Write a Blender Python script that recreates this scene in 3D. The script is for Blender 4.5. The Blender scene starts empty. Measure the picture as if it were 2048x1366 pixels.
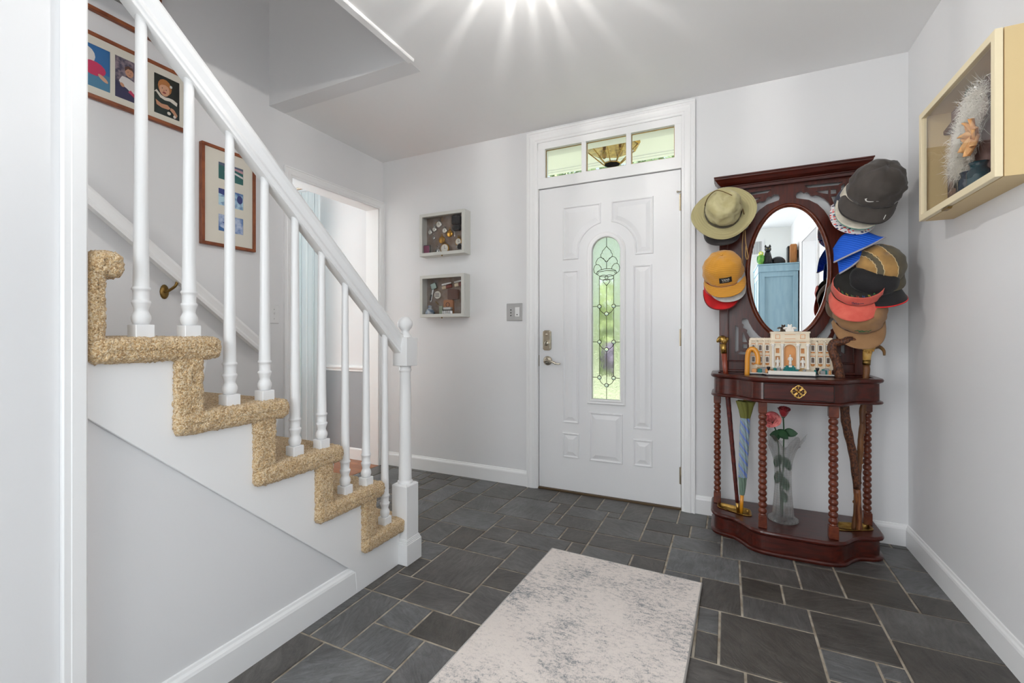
import bpy, math, random
from math import sin, cos, pi, radians, sqrt, atan2
from mathutils import Vector, Matrix, noise
from mathutils.geometry import tessellate_polygon

scene = bpy.context.scene
COL = scene.collection

# ------------------------------------------------------------------ camera
cam_d = bpy.data.cameras.new('camera')
cam_d.sensor_width = 36.0
cam_d.lens = 902.07 / 2048 * 36.0
cam_d.shift_y = -12.7 / 2048
cam_d.clip_start = 0.02
cam = bpy.data.objects.new('camera', cam_d)
cam.location = (0, 0, 1.0414)
cam.rotation_euler = (pi / 2, 0, 0.4454)
COL.objects.link(cam)
scene.camera = cam

# ------------------------------------------------------------------ world
world = bpy.data.worlds.new('sky'); scene.world = world
world.use_nodes = True
wn = world.node_tree.nodes; wl = world.node_tree.links
bg = wn['Background']
sky = wn.new('ShaderNodeTexSky')
sky.sky_type = 'HOSEK_WILKIE'; sky.turbidity = 3.5; sky.ground_albedo = 0.4
sky.sun_direction = (0.7, -0.1, 0.7)
hz = wn.new('ShaderNodeHueSaturation'); hz.inputs['Saturation'].default_value = .4      # hazy bright day
wl.new(sky.outputs['Color'], hz.inputs['Color']); wl.new(hz.outputs['Color'], bg.inputs['Color'])
bg.inputs['Strength'].default_value = 7.0

# ------------------------------------------------------------------ sun, daylight, added fill lights and exposure
def light(name, kind, loc, energy, color=(1, 1, 1), rot=(0, 0, 0), **kw):
    d = bpy.data.lights.new(name, kind); d.energy = energy; d.color = color
    for k, v in kw.items(): setattr(d, k, v)
    o = bpy.data.objects.new(name, d); o.location = loc; o.rotation_euler = rot
    COL.objects.link(o); return o

light('sun', 'SUN', (0, 0, 8), 7.0, (1, .96, .9), (radians(9), radians(46), 0), angle=0.02)
# added fill light in front of an invented window behind the photographer
light('fill_hall_back', 'AREA', (-0.45, -1.80, 1.50), 28, (.97, .985, 1), (radians(90), 0, 0), shape='RECTANGLE', size=1.3, size_y=1.5)
# daylight from the side room through the cased opening in the right wall
light('daylight_side_room', 'AREA', (1.9, -0.15, 1.35), 22, (.97, .98, 1), (radians(90), 0, radians(90)), shape='RECTANGLE', size=1.1, size_y=1.8)
# added fill light at an invented opening, evens out the side walls
light('fill_rear_left', 'AREA', (-1.50, -0.30, 1.05), 43, (.98, .99, 1), (radians(90), 0, radians(-90)), shape='RECTANGLE', size=.95, size_y=1.9)
# added fill light high in the stairwell, lifts the left wall
light('fill_stairwell', 'POINT', (-2.0, .55, 4.55), 7.5, (1, .96, .92), shadow_soft_size=.08)
# daylight through the curtained window of the room on the left
light('daylight_left_room', 'AREA', (-3.95, 2.70, 1.35), 62, (.93, .97, 1), (radians(90), 0, radians(180)), shape='RECTANGLE', size=1.0, size_y=1.6)
scene.view_settings.view_transform = 'Standard'
scene.view_settings.look = 'None'
scene.view_settings.gamma = 1.0
scene.view_settings.use_curve_mapping = False
scene.view_settings.exposure = 0.07
scene.cycles.max_bounces = 10
scene.cycles.diffuse_bounces = 6
scene.cycles.transparent_max_bounces = 16
scene.cycles.caustics_reflective = False
scene.cycles.caustics_refractive = False

# ------------------------------------------------------------------ helpers
random.seed(7)
ROOTM = {}          # root/parent matrices

def srgb(r, g, b):
    f = lambda c: (c / 12.92 if c <= 0.04045 else ((c + 0.055) / 1.055) ** 2.4)
    return (f(r / 255), f(g / 255), f(b / 255), 1)

def mat(name, col, rough=0.5, metal=0.0, bump=None, vary=None, spec=0.5, emit=None, trans=0.0, ior=1.45, coat=0.0, sheen=0.0):
    """procedural material; vary=(scale, colour2, detail, stretch) mixes a noise-driven second colour, bump=(scale, strength)"""
    m = bpy.data.materials.new(name); m.use_nodes = True
    n = m.node_tree.nodes; l = m.node_tree.links
    b = n['Principled BSDF']
    b.inputs['Base Color'].default_value = col if len(col) == 4 else (*col, 1)
    b.inputs['Roughness'].default_value = rough
    b.inputs['Metallic'].default_value = metal
    b.inputs['Specular IOR Level'].default_value = spec
    b.inputs['Transmission Weight'].default_value = trans
    b.inputs['IOR'].default_value = ior
    b.inputs['Coat Weight'].default_value = coat
    b.inputs['Coat Roughness'].default_value = 0.12
    b.inputs['Sheen Weight'].default_value = sheen
    if emit:
        b.inputs['Emission Color'].default_value = emit[0]; b.inputs['Emission Strength'].default_value = emit[1]
    tc = n.new('ShaderNodeTexCoord')
    if vary:
        sc, c2, det, st = (list(vary) + [4, (1, 1, 1)])[:4] if len(vary) < 4 else vary
        mp = n.new('ShaderNodeMapping'); mp.inputs['Scale'].default_value = st
        l.new(tc.outputs['Object'], mp.inputs['Vector'])
        nz = n.new('ShaderNodeTexNoise'); nz.inputs['Scale'].default_value = sc; nz.inputs['Detail'].default_value = det
        l.new(mp.outputs[0], nz.inputs['Vector'])
        rp = n.new('ShaderNodeValToRGB')
        rp.color_ramp.elements[0].position = .38; rp.color_ramp.elements[1].position = .62
        rp.color_ramp.elements[0].color = col if len(col) == 4 else (*col, 1)
        rp.color_ramp.elements[1].color = c2 if len(c2) == 4 else (*c2, 1)
        l.new(nz.outputs['Fac'], rp.inputs['Fac']); l.new(rp.outputs['Color'], b.inputs['Base Color'])
    if bump:
        nz2 = n.new('ShaderNodeTexNoise'); nz2.inputs['Scale'].default_value = bump[0]; nz2.inputs['Detail'].default_value = 3
        l.new(tc.outputs['Object'], nz2.inputs['Vector'])
        bp = n.new('ShaderNodeBump'); bp.inputs['Strength'].default_value = bump[1]; bp.inputs['Distance'].default_value = 0.002
        l.new(nz2.outputs['Fac'], bp.inputs['Height']); l.new(bp.outputs['Normal'], b.inputs['Normal'])
    return m

def glass_mat(name, tint=(1, 1, 1), refl=0.08, rough=0.0, bump=None, clear=1.0):
    """thin pane: transparent with a fresnel-weighted mirror share; clear < 1 mixes in a diffusing share"""
    m = bpy.data.materials.new(name); m.use_nodes = True
    n = m.node_tree.nodes; l = m.node_tree.links
    n.remove(n['Principled BSDF'])
    out = n['Material Output']
    tr = n.new('ShaderNodeBsdfTransparent'); tr.inputs['Color'].default_value = (*tint, 1)
    gl = n.new('ShaderNodeBsdfGlossy'); gl.inputs['Roughness'].default_value = rough
    fr = n.new('ShaderNodeFresnel'); fr.inputs['IOR'].default_value = 1.45
    mx = n.new('ShaderNodeMixShader')
    ge = n.new('ShaderNodeNewGeometry'); mu = n.new('ShaderNodeMath'); mu.operation = 'SUBTRACT'; mu.use_clamp = True   # no mirror from the pane's back faces
    l.new(fr.outputs[0], mu.inputs[0]); l.new(ge.outputs['Backfacing'], mu.inputs[1])
    l.new(mu.outputs[0], mx.inputs[0]); l.new(tr.outputs[0], mx.inputs[1]); l.new(gl.outputs[0], mx.inputs[2])
    last = mx
    if clear < 1:
        tl = n.new('ShaderNodeBsdfTranslucent'); tl.inputs['Color'].default_value = (*tint, 1)
        m2 = n.new('ShaderNodeMixShader'); m2.inputs[0].default_value = clear
        l.new(tl.outputs[0], m2.inputs[1]); l.new(mx.outputs[0], m2.inputs[2]); last = m2
    l.new(last.outputs[0], out.inputs['Surface'])
    return m

class MB:
    """collects shapes (world coordinates) and links them as ONE mesh"""
    def __init__(s): s.v = []; s.f = []; s.sm = []; s.mi = []; s.cur = 0
    def add(s, vs, fs, smooth=False):
        o = len(s.v); s.v.extend([Vector(p) for p in vs])
        for f in fs: s.f.append([i + o for i in f]); s.sm.append(smooth); s.mi.append(s.cur)
        return s
    def box(s, x0, x1, y0, y1, z0, z1, M=None):
        vs = [Vector((x, y, z)) for z in (z0, z1) for y in (y0, y1) for x in (x0, x1)]
        if M: vs = [M @ p for p in vs]
        return s.add(vs, [(0, 2, 3, 1), (4, 5, 7, 6), (0, 1, 5, 4), (2, 6, 7, 3), (0, 4, 6, 2), (1, 3, 7, 5)])
    def rbox(s, x0, x1, y0, y1, z0, z1, r=.004, M=None):
        """box with chamfered long edges on all sides"""
        c = [((x0 + x1) / 2), ((y0 + y1) / 2), ((z0 + z1) / 2)]; h = [(x1 - x0) / 2, (y1 - y0) / 2, (z1 - z0) / 2]
        vs = []; idx = {}
        for sx in (-1, 1):
            for sy in (-1, 1):
                for sz in (-1, 1):
                    for k in range(3):
                        p = [sx * (h[0] - (0 if k == 0 else r)), sy * (h[1] - (0 if k == 1 else r)), sz * (h[2] - (0 if k == 2 else r))]
                        idx[(sx, sy, sz, k)] = len(vs); q = Vector((c[0] + p[0], c[1] + p[1], c[2] + p[2])); vs.append(M @ q if M else q)
        fs = []
        for k in range(3):
            a, b = [(1, 2), (0, 2), (0, 1)][k]
            for sg in (-1, 1):
                q = []
                for (u, w) in ((-1, -1), (1, -1), (1, 1), (-1, 1)):
                    t = [0, 0, 0]; t[k] = sg; t[a] = u; t[b] = w; q.append(idx[(*t, k)])
                fs.append(q)
        for k in range(3):
            a, b = [(1, 2), (0, 2), (0, 1)][k]
            for u in (-1, 1):
                for w in (-1, 1):
                    q = []
                    for (sg, kk) in ((-1, a), (1, a), (1, b), (-1, b)):
                        t = [0, 0, 0]; t[k] = sg; t[a] = u; t[b] = w; q.append(idx[(*t, kk)])
                    fs.append(q)
        for sx in (-1, 1):
            for sy in (-1, 1):
                for sz in (-1, 1): fs.append([idx[(sx, sy, sz, k)] for k in range(3)])
        return s.add(vs, fs)
    def prism(s, loops, fn, d0, d1, smooth=False):
        """extrude 2D loops (outer first, then holes) between depth d0 and d1; fn(u, v, d) -> point"""
        if not isinstance(loops[0][0], (tuple, list, Vector)): loops = [loops]
        flat = [p for lp in loops for p in lp]
        tris = tessellate_polygon([[Vector((p[0], p[1], 0)) for p in lp] for lp in loops])
        n = len(flat)
        vs = [fn(p[0], p[1], d0) for p in flat] + [fn(p[0], p[1], d1) for p in flat]
        fs = [tuple(t) for t in tris] + [tuple(i + n for i in reversed(t)) for t in tris]
        o = len(s.v); s.add(vs, fs)
        b = 0; side = []
        for lp in loops:
            m = len(lp)
            for i in range(m): side.append((b + i, b + (i + 1) % m, n + b + (i + 1) % m, n + b + i))
            b += m
        for f in side: s.f.append([i + o for i in f]); s.sm.append(smooth); s.mi.append(s.cur)
        return s
    def lathe(s, prof, c=(0, 0, 0), segs=24, M=None, smooth=True, scale=None):
        """prof: list of (radius, height); axis z through c"""
        vs = []; fs = []
        for (r, z) in prof:
            for k in range(segs):
                a = 2 * pi * k / segs
                p = Vector((r * cos(a), r * sin(a), z))
                if M: p = M @ p
                vs.append(p + Vector(c))
        n = len(prof)
        for i in range(n - 1):
            for k in range(segs):
                k2 = (k + 1) % segs
                fs.append((i * segs + k, i * segs + k2, (i + 1) * segs + k2, (i + 1) * segs + k))
        if prof[0][0] > 1e-5: fs.append(tuple(range(segs - 1, -1, -1)))
        if prof[-1][0] > 1e-5: fs.append(tuple((n - 1) * segs + k for k in range(segs)))
        return s.add(vs, fs, smooth)
    def tube(s, path, r, segs=10, smooth=True, flat=1.0, closed=False):
        P = [Vector(p) for p in path]; n = len(P)
        R = r if isinstance(r, (list, tuple)) else [r] * n
        vs = []; fs = []
        up = Vector((0, 0, 1)); T0 = (P[1] - P[0]).normalized()
        if abs(T0.dot(up)) > .95: up = Vector((0, 1, 0))
        N = (up - T0 * up.dot(T0)).normalized()
        for i in range(n):
            a = P[(i - 1) % n] if (closed or i > 0) else P[i]; b = P[(i + 1) % n] if (closed or i < n - 1) else P[i]
            T = (b - a).normalized()
            N = (N - T * N.dot(T)); N = N.normalized() if N.length > 1e-6 else T.orthogonal().normalized()
            B = T.cross(N)
            for k in range(segs):
                t = 2 * pi * k / segs
                vs.append(P[i] + (N * cos(t) * flat + B * sin(t)) * R[i])
        rng = range(n) if closed else range(n - 1)
        for i in rng:
            j = (i + 1) % n
            for k in range(segs):
                k2 = (k + 1) % segs
                fs.append((i * segs + k, i * segs + k2, j * segs + k2, j * segs + k))
        if not closed:
            fs.append(tuple(range(segs - 1, -1, -1))); fs.append(tuple((n - 1) * segs + k for k in range(segs)))
        return s.add(vs, fs, smooth)
    def grid(s, fn, nu, nv, smooth=True, wrap_u=False):
        vs = [fn(i / (nu if wrap_u else max(1, nu - 1)), j / max(1, nv - 1)) for j in range(nv) for i in range(nu)]
        fs = []
        for j in range(nv - 1):
            for i in range(nu if wrap_u else nu - 1):
                i2 = (i + 1) % nu
                fs.append((j * nu + i, j * nu + i2, (j + 1) * nu + i2, (j + 1) * nu + i))
        return s.add(vs, fs, smooth)
    def sphere(s, c, r, segs=16, rings=10, M=None, sc=(1, 1, 1)):
        pr = []
        vs = []; fs = []
        for i in range(rings + 1):
            t = pi * i / rings
            for k in range(segs):
                a = 2 * pi * k / segs
                p = Vector((r * sc[0] * sin(t) * cos(a), r * sc[1] * sin(t) * sin(a), r * sc[2] * cos(t)))
                if M: p = M @ p
                vs.append(p + Vector(c))
        for i in range(rings):
            for k in range(segs):
                k2 = (k + 1) % segs
                fs.append((i * segs + k, (i + 1) * segs + k, (i + 1) * segs + k2, i * segs + k2))
        return s.add(vs, fs, True)
    def sweep(s, prof, path, frame, closed=False, smooth=False):
        """sweep a closed 2D profile along a path; frame(i) -> (A, B) axes for profile coordinates"""
        n = len(path); m = len(prof); vs = []; fs = []
        for i, p in enumerate(path):
            A, B = frame(i)
            for (a, b) in prof: vs.append(Vector(p) + Vector(A) * a + Vector(B) * b)
        for i in range(n if closed else n - 1):
            j = (i + 1) % n
            for k in range(m):
                k2 = (k + 1) % m
                fs.append((i * m + k, i * m + k2, j * m + k2, j * m + k))
        if not closed:
            fs.append(tuple(range(m - 1, -1, -1))); fs.append(tuple((n - 1) * m + k for k in range(m)))
        return s.add(vs, fs, smooth)
    def xf(s, M):
        s.v = [M @ p for p in s.v]; return s

def pmat(o):
    return ROOTM.get(o.name, Matrix.Identity(4))

def obj(name, mb, mats, parent=None, bevel=0.0, solid=0.0, subd=0, fix=True, autosm=None):
    me = bpy.data.meshes.new(name)
    if parent is not None:
        Mi = pmat(parent).inverted(); V = [Mi @ p for p in mb.v]; loc = None
    else:
        xs = [p.x for p in mb.v]; ys = [p.y for p in mb.v]; zs = [p.z for p in mb.v]
        loc = Vector(((min(xs) + max(xs)) / 2, (min(ys) + max(ys)) / 2, min(zs))); V = [p - loc for p in mb.v]
    me.from_pydata([tuple(p) for p in V], [], mb.f)
    me.polygons.foreach_set('use_smooth', mb.sm)
    if isinstance(mats, (list, tuple)):
        for m in mats: me.materials.append(m)
        me.polygons.foreach_set('material_index', mb.mi)
    else: me.materials.append(mats)
    me.update()
    if fix:
        import bmesh
        b = bmesh.new(); b.from_mesh(me); bmesh.ops.recalc_face_normals(b, faces=b.faces); b.to_mesh(me); b.free()
    o = bpy.data.objects.new(name, me); COL.objects.link(o)
    if parent is not None: o.parent = parent; ROOTM[o.name] = pmat(parent).copy()
    else: o.location = loc; ROOTM[o.name] = Matrix.Translation(loc)
    if solid:
        md = o.modifiers.new('thickness', 'SOLIDIFY'); md.thickness = solid; md.offset = 0
    if subd:
        md = o.modifiers.new('smooth', 'SUBSURF'); md.levels = subd; md.render_levels = subd
    if bevel:
        md = o.modifiers.new('bevel', 'BEVEL'); md.width = bevel; md.segments = 2; md.limit_method = 'ANGLE'; md.angle_limit = radians(40)
    return o

def tag(o, label=None, cat=None, group=None, kind=None):
    if label: o['label'] = label
    if cat: o['category'] = cat
    if group: o['group'] = group
    if kind: o['kind'] = kind
    return o

def empty(name, loc, label, cat, group=None, kind=None):
    o = bpy.data.objects.new(name, None); COL.objects.link(o); o.location = loc; o.empty_display_size = .05
    ROOTM[o.name] = Matrix.Translation(Vector(loc))
    return tag(o, label, cat, group, kind)

def struct(name, mb, mats, label, cat, **kw):
    return tag(obj(name, mb, mats, **kw), label, cat, None, 'structure')

def copy_tree(o, parent=None, shift=(0, 0, 0)):
    c = o.copy(); COL.objects.link(c)
    if parent is not None: c.parent = parent
    else: c.location = Vector(o.location) + Vector(shift)
    for ch in list(o.children): copy_tree(ch, c)
    return c

def frame_rect(u0, u1, v0, v1, w):
    """loops of a rectangular frame of width w"""
    return [[(u0, v0), (u1, v0), (u1, v1), (u0, v1)], [(u0 + w, v0 + w), (u0 + w, v1 - w), (u1 - w, v1 - w), (u1 - w, v0 + w)]]

XZ = lambda u, v, d: Vector((u, d, v))     # loops in x-z, depth along y
YZ = lambda u, v, d: Vector((d, u, v))     # loops in y-z, depth along x
XY = lambda u, v, d: Vector((u, v, d))     # loops in x-y, depth along z

def catmull(pts, n=6, closed=False):
    P = [Vector(p) for p in pts]; out = []; m = len(P)
    segs = m if closed else m - 1
    for i in range(segs):
        p0 = P[(i - 1) % m] if (closed or i > 0) else P[i]
        p1 = P[i]; p2 = P[(i + 1) % m]
        p3 = P[(i + 2) % m] if (closed or i + 2 < m) else p2
        for k in range(n):
            t = k / n
            out.append(0.5 * ((2 * p1) + (-p0 + p2) * t + (2 * p0 - 5 * p1 + 4 * p2 - p3) * t * t + (-p0 + 3 * p1 - 3 * p2 + p3) * t ** 3))
    if not closed: out.append(P[-1])
    return out
# ================================================================== materials
M = {}
M['wall'] = mat('painted_wall', srgb(225, 225, 226), .6, bump=(120, .06))
M['wall_warm'] = mat('painted_wall_hall', srgb(228, 229, 226), .6, bump=(120, .06))
M['ceiling'] = mat('painted_ceiling', srgb(240, 240, 240), .7, bump=(90, .05))
M['trim'] = mat('white_gloss_trim', srgb(238, 238, 238), .32, bump=(60, .03))
M['door'] = mat('white_door_paint', srgb(234, 234, 235), .38, bump=(140, .04))
M['wainscot'] = mat('grey_wainscot', srgb(158, 162, 166), .6)
M['blue_room'] = mat('pale_blue_paint', srgb(196, 210, 218), .6)
M['brass'] = mat('brass', srgb(196, 160, 92), .28, 1.0, vary=(30, srgb(150, 116, 58), 4, (1, 1, 1)))
M['old_brass'] = mat('antique_brass', srgb(140, 112, 64), .4, 1.0)
M['nickel'] = mat('satin_nickel', srgb(200, 192, 176), .25, 1.0)
M['hinge'] = mat('dull_brass_hinge', srgb(150, 138, 118), .38, 1.0)
M['lead'] = mat('dark_came', srgb(70, 62, 48), .4, .8)
M['black'] = mat('black_rubber', srgb(22, 22, 24), .6)
M['grout'] = mat('grout', srgb(186, 176, 160), .9, vary=(18, srgb(146, 134, 118), 5, (1, 1, 1)), bump=(200, .2))
M['plate'] = mat('switch_plate', srgb(226, 226, 226), .35)
M['steel_plate'] = mat('brushed_steel_plate', srgb(196, 196, 196), .4, .75)

def slate_material():
    m = bpy.data.materials.new('slate_tile'); m.use_nodes = True
    n = m.node_tree.nodes; l = m.node_tree.links; b = n['Principled BSDF']
    geo = n.new('ShaderNodeNewGeometry'); tc = n.new('ShaderNodeTexCoord')
    # every tile has its own tone
    r = n.new('ShaderNodeValToRGB'); r.color_ramp.interpolation = 'LINEAR'
    for e, p, c in zip(range(2), (0, 1), (srgb(82, 77, 71), srgb(118, 120, 122))):
        r.color_ramp.elements[e].position = p; r.color_ramp.elements[e].color = c
    e = r.color_ramp.elements.new(.5); e.color = srgb(102, 100, 98)
    l.new(geo.outputs['Random Per Island'], r.inputs['Fac'])
    n1 = n.new('ShaderNodeTexNoise'); n1.inputs['Scale'].default_value = 5; n1.inputs['Detail'].default_value = 8; n1.inputs['Roughness'].default_value = .68
    add = n.new('ShaderNodeVectorMath'); add.operation = 'MULTIPLY_ADD'
    l.new(geo.outputs['Random Per Island'], add.inputs[0]); add.inputs[1].default_value = (17, 31, 5); l.new(tc.outputs['Object'], add.inputs[2])
    # cleft direction turns from tile to tile
    vr = n.new('ShaderNodeVectorRotate'); vr.rotation_type = 'Z_AXIS'
    ml = n.new('ShaderNodeMath'); ml.operation = 'MULTIPLY'; ml.inputs[1].default_value = 47
    l.new(geo.outputs['Random Per Island'], ml.inputs[0]); l.new(ml.outputs[0], vr.inputs['Angle']); l.new(add.outputs[0], vr.inputs['Vector'])
    l.new(add.outputs[0], n1.inputs['Vector'])
    mp = n.new('ShaderNodeMapping'); mp.inputs['Scale'].default_value = (1, 3.2, 1); l.new(vr.outputs[0], mp.inputs['Vector'])
    n2 = n.new('ShaderNodeTexNoise'); n2.inputs['Scale'].default_value = 11; n2.inputs['Detail'].default_value = 9; n2.inputs['Roughness'].default_value = .72; n2.inputs['Distortion'].default_value = 1.4
    l.new(mp.outputs[0], n2.inputs['Vector'])
    mx = n.new('ShaderNodeMix'); mx.data_type = 'RGBA'; mx.blend_type = 'MULTIPLY'; mx.inputs[0].default_value = .75
    cr = n.new('ShaderNodeValToRGB'); cr.color_ramp.elements[0].position = .3; cr.color_ramp.elements[1].position = .7
    cr.color_ramp.elements[0].color = (.35, .33, .31, 1); cr.color_ramp.elements[1].color = (1.15, 1.15, 1.15, 1)
    l.new(n1.outputs['Fac'], cr.inputs['Fac']); l.new(r.outputs['Color'], mx.inputs[6]); l.new(cr.outputs['Color'], mx.inputs[7])
    cr2 = n.new('ShaderNodeValToRGB'); cr2.color_ramp.elements[0].position = .36; cr2.color_ramp.elements[1].position = .64
    cr2.color_ramp.elements[0].color = (.55, .54, .53, 1); cr2.color_ramp.elements[1].color = (1.25, 1.25, 1.25, 1)
    mx2 = n.new('ShaderNodeMix'); mx2.data_type = 'RGBA'; mx2.blend_type = 'MULTIPLY'; mx2.inputs[0].default_value = .8
    l.new(n2.outputs['Fac'], cr2.inputs['Fac']); l.new(mx.outputs[2], mx2.inputs[6]); l.new(cr2.outputs['Color'], mx2.inputs[7])
    l.new(mx2.outputs[2], b.inputs['Base Color'])
    rr = n.new('ShaderNodeMapRange'); rr.inputs['To Min'].default_value = .22; rr.inputs['To Max'].default_value = .44
    l.new(n2.outputs['Fac'], rr.inputs['Value']); l.new(rr.outputs[0], b.inputs['Roughness'])
    bp = n.new('ShaderNodeBump'); bp.inputs['Strength'].default_value = .75; bp.inputs['Distance'].default_value = .005
    l.new(n2.outputs['Fac'], bp.inputs['Height']); l.new(bp.outputs['Normal'], b.inputs['Normal'])
    b.inputs['Specular IOR Level'].default_value = .5
    return m
M['slate'] = slate_material()

def wood_floor_material():
    m = bpy.data.materials.new('oak_strip_floor'); m.use_nodes = True
    n = m.node_tree.nodes; l = m.node_tree.links; b = n['Principled BSDF']
    tc = n.new('ShaderNodeTexCoord')
    br = n.new('ShaderNodeTexBrick'); br.inputs['Scale'].default_value = 1; br.inputs['Brick Width'].default_value = .9; br.inputs['Row Height'].default_value = .06
    br.inputs['Mortar Size'].default_value = .001; br.inputs['Color1'].default_value = srgb(176, 112, 70); br.inputs['Color2'].default_value = srgb(150, 90, 54); br.inputs['Mortar'].default_value = srgb(70, 40, 24)
    l.new(tc.outputs['Object'], br.inputs['Vector']); l.new(br.outputs['Color'], b.inputs['Base Color'])
    b.inputs['Roughness'].default_value = .3
    return m
M['oak'] = wood_floor_material()

XL, XR, YF, CEIL = -2.52, 0.806, 2.852, 2.44
YB = -1.85

# ================================================================== floor of slate tiles
def build_floor():
    I0, I1, J0, J1 = -34, 10, -46, 17
    X = lambda i: .05 + .0755 * i
    Y = lambda j: 1.57 + .0768 * j
    known = [(-18,-2,2,2),(-18,-6,2,4),(-17,-10,4,4),(-20,-10,3,4),(-16,-6,3,2),(-16,-4,2,2),(-14,-4,3,2),(-13,-8,4,4),(-16,-2,3,2),
             (-13,-2,2,3),(-17,0,4,4),(-18,0,1,2),(-13,1,2,2),(-13,3,3,3),(-19,2,2,2),(-16,4,3,2),(-18,4,2,3),(-20,4,2,3),(-16,6,2,2),
             (-14,6,4,2),(-20,7,4,3),(-16,8,3,2),(-17,10,4,4),(-13,8,2,2),(-11,8,2,2),(-9,8,5,2),(-6,10,2,2),(-6,6,2,2),(-4,10,3,2),
             (-4,7,4,3),(-4,5,2,2),(-2,4,2,3),(0,8,3,2),(0,6,2,2),(2,6,4,2),(0,4,3,2),(3,8,2,3),(5,8,3,3),(3,3,3,3),(-1,0,4,4),
             (-2,2,1,2),(-2,0,1,2),(6,5,4,3),(6,2,4,3),(8,8,2,2),(8,10,2,3),(-1,10,4,3),(3,1,2,2),(-6,14,2,3),(-4,14,2,3),
             (-6,12,3,2),(-3,12,2,2),(-9,6,3,2),(-9,10,3,3),(-12,10,3,2),(-12,12,3,2),(-8,13,2,4),(-10,14,2,3),(-12,14,2,3),
             (-17,14,3,3),(-14,14,2,3),(-20,10,3,3),(-20,13,3,4),(-3,-2,3,2)]
    used = {}
    tiles = []
    def free(i, j, w, h): return all((a, b) not in used for a in range(i, i + w) for b in range(j, j + h)) and i + w <= I1 and j + h <= J1
    def put(i, j, w, h):
        for a in range(i, i + w):
            for b in range(j, j + h): used[(a, b)] = 1
        tiles.append((i, j, w, h))
    for t in known:
        if free(*t): put(*t)
    rnd = random.Random(3)
    sizes = [(4, 4), (3, 2), (2, 3), (4, 3), (2, 2), (3, 3), (4, 2), (2, 4)]
    for j in range(J0, J1):
        for i in range(I0, I1):
            if (i, j) in used: continue
            rnd.shuffle(sizes)
            for (w, h) in sizes + [(2, 1), (1, 2), (1, 1)]:
                if free(i, j, w, h): put(i, j, w, h); break
    mb = MB(); g = .0042
    for (i, j, w, h) in tiles:
        x0, x1, y0, y1 = X(i) + g, min(X(i + w), XR) - g, Y(j) + g, min(Y(j + h), YF) - g
        if i + w >= I1: x1 = XR
        if j + h >= J1: y1 = YF
        dz = rnd.uniform(-.0006, .0006)
        t = .0025
        vs = [(x0, y0, -.008), (x1, y0, -.008), (x1, y1, -.008), (x0, y1, -.008),
              (x0, y0, dz - t * .7), (x1, y0, dz - t * .7), (x1, y1, dz - t * .7), (x0, y1, dz - t * .7),
              (x0 + t, y0 + t, dz), (x1 - t, y0 + t, dz), (x1 - t, y1 - t, dz), (x0 + t, y1 - t, dz)]
        mb.add(vs, [(0, 1, 5, 4), (1, 2, 6, 5), (2, 3, 7, 6), (3, 0, 4, 7), (4, 5, 9, 8), (5, 6, 10, 9), (6, 7, 11, 10), (7, 4, 8, 11), (8, 9, 10, 11)])
    mb.cur = 1
    mb.box(XL, XR, YB, YF, -.06, -.0035)
    struct('floor', mb, [M['slate'], M['grout']], 'dark grey slate tile floor in mixed sizes with pale grout', 'floor', fix=True)
build_floor()

# ================================================================== walls and ceiling
# front wall with the door unit and the left-hand room's window
mb = MB()
mb.prism([[(-4.7, 0), (-1.2, 0), (-1.2, 2.385), (-.212, 2.385), (-.212, 0), (.93, 0), (.93, 5.0), (-4.7, 5.0)],
          [(-4.55, .62), (-4.55, 2.15), (-3.46, 2.15), (-3.46, .62)]], XZ, YF, YF + .13)
struct('wall_front', mb, M['wall'], 'light grey wall holding the white front door', 'wall')
mb = MB()
mb.prism([(YB, 0), (1.985, 0), (1.985, 2.06), (2.81, 2.06), (2.81, 0), (YF, 0), (YF, 5.0), (YB, 5.0)], YZ, XL - .12, XL)
struct('wall_left', mb, M['wall'], 'light grey wall along the stairs with the cased opening', 'wall')
mb = MB()
mb.prism([(YB, 0), (-.76, 0), (-.76, 2.06), (.30, 2.06), (.30, 0), (YF, 0), (YF, CEIL + .2), (YB, CEIL + .2)], YZ, XR, XR + .13)
struct('wall_right', mb, M['wall'], 'light grey wall to the right of the hall stand', 'wall')
mb = MB()
mb.prism([[(XL - .12, 0), (XR + .13, 0), (XR + .13, 5.0), (XL - .12, 5.0)], [(-1.05, .8), (-1.05, 2.2), (.15, 2.2), (.15, .8)]], XZ, YB - .13, YB)
struct('wall_back', mb, M['wall_warm'], 'pale hall wall behind the photographer, seen in the mirror', 'wall')
# wall that encloses the upper run of the stairs (left edge of the picture)
mb = MB(); mb.prism([(YB, 0), (-.80, 0), (-.80, 2.06), (.20, 2.06), (.20, 0), (.500, 0), (.500, 5.0), (YB, 5.0)], YZ, -1.455, -1.335)  # unseen doorway cut in for the added fill light
struct('wall_stair', mb, M['wall'], 'light grey wall at the left edge where the open stairs begin', 'wall')
mb = MB(); mb.rbox(-1.462, -1.320, .482, .5145, 0, 4.9, .004)
mb.rbox(-1.336, -1.3215, .470, .5, 0, 4.9, .003)
struct('trim_1', mb, M['trim'], 'white vertical trim board on the end of the left wall', 'trim')
# wall under the open stairs
mb = MB()
ln = lambda y: .868 - .9 * (y - .5)
mb.prism([(.50, 0), (1.374, 0), (1.374, ln(1.374)), (.50, ln(.50))], YZ, -1.376, -1.366)
struct('wall_under_stair', mb, M['wall'], 'light grey sloping wall panel under the stairs', 'wall')
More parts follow.
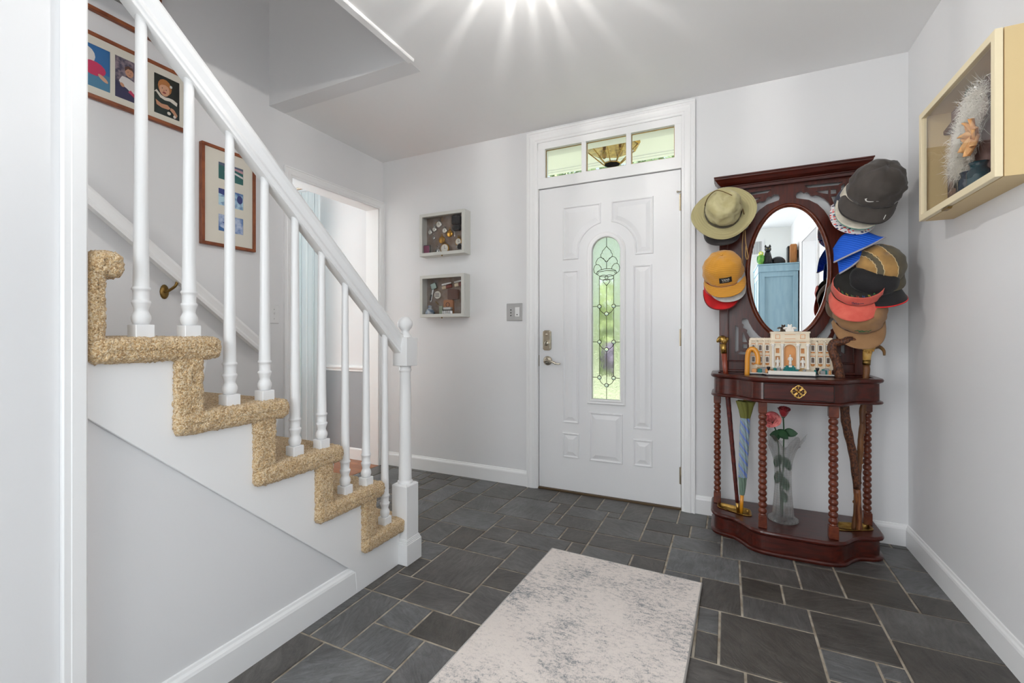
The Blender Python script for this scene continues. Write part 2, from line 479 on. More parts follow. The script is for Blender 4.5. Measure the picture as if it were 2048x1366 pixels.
# ceiling, with the stairwell opening
mb = MB()
mb.prism([(-1.465, YB), (XR + .1, YB), (XR + .1, YF + .1), (XL - .1, YF + .1), (XL - .1, 1.90), (-1.465, 1.90)], XY, CEIL, CEIL + .2)
struct('ceiling', mb, M['ceiling'], 'white hall ceiling cut away over the stairs', 'ceiling')
mb = MB(); mb.rbox(-1.472, -1.432, YB, 1.852, CEIL - .013, CEIL + .05, .004)
struct('trim_2', mb, M['trim'], 'white trim strip along the edge of the stairwell opening', 'trim')
mb = MB(); mb.box(XL, -1.465, 1.8436, 1.95, CEIL - .001, 5.0)
struct('wall_stairwell', mb, M['wall'], 'grey wall face rising inside the stairwell opening', 'wall')
mb = MB(); mb.box(-1.465, -1.35, YB, 1.95, CEIL + .2, 5.0)
struct('wall_upper', mb, M['wall'], 'upper wall on the hall side of the stairwell', 'wall')
mb = MB(); mb.box(XL - .12, -1.33, YB, 1.95, 4.95, 5.05)
struct('ceiling_upper', mb, M['ceiling'], 'upstairs ceiling above the stairwell', 'ceiling')

# ---- baseboards: profile (out, up)
BB = [(0, 0), (.013, 0), (.013, .083), (.0105, .091), (.006, .097), (.004, .104), (0, .106)]
def baseboard(name, a, b, nrm, label, h=1.0):
    mb = MB(); a = Vector((*a, 0)); b = Vector((*b, 0)); nv = Vector((*nrm, 0))
    mb.sweep([(p, q * h) for p, q in BB], [a, b], lambda i: (nv * (h ** 5), Vector((0, 0, 1))))
    struct(name, mb, M['trim'], label, 'baseboard')
baseboard('baseboard_front', (XL, YF), (-1.242, YF), (0, -1), 'white baseboard on the front wall left of the door')
baseboard('baseboard_front_right', (-.175, YF), (XR, YF), (0, -1), 'white baseboard on the front wall behind the hall stand')
baseboard('baseboard_right', (XR, .40), (XR, YF), (-1, 0), 'white baseboard running along the right wall')
baseboard('baseboard_stair', (-1.366, .515), (-1.366, 1.373), (1, 0), 'white baseboard under the stairs', 1.05)

# ---- casings
def casing_run(mb, pts, frame, w, d):
    prof = [(0, 0), (w, 0), (w, d), (w * .88, d), (w * .83, d * .82), (w * .72, d * .82), (w * .66, d * .95), (w * .45, d * .8), (w * .22, d * .62), (w * .16, d * .5), (0, d * .45)]
    mb.sweep(prof, pts, frame)
def casing(name, U0, U1, V1, w, d, plane, sign, label, V0=0.0, inner=True):
    """three-sided mitred casing around an opening; plane: function(u, v, depth)"""
    mb = MB()
    prof = [(0, .45 * d), (.05, .55 * d), (.18, .62 * d), (.24, .80 * d), (.50, .86 * d), (.64, .96 * d), (.72, .80 * d), (.84, .80 * d), (.88, d), (1, d), (1, 0), (0, 0)]
    rows = []
    for (t, dd) in prof:
        rows.append([plane(U0 - t * w, V0, dd), plane(U0 - t * w, V1 + t * w, dd), plane(U1 + t * w, V1 + t * w, dd), plane(U1 + t * w, V0, dd)])
    n = len(prof); vs = [p for r in rows for p in r]; fs = []
    for i in range(n):
        j = (i + 1) % n
        for k in range(3): fs.append((i * 4 + k, i * 4 + k + 1, j * 4 + k + 1, j * 4 + k))
    fs.append(tuple(i * 4 for i in range(n))); fs.append(tuple(i * 4 + 3 for i in reversed(range(n))))
    mb.add(vs, fs)
    return struct(name, mb, M['trim'], label, 'trim')
casing('trim_3', -1.166, -.2445, 2.345, .075, .022, lambda u, v, d: Vector((u, YF - d, v)), 1, 'white moulded casing around the front door and transom')
casing('trim_4', 2.0, 2.797, 2.05, .062, .018, lambda u, v, d: Vector((XL + d, u, v)), 1, 'white moulded casing around the opening beside the stairs')
casing('trim_5', -.75, .29, 2.05, .07, .018, lambda u, v, d: Vector((XR - d, u, v)), 1, 'white casing around the side opening seen in the mirror')
# jamb linings
def lining(name, pts, label):
    mb = MB()
    for b in pts: mb.box(*b)
    struct(name, mb, M['trim'], label, 'trim')
lining('trim_6', [(XL - .13, XL + .004, 1.985, 2.0, 0, 2.062), (XL - .13, XL + .004, 2.797, 2.812, 0, 2.062), (XL - .13, XL + .004, 1.985, 2.812, 2.05, 2.065)], 'white jamb lining of the opening beside the stairs')
lining('trim_7', [(XR - .004, XR + .14, -.765, -.75, 0, 2.062), (XR - .004, XR + .14, .29, .305, 0, 2.062), (XR - .004, XR + .14, -.765, .305, 2.05, 2.065)], 'white jamb lining of the side opening seen in the mirror')

# ================================================================== room beyond the left opening
mb = MB(); mb.box(-4.7, XL, .8, YF, -.06, -.001)
struct('floor_left_room', mb, M['oak'], 'brown wooden strip floor of the room beyond the opening', 'floor')
mb = MB(); mb.box(-4.72, XL - .1, .8, YF + .1, 2.44, 2.56)
struct('ceiling_left_room', mb, M['ceiling'], 'white ceiling of the room beyond the opening', 'ceiling')
mb = MB(); mb.box(-4.82, -4.7, .8, YF + .1, 0, 2.5); mb.box(-4.82, XL - .1, .68, .8, 0, 2.5)
struct('wall_left_room', mb, M['wall_warm'], 'pale walls of the room beyond the opening', 'wall')
mb = MB(); mb.box(-3.46, XL - .12, YF - .006, YF + .001, .0, .74)
struct('trim_8', mb, M['wainscot'], 'grey wall panel below the chair rail in the left room', 'wainscot')
mb = MB()
cr = [(0, 0), (.012, .004), (.012, .018), (.022, .026), (.026, .036), (.022, .044), (.012, .05), (0, .052)]
mb.sweep(cr, [Vector((-3.46, YF, .735)), Vector((XL - .12, YF, .735))], lambda i: (Vector((0, -1, 0)), Vector((0, 0, 1))))
struct('trim_9', mb, M['trim'], 'white chair rail in the room beyond the opening', 'trim')
baseboard('baseboard_left_room', (-4.7, YF), (XL - .12, YF), (0, -1), 'white baseboard in the room beyond the opening')
mb = MB()
cw = [(0, 0), (0, -.11), (.012, -.11), (.02, -.09), (.05, -.05), (.075, -.03), (.09, -.018), (.09, 0)]
mb.sweep(cw, [Vector((-4.7, YF, 2.44)), Vector((XL - .12, YF, 2.44))], lambda i: (Vector((0, -1, 0)), Vector((0, 0, 1))))
struct('trim_10', mb, M['trim'], 'white crown moulding at the ceiling of the left room', 'trim')
# window of that room
mb = MB(); mb.prism(frame_rect(-4.57, -3.44, .60, 2.17, .05), XZ, YF - .02, YF + .10); mb.box(-4.5, -3.5, YF + .03, YF + .06, 1.37, 1.41)
w2 = struct('window_2', mb, M['trim'], 'white window behind the curtain in the left room', 'window')
M['pane'] = glass_mat('clear_glass', (.97, .985, .98))
mb = MB(); mb.box(-4.53, -3.48, YF + .042, YF + .047, .64, 2.13); obj('pane', mb, M['pane'], w2)
# curtains: folded sheets
M['curtain'] = None
def curtain_mat(name, col, t):
    m = mat(name, col, .85); n = m.node_tree.nodes; l = m.node_tree.links
    b = n['Principled BSDF']; tl = n.new('ShaderNodeBsdfTranslucent'); tl.inputs['Color'].default_value = col
    mx = n.new('ShaderNodeMixShader'); mx.inputs[0].default_value = t
    l.new(b.outputs[0], mx.inputs[1]); l.new(tl.outputs[0], mx.inputs[2]); l.new(mx.outputs[0], n['Material Output'].inputs['Surface'])
    return m
M['sheer'] = curtain_mat('sheer_curtain_cloth', srgb(222, 230, 232), .55)
M['drape'] = curtain_mat('blue_grey_drape_cloth', srgb(178, 194, 202), .35)
def curtain(x0, x1, y, z0, z1, folds, amp, seed, drape=0):
    mb = MB(); rnd = random.Random(seed); ph = rnd.random() * 6
    def fn(u, v):
        x = x0 + (x1 - x0) * u
        k = u * folds * 2 * pi + ph + .6 * sin(u * 9 + ph)
        a = amp * (.6 + .5 * v) * (.75 + .25 * sin(u * 13 + ph))
        return Vector((x + .012 * sin(2 * k) - drape * v * (1 - u), y + a * sin(k), z1 + (z0 - z1) * v))
    mb.grid(fn, folds * 14, 14)
    return mb
t = empty('curtain', (-3.5, YF - .12, .02), 'pale blue grey pleated curtain at the window beyond the opening', 'curtain')
obj('drape', curtain(-3.64, -3.40, YF - .15, .03, 2.30, 5, .028, 2), M['drape'], t)
obj('lining', curtain(-3.46, -3.10, YF - .12, .03, 2.27, 5, .024, 5), M['sheer'], t)
mb = MB(); mb.tube([(-4.65, YF - .12, 2.31), (-3.06, YF - .12, 2.31)], .012, 10); obj('rod', mb, M['nickel'], t)
t = empty('sheer_curtain', (-4.0, YF - .07, .02), 'thin white sheer curtain hanging behind the blue curtain', 'curtain')
obj('panel', curtain(-4.6, -3.60, YF - .075, .03, 2.3, 9, .012, 9), M['sheer'], t)

# ================================================================== side room seen in the mirror
mb = MB(); mb.box(XR + .13, 2.7, -1.35, .75, -.06, -.001)
struct('floor_side_room', mb, M['oak'], 'wooden floor of the side room', 'floor')
mb = MB(); mb.box(2.6, 2.7, -1.35, .75, 0, 2.5); mb.box(XR + .13, 2.7, -1.45, -1.35, 0, 2.5); mb.box(XR + .13, 2.7, .75, .85, 0, 2.5)
struct('wall_side_room', mb, M['blue_room'], 'pale blue walls of the side room seen in the mirror', 'wall')
mb = MB(); mb.box(XR + .1, 2.7, -1.45, .85, 2.44, 2.54)
struct('ceiling_side_room', mb, M['ceiling'], 'ceiling of the side room', 'ceiling')
# back window, invented to go with the fill light there
mb = MB(); mb.prism(frame_rect(-1.09, .19, .76, 2.24, .05), XZ, YB - .1, YB + .018); mb.box(-1.05, .15, YB - .06, YB - .03, 1.48, 1.52)
w3 = struct('window_added', mb, M['trim'], 'white framed window added behind the photographer for the fill light', 'window')
mb = MB(); mb.box(-1.06, .16, YB - .05, YB - .045, .8, 2.2); obj('pane', mb, M['pane'], w3)
# ================================================================== front door
def inset(poly, d):
    n = len(poly); area = sum(poly[i][0] * poly[(i + 1) % n][1] - poly[(i + 1) % n][0] * poly[i][1] for i in range(n))
    s = 1 if area > 0 else -1; out = []
    for i in range(n):
        p0, p1, p2 = Vector(poly[i - 1]), Vector(poly[i]), Vector(poly[(i + 1) % n])
        e1 = (p1 - p0).normalized(); e2 = (p2 - p1).normalized()
        n1 = Vector((-e1.y, e1.x)) * s; n2 = Vector((-e2.y, e2.x)) * s
        b = (n1 + n2); k = 1 + n1.dot(n2)
        out.append(tuple(p1 + b * (d / max(k, .35))))
    return out
def raised_panel(mb, poly, y, field=.03):
    """embossed door panel: ridge, shallow step, bevelled raised field"""
    levels = [(0, 0), (.003, .0065), (.008, .007), (.013, .0005), (.018, .0005), (.018 + field, .008)]
    rings = [[Vector((p[0], y - h, p[1])) for p in inset(poly, d)] for d, h in levels]
    n = len(poly); vs = [p for r in rings for p in r]; fs = []
    for i in range(len(rings) - 1):
        for k in range(n): fs.append((i * n + k, i * n + (k + 1) % n, (i + 1) * n + (k + 1) % n, (i + 1) * n + k))
    o = (len(rings) - 1) * n
    for t in tessellate_polygon([[Vector((p.x, p.z, 0)) for p in rings[-1]]]): fs.append(tuple(i + o for i in t))
    mb.add(vs, fs)

DY = YF + .012
door = empty('door_1', (-.705, YF + .03, 0), 'white panelled front door with a tall arched leaded glass window', 'door', kind='structure')
DX0, DX1 = -1.1595, -.2505
GC, GR, GB, GT = -.700, .0895, .631, 1.5785       # glass centre, half width, bottom, arch centre
def arch(r, b, n=20): return [(GC - r, b), (GC + r, b)] + [(GC + r * cos(pi * k / n), GT + r * sin(pi * k / n)) for k in range(n + 1)]
mb = MB()
mb.prism([[(DX0, .012), (DX1, .012), (DX1, 2.031), (DX0, 2.031)], arch(GR + .006, GB - .006)], XZ, DY, DY + .044)
def arc_panel(s):
    cx, r = GC, .186
    a0, a1 = (pi - .21, pi / 2 + .18)
    pts = [(cx - .292, 1.893), (cx - .292, 1.541)] + [(cx + r * cos(a0 + (a1 - a0) * k / 10), GT + r * sin(a0 + (a1 - a0) * k / 10)) for k in range(11)]
    pts[2] = (pts[2][0], 1.541); pts.append((pts[-1][0], 1.893))
    return pts if s > 0 else [(2 * cx - x, z) for x, z in reversed(pts)]
for s in (1, -1): raised_panel(mb, arc_panel(s), DY, .026)
rect = lambda a, b, c, d: [(a, c), (b, c), (b, d), (a, d)]
for (a, b, c, d) in [(-.993, -.879, .458, 1.470), (-.530, -.416, .458, 1.477), (-.993, -.877, .228, .394), (-.530, -.414, .228, .396), (-.810, -.594, .226, .543)]:
    raised_panel(mb, rect(a, b, c, d), DY, .024)
obj('door_slab', mb, M['door'], door)
# moulded frame of the arched light
mb = MB()
profl = [(.036, 0), (.034, .010), (.028, .014), (.020, .012), (.010, .016), (.003, .014), (0, .008), (0, -.012), (.006, -.012), (.006, 0)]
outer = []
def lite_path(off): return arch(GR + off, GB - off, 28)
rings = [[Vector((p[0], DY - h, p[1])) for p in lite_path(o)] for o, h in profl]
n = len(rings[0]); vs = [p for r in rings for p in r]; fs = []
for i in range(len(rings)):
    for k in range(n): fs.append((i * n + k, i * n + (k + 1) % n, ((i + 1) % len(rings)) * n + (k + 1) % n, ((i + 1) % len(rings)) * n + k))
mb.add(vs, fs); obj('glass_frame', mb, M['trim'], door)
def wavy_glass(name, tint, rough, scale, strength):
    m = bpy.data.materials.new(name); m.use_nodes = True
    n = m.node_tree.nodes; l = m.node_tree.links
    b = n['Principled BSDF']; b.inputs['Transmission Weight'].default_value = 1; b.inputs['Roughness'].default_value = rough; b.inputs['IOR'].default_value = 1.3
    b.inputs['Base Color'].default_value = (*tint, 1)
    tc = n.new('ShaderNodeTexCoord'); mp = n.new('ShaderNodeMapping'); mp.inputs['Scale'].default_value = (1, 1, .55); l.new(tc.outputs['Object'], mp.inputs['Vector'])
    nz = n.new('ShaderNodeTexNoise'); nz.inputs['Scale'].default_value = scale; nz.inputs['Detail'].default_value = 3; nz.inputs['Distortion'].default_value = 1.5; l.new(mp.outputs[0], nz.inputs['Vector'])
    bp = n.new('ShaderNodeBump'); bp.inputs['Strength'].default_value = strength; bp.inputs['Distance'].default_value = .01
    l.new(nz.outputs['Fac'], bp.inputs['Height']); l.new(bp.outputs['Normal'], b.inputs['Normal'])
    return m
M['frost'] = wavy_glass('textured_glass', (.95, 1.0, .99), .30, 90, .6)
M['reed'] = wavy_glass('clear_wavy_glass', (.94, .98, .94), .10, 16, .16)
SX = .046
mb = MB()
# textured border glass around the clear middle column
col = [(GC - SX, .655), (GC + SX, .655), (GC + SX, 1.40), (GC - SX, 1.40)]
mb.prism([arch(GR + .004, GB - .004), [(GC - SX, .775), (GC - SX, 1.40), (GC + SX, 1.40), (GC + SX, .775)]], XZ, DY + .014, DY + .018)
obj('textured_glass', mb, M['frost'], door)
mb = MB(); mb.prism([(GC - SX, .775), (GC + SX, .775), (GC + SX, 1.40), (GC - SX, 1.40)], XZ, DY + .0145, DY + .0175)
obj('clear_glass', mb, M['reed'], door)
# leaded cames
mb = MB(); Yl = DY + .011
def came(pts, r=.0019): mb.tube([(GC + x, Yl, z) for x, z in pts], r, 6)
def ring(cx, cz, rx, rz, r=.0019, n=16): mb.tube([(GC + cx + rx * cos(2 * pi * k / n), Yl, cz + rz * sin(2 * pi * k / n)) for k in range(n)], r, 6, closed=True)
came([(0, GB), (0, .705)]); came([(0, .737), (0, .935)]); came([(0, .967), (0, 1.163)]); came([(0, 1.195), (0, 1.365)]); came([(0, 1.61), (0, GT + GR)])
for s in (-1, 1): came([(s * SX, .78), (s * SX, .985)]); came([(s * SX, 1.01), (s * SX, 1.215)]); came([(s * SX, 1.24), (s * SX, 1.42)])
rondels = []
for zc in (1.227, .9976, .768):
    for s in (-1, 1):
        came([(s * (SX + .012), zc), (s * GR, zc)])
        came([(s * SX, zc - .012), (s * (SX * .78), zc - .032), (s * (SX * .45), zc - .044), (s * .012, zc - .047)])
        ring(s * SX, zc, .0125, .0125); rondels.append((s * SX, zc))
    ring(0, zc - .048, .0125, .0125); rondels.append((0, zc - .048))
# flower motif
came([(0, 1.612), (-.012, 1.598), (-.027, 1.583), (-.030, 1.570), (-.038, 1.560), (-.036, 1.545), (-.018, 1.530), (0, 1.512), (.018, 1.530), (.036, 1.545), (.038, 1.560), (.030, 1.570), (.027, 1.583), (.012, 1.598), (0, 1.612)])
for s in (-1, 1):
    came([(s * x, z) for x, z in [(.004, 1.512), (.02, 1.535), (.042, 1.545), (.058, 1.535), (.070, 1.512), (.067, 1.498), (.078, 1.490), (.084, 1.470), (.080, 1.448), (.064, 1.435), (.050, 1.440)]])
    came([(s * x, z) for x, z in [(.070, 1.500), (.050, 1.496), (.036, 1.480), (.032, 1.462)]])
came([(0, 1.512), (0, 1.468)])
ring(0, 1.442, .064, .026, n=24); came([(-.058, 1.45), (0, 1.456), (.058, 1.45)])
for s in (-1, 1): ring(s * .018, 1.412, .028, .016, n=18)
came([(0, 1.36), (-.022, 1.385), (-.020, 1.398), (-.010, 1.400), (0, 1.392), (.010, 1.400), (.020, 1.398), (.022, 1.385), (0, 1.36)])
obj('lead_came', mb, M['lead'], door)
M['rondel'] = mat('faceted_glass', (.9, .95, .9), .02, trans=1.0, ior=1.5)
mb = MB()
for (x, z) in rondels: mb.sphere((GC + x, Yl + .002, z), .0115, 12, 6, sc=(1, .45, 1))
obj('glass_rondel', mb, M['rondel'], door)
# hinges
for k, z in enumerate((1.835, 1.027, .203)):
    mb = MB(); hx = -.2455
    mb.lathe([(.0065, -.05), (.0065, .05)], (hx, DY - .006, z), 12)
    for q in (-.03, -.01, .01, .03): mb.lathe([(.0068, -.0008), (.0072, 0), (.0068, .0008)], (hx, DY - .006, z + q), 12)
    mb.lathe([(.0045, 0), (.005, .004), (.002, .008)], (hx, DY - .006, z + .05), 10)
    mb.box(hx - .013, hx - .004, DY - .003, DY + .002, z - .05, z + .05); mb.box(hx + .004, hx + .009, DY - .003, DY + .002, z - .05, z + .05)
    hg = obj('hinge', mb, M['hinge'], door)
    if k == 0:
        mb = MB(); mb.tube([(hx - .022, DY - .012, z + .062), (hx + .024, DY - .014, z + .060)], .0035, 8)
        mb.sphere((hx - .023, DY - .012, z + .062), .006, 10, 6); mb.sphere((hx + .025, DY - .014, z + .060), .006, 10, 6); mb.lathe([(.004, 0), (.005, .012)], (hx, DY - .008, z + .052), 10)
        obj('hinge_pin_stop', mb, M['nickel'], hg)
# deadbolt
db = MB(); cxd, czd = -1.101, 1.006
poly = [(-.030, -.058), (-.018, -.068), (.018, -.068), (.030, -.058), (.030, .058), (.018, .068), (-.018, .068), (-.030, .058)]
db.prism([(cxd + x, czd + z) for x, z in poly], XZ, DY - .010, DY + .001)
db.prism([(cxd + x, czd + z) for x, z in inset(poly, .006)], XZ, DY - .016, DY - .009)
dbo = obj('deadbolt', db, M['nickel'], door, bevel=.0015)
mb = MB(); mb.lathe([(.016, 0), (.016, .006), (.012, .010)], (0, 0, 0), 20, Matrix.Translation((cxd, DY - .016, czd - .018)) @ Matrix.Rotation(pi / 2, 4, 'X'))
mb.rbox(-.005, .005, -.018, 0, -.020, .020, .003, Matrix.Translation((cxd, DY - .022, czd - .018)) @ Matrix.Rotation(radians(24), 4, 'Y'))
mb.lathe([(.008, 0), (.008, .003), (.005, .005)], (0, 0, 0), 16, Matrix.Translation((cxd, DY - .016, czd + .040)) @ Matrix.Rotation(pi / 2, 4, 'X'))
obj('thumb_turn', mb, M['nickel'], dbo)
lv = MB(); lc = (-1.098, DY, .868)
RX = Matrix.Rotation(pi / 2, 4, 'X')
lv.lathe([(.032, 0), (.032, .004), (.028, .010), (.018, .013), (.012, .016), (.011, .040), (.013, .044), (.013, .052), (.008, .055)], (0, 0, 0), 24, Matrix.Translation(lc) @ RX)
lv.tube(catmull([(lc[0], DY - .048, lc[2]), (lc[0] + .02, DY - .052, lc[2] + .004), (lc[0] + .05, DY - .054, lc[2] - .004), (lc[0] + .08, DY - .05, lc[2] - .016), (lc[0] + .105, DY - .044, lc[2] - .014)], 5),
        [.0095] * 5 + [.0085] * 5 + [.0075] * 5 + [.006] * 5 + [.004], 10)
obj('lever_handle', lv, M['nickel'], door)
mb = MB(); mb.rbox(-1.166, -1.1605, DY - .004, DY + .012, .83, .905, .001); obj('strike_plate', mb, M['hinge'], door)
# jambs, stop and threshold of the door unit
mb = MB()
mb.box(-1.2, -1.1635, YF - .002, YF + .13, 0, 2.36); mb.box(-.2465, -.212, YF - .002, YF + .13, 0, 2.36)
mb.box(-1.1635, -.2465, YF - .002, YF + .13, 2.0355, 2.105); mb.box(-1.2, -.212, YF - .002, YF + .13, 2.30, 2.385)
mb.box(-1.1635, -1.114, YF - .002, YF + .06, 2.105, 2.30); mb.box(-.285, -.2465, YF - .002, YF + .06, 2.105, 2.30)
for x in (-.844, -.556): mb.box(x - .015, x + .015, YF - .002, YF + .05, 2.105, 2.30)
mb.box(-1.1635, -1.152, DY + .046, YF + .13, 0, 2.036); mb.box(-.258, -.2465, DY + .046, YF + .13, 0, 2.036); mb.box(-1.1635, -.2465, DY + .046, YF + .13, 2.024, 2.036)
struct('trim_11', mb, M['trim'], 'white jambs and mullions framing the front door and transom', 'door frame', bevel=.0015)
mb = MB(); mb.rbox(-1.1635, -.2465, YF - .005, YF + .13, -.002, .011, .003)
M['sill'] = mat('dark_bronze_sill', srgb(96, 78, 58), .45, .5)
struct('trim_12', mb, M['sill'], 'dark bronze threshold under the front door', 'threshold')
w1 = empty('window_1', (-.70, YF + .03, 2.10), 'three clear transom panes above the front door', 'window', kind='structure')
for (a, b) in ((-1.115, -.858), (-.830, -.570), (-.542, -.284)):
    mb = MB(); mb.box(a, b, YF + .022, YF + .026, 2.106, 2.299); obj('pane', mb, M['pane'], w1)
    mb = MB(); mb.prism(frame_rect(a + .001, b - .001, 2.108, 2.297, .0045), XZ, YF + .017, YF + .021); obj('pane_bead', mb, M['old_brass'], w1)

# ================================================================== stairs
RISE, RUN = .2065, .2325
tipy = {1: 1.69, 2: 1.514, 3: 1.284, 4: 1.047, 5: .821, 6: .586}
M['carpet'] = None
def carpet_material():
    m = bpy.data.materials.new('tan_cut_pile_carpet'); m.use_nodes = True
    n = m.node_tree.nodes; l = m.node_tree.links; b = n['Principled BSDF']
    tc = n.new('ShaderNodeTexCoord')
    vo = n.new('ShaderNodeTexVoronoi'); vo.inputs['Scale'].default_value = 290
    l.new(tc.outputs['Object'], vo.inputs['Vector'])
    nz = n.new('ShaderNodeTexNoise'); nz.inputs['Scale'].default_value = 320; nz.inputs['Detail'].default_value = 2; l.new(tc.outputs['Object'], nz.inputs['Vector'])
    cr = n.new('ShaderNodeValToRGB'); el = cr.color_ramp.elements
    el[0].position = .0; el[0].color = srgb(176, 140, 98); el[1].position = 1; el[1].color = srgb(236, 216, 184)
    e = el.new(.5); e.color = srgb(222, 190, 144)
    sp = n.new('ShaderNodeSeparateColor'); l.new(vo.outputs['Color'], sp.inputs[0]); l.new(sp.outputs[0], cr.inputs['Fac'])
    l.new(cr.outputs['Color'], b.inputs['Base Color'])
    b.inputs['Roughness'].default_value = .95; b.inputs['Specular IOR Level'].default_value = .1; b.inputs['Sheen Weight'].default_value = .25
    mth = n.new('ShaderNodeMath'); mth.operation = 'SUBTRACT'; l.new(nz.outputs['Fac'], mth.inputs[0]); l.new(vo.outputs['Distance'], mth.inputs[1])
    bp = n.new('ShaderNodeBump'); bp.inputs['Strength'].default_value = .8; bp.inputs['Distance'].default_value = .004
    l.new(mth.outputs[0], bp.inputs['Height']); l.new(bp.outputs['Normal'], b.inputs['Normal'])
    return m
M['carpet'] = carpet_material()

def carpet_solid(prof_uv, x0, x1, step=.0042, fine=.16, amp=.0045, endr=.02):
    """closed (y, z) outline extruded from x0 to x1 with a rounded end at x1 and a tufted surface"""
    P = [Vector((p[0], p[1])) for p in prof_uv]
    # resample outline
    out = []
    n = len(P)
    for i in range(n):
        a, b = P[i], P[(i + 1) % n]; L = (b - a).length; k = max(1, int(L / step))
        for q in range(k): out.append(a + (b - a) * (q / k))
    c = sum((p for p in out), Vector((0, 0))) / len(out)
    m = len(out)
    nrm = []
    for i in range(m):
        t = (out[(i + 1) % m] - out[i - 1]); nrm.append(Vector((t.y, -t.x)).normalized())
    area = sum(out[i].x * out[(i + 1) % m].y - out[(i + 1) % m].x * out[i].y for i in range(m))
    if area < 0: nrm = [-q for q in nrm]
    rings = []                                     # (x, inset)
    rings.append((x0, 0)); rings.append(((x0 + x1) / 2 - fine / 2, 0))
    k = int(fine / step)
    xs = x1 - fine
    for i in range(k + 1):
        x = xs + (fine - endr) * i / k; rings.append((x, 0))
    for i in range(1, 6):
        a = pi / 2 * i / 6; rings.append((x1 - endr + endr * sin(a), endr * (1 - cos(a))))
    vs = []
    for (x, ins) in rings:
        for i in range(m):
            p = out[i] - nrm[i] * ins
            vs.append(Vector((x, p.x, p.y)))
    # cap: rings shrinking towards the centre line of the outline
    ys = [p.x for p in out]; zs = [p.y for p in out]
    wy, wz = max(ys) - min(ys), max(zs) - min(zs); half = min(wy, wz) / 2; cy, cz = (max(ys) + min(ys)) / 2, (max(zs) + min(zs)) / 2
    base = [out[i] - nrm[i] * endr * .95 for i in range(m)]
    tgt = []
    for p in base:
        if wy >= wz: tgt.append(Vector((min(max(p.x, cy - wy / 2 + half), cy + wy / 2 - half), cz)))
        else: tgt.append(Vector((cy, min(max(p.y, cz - wz / 2 + half), cz + wz / 2 - half))))
    capn = max(2, int((half - endr) / step) + 1)
    for q in range(1, capn + 1):
        t = q / (capn + .15)
        for i in range(m):
            p = base[i] * (1 - t) + tgt[i] * t
            vs.append(Vector((x1, p.x, p.y)))
    R = len(rings) + capn; fs = []
    for r in range(R - 1):
        for i in range(m): fs.append((r * m + i, r * m + (i + 1) % m, (r + 1) * m + (i + 1) % m, (r + 1) * m + i))
    fs.append(tuple((R - 1) * m + i for i in range(m))); fs.append(tuple(reversed(range(m))))
    # tufts
    for q, p in enumerate(vs):
        r = q // m; i = q % m
        if rings[min(r, len(rings) - 1)][0] < xs - .001: continue
        nv = Vector((0, nrm[i].x, nrm[i].y)) if r < len(rings) - 3 else Vector((1, nrm[i].x * .4, nrm[i].y * .4)).normalized()
        h = noise.noise(p * 165) * amp + noise.noise(p * 60) * amp * .6
        j = Vector((noise.noise(p * 210 + Vector((9, 0, 0))), noise.noise(p * 210 + Vector((0, 9, 0))), noise.noise(p * 210))) * .0018
        vs[q] = p + nv * h + j
    return MB().add(vs, fs, True)

def round_poly(pts, r, k=5):
    out = []; n = len(pts)
    for i in range(n):
        p0, p1, p2 = Vector(pts[i - 1]), Vector(pts[i]), Vector(pts[(i + 1) % n])
        a = (p0 - p1); b = (p2 - p1); rr = min(r, a.length * .49, b.length * .49)
        A = p1 + a.normalized() * rr; B = p1 + b.normalized() * rr
        for q in range(k + 1):
            t = q / k; out.append(tuple(A * (1 - t) ** 2 + p1 * 2 * t * (1 - t) + B * t * t))
    return out

stair = empty('staircase', (-1.93, 1.1, 0), 'flight of white stairs with tan carpeted steps climbing along the left wall', 'stairs')
mb = MB()
top = []
for k in range(1, 7):
    y = tipy[k] if k > 1 else 1.634
    yr = tipy[k + 1] - .045 if k < 6 else .52
    top += [(y - .02 if k > 1 else y, RISE * k - .025), (yr - .02, RISE * k - .025)]
    if k < 6: pass
pts = [(1.634, 0)] + top + [(.518, .868 - .9 * .018), (1.364, .0905), (1.372, 0)]
mb.prism(pts, YZ, -1.3655, -1.348)
obj('skirt_board', mb, M['trim'], stair, bevel=.002)
mb = MB()
for k in range(1, 7):
    y0 = tipy[k + 1] - .06 if k < 6 else .52
    mb.box(XL + .002, -1.3765, y0, tipy[k] - .03, max(0, RISE * (k - 1) - .05), RISE * k - .03)
obj('stair_block', mb, M['trim'], stair)
for k in range(1, 7):
    T = RISE * k; yr = (tipy[k + 1] - .045) if k < 6 else .593
    tip = tipy[k] + .004
    prof = round_poly([(max(.517, yr - .075), T - .060), (tip, T - .060), (tip, T + .004), (max(.517, yr - .075), T + .004)], .028)
    obj('tread_carpet', carpet_solid(prof, XL + .004, -1.322), M['carpet'], stair)
for k in range(1, 6):
    T = RISE * k; yr = tipy[k + 1] - .045
    prof = round_poly([(max(.517, yr - .073), T - .02), (yr + (.012 if k == 5 else 0), T - .02), (yr + (.012 if k == 5 else 0), T + RISE - .045), (max(.517, yr - .073), T + RISE - .045)], .012)
    obj('riser_carpet', carpet_solid(prof, XL + .004, -1.328, endr=.012), M['carpet'], stair)

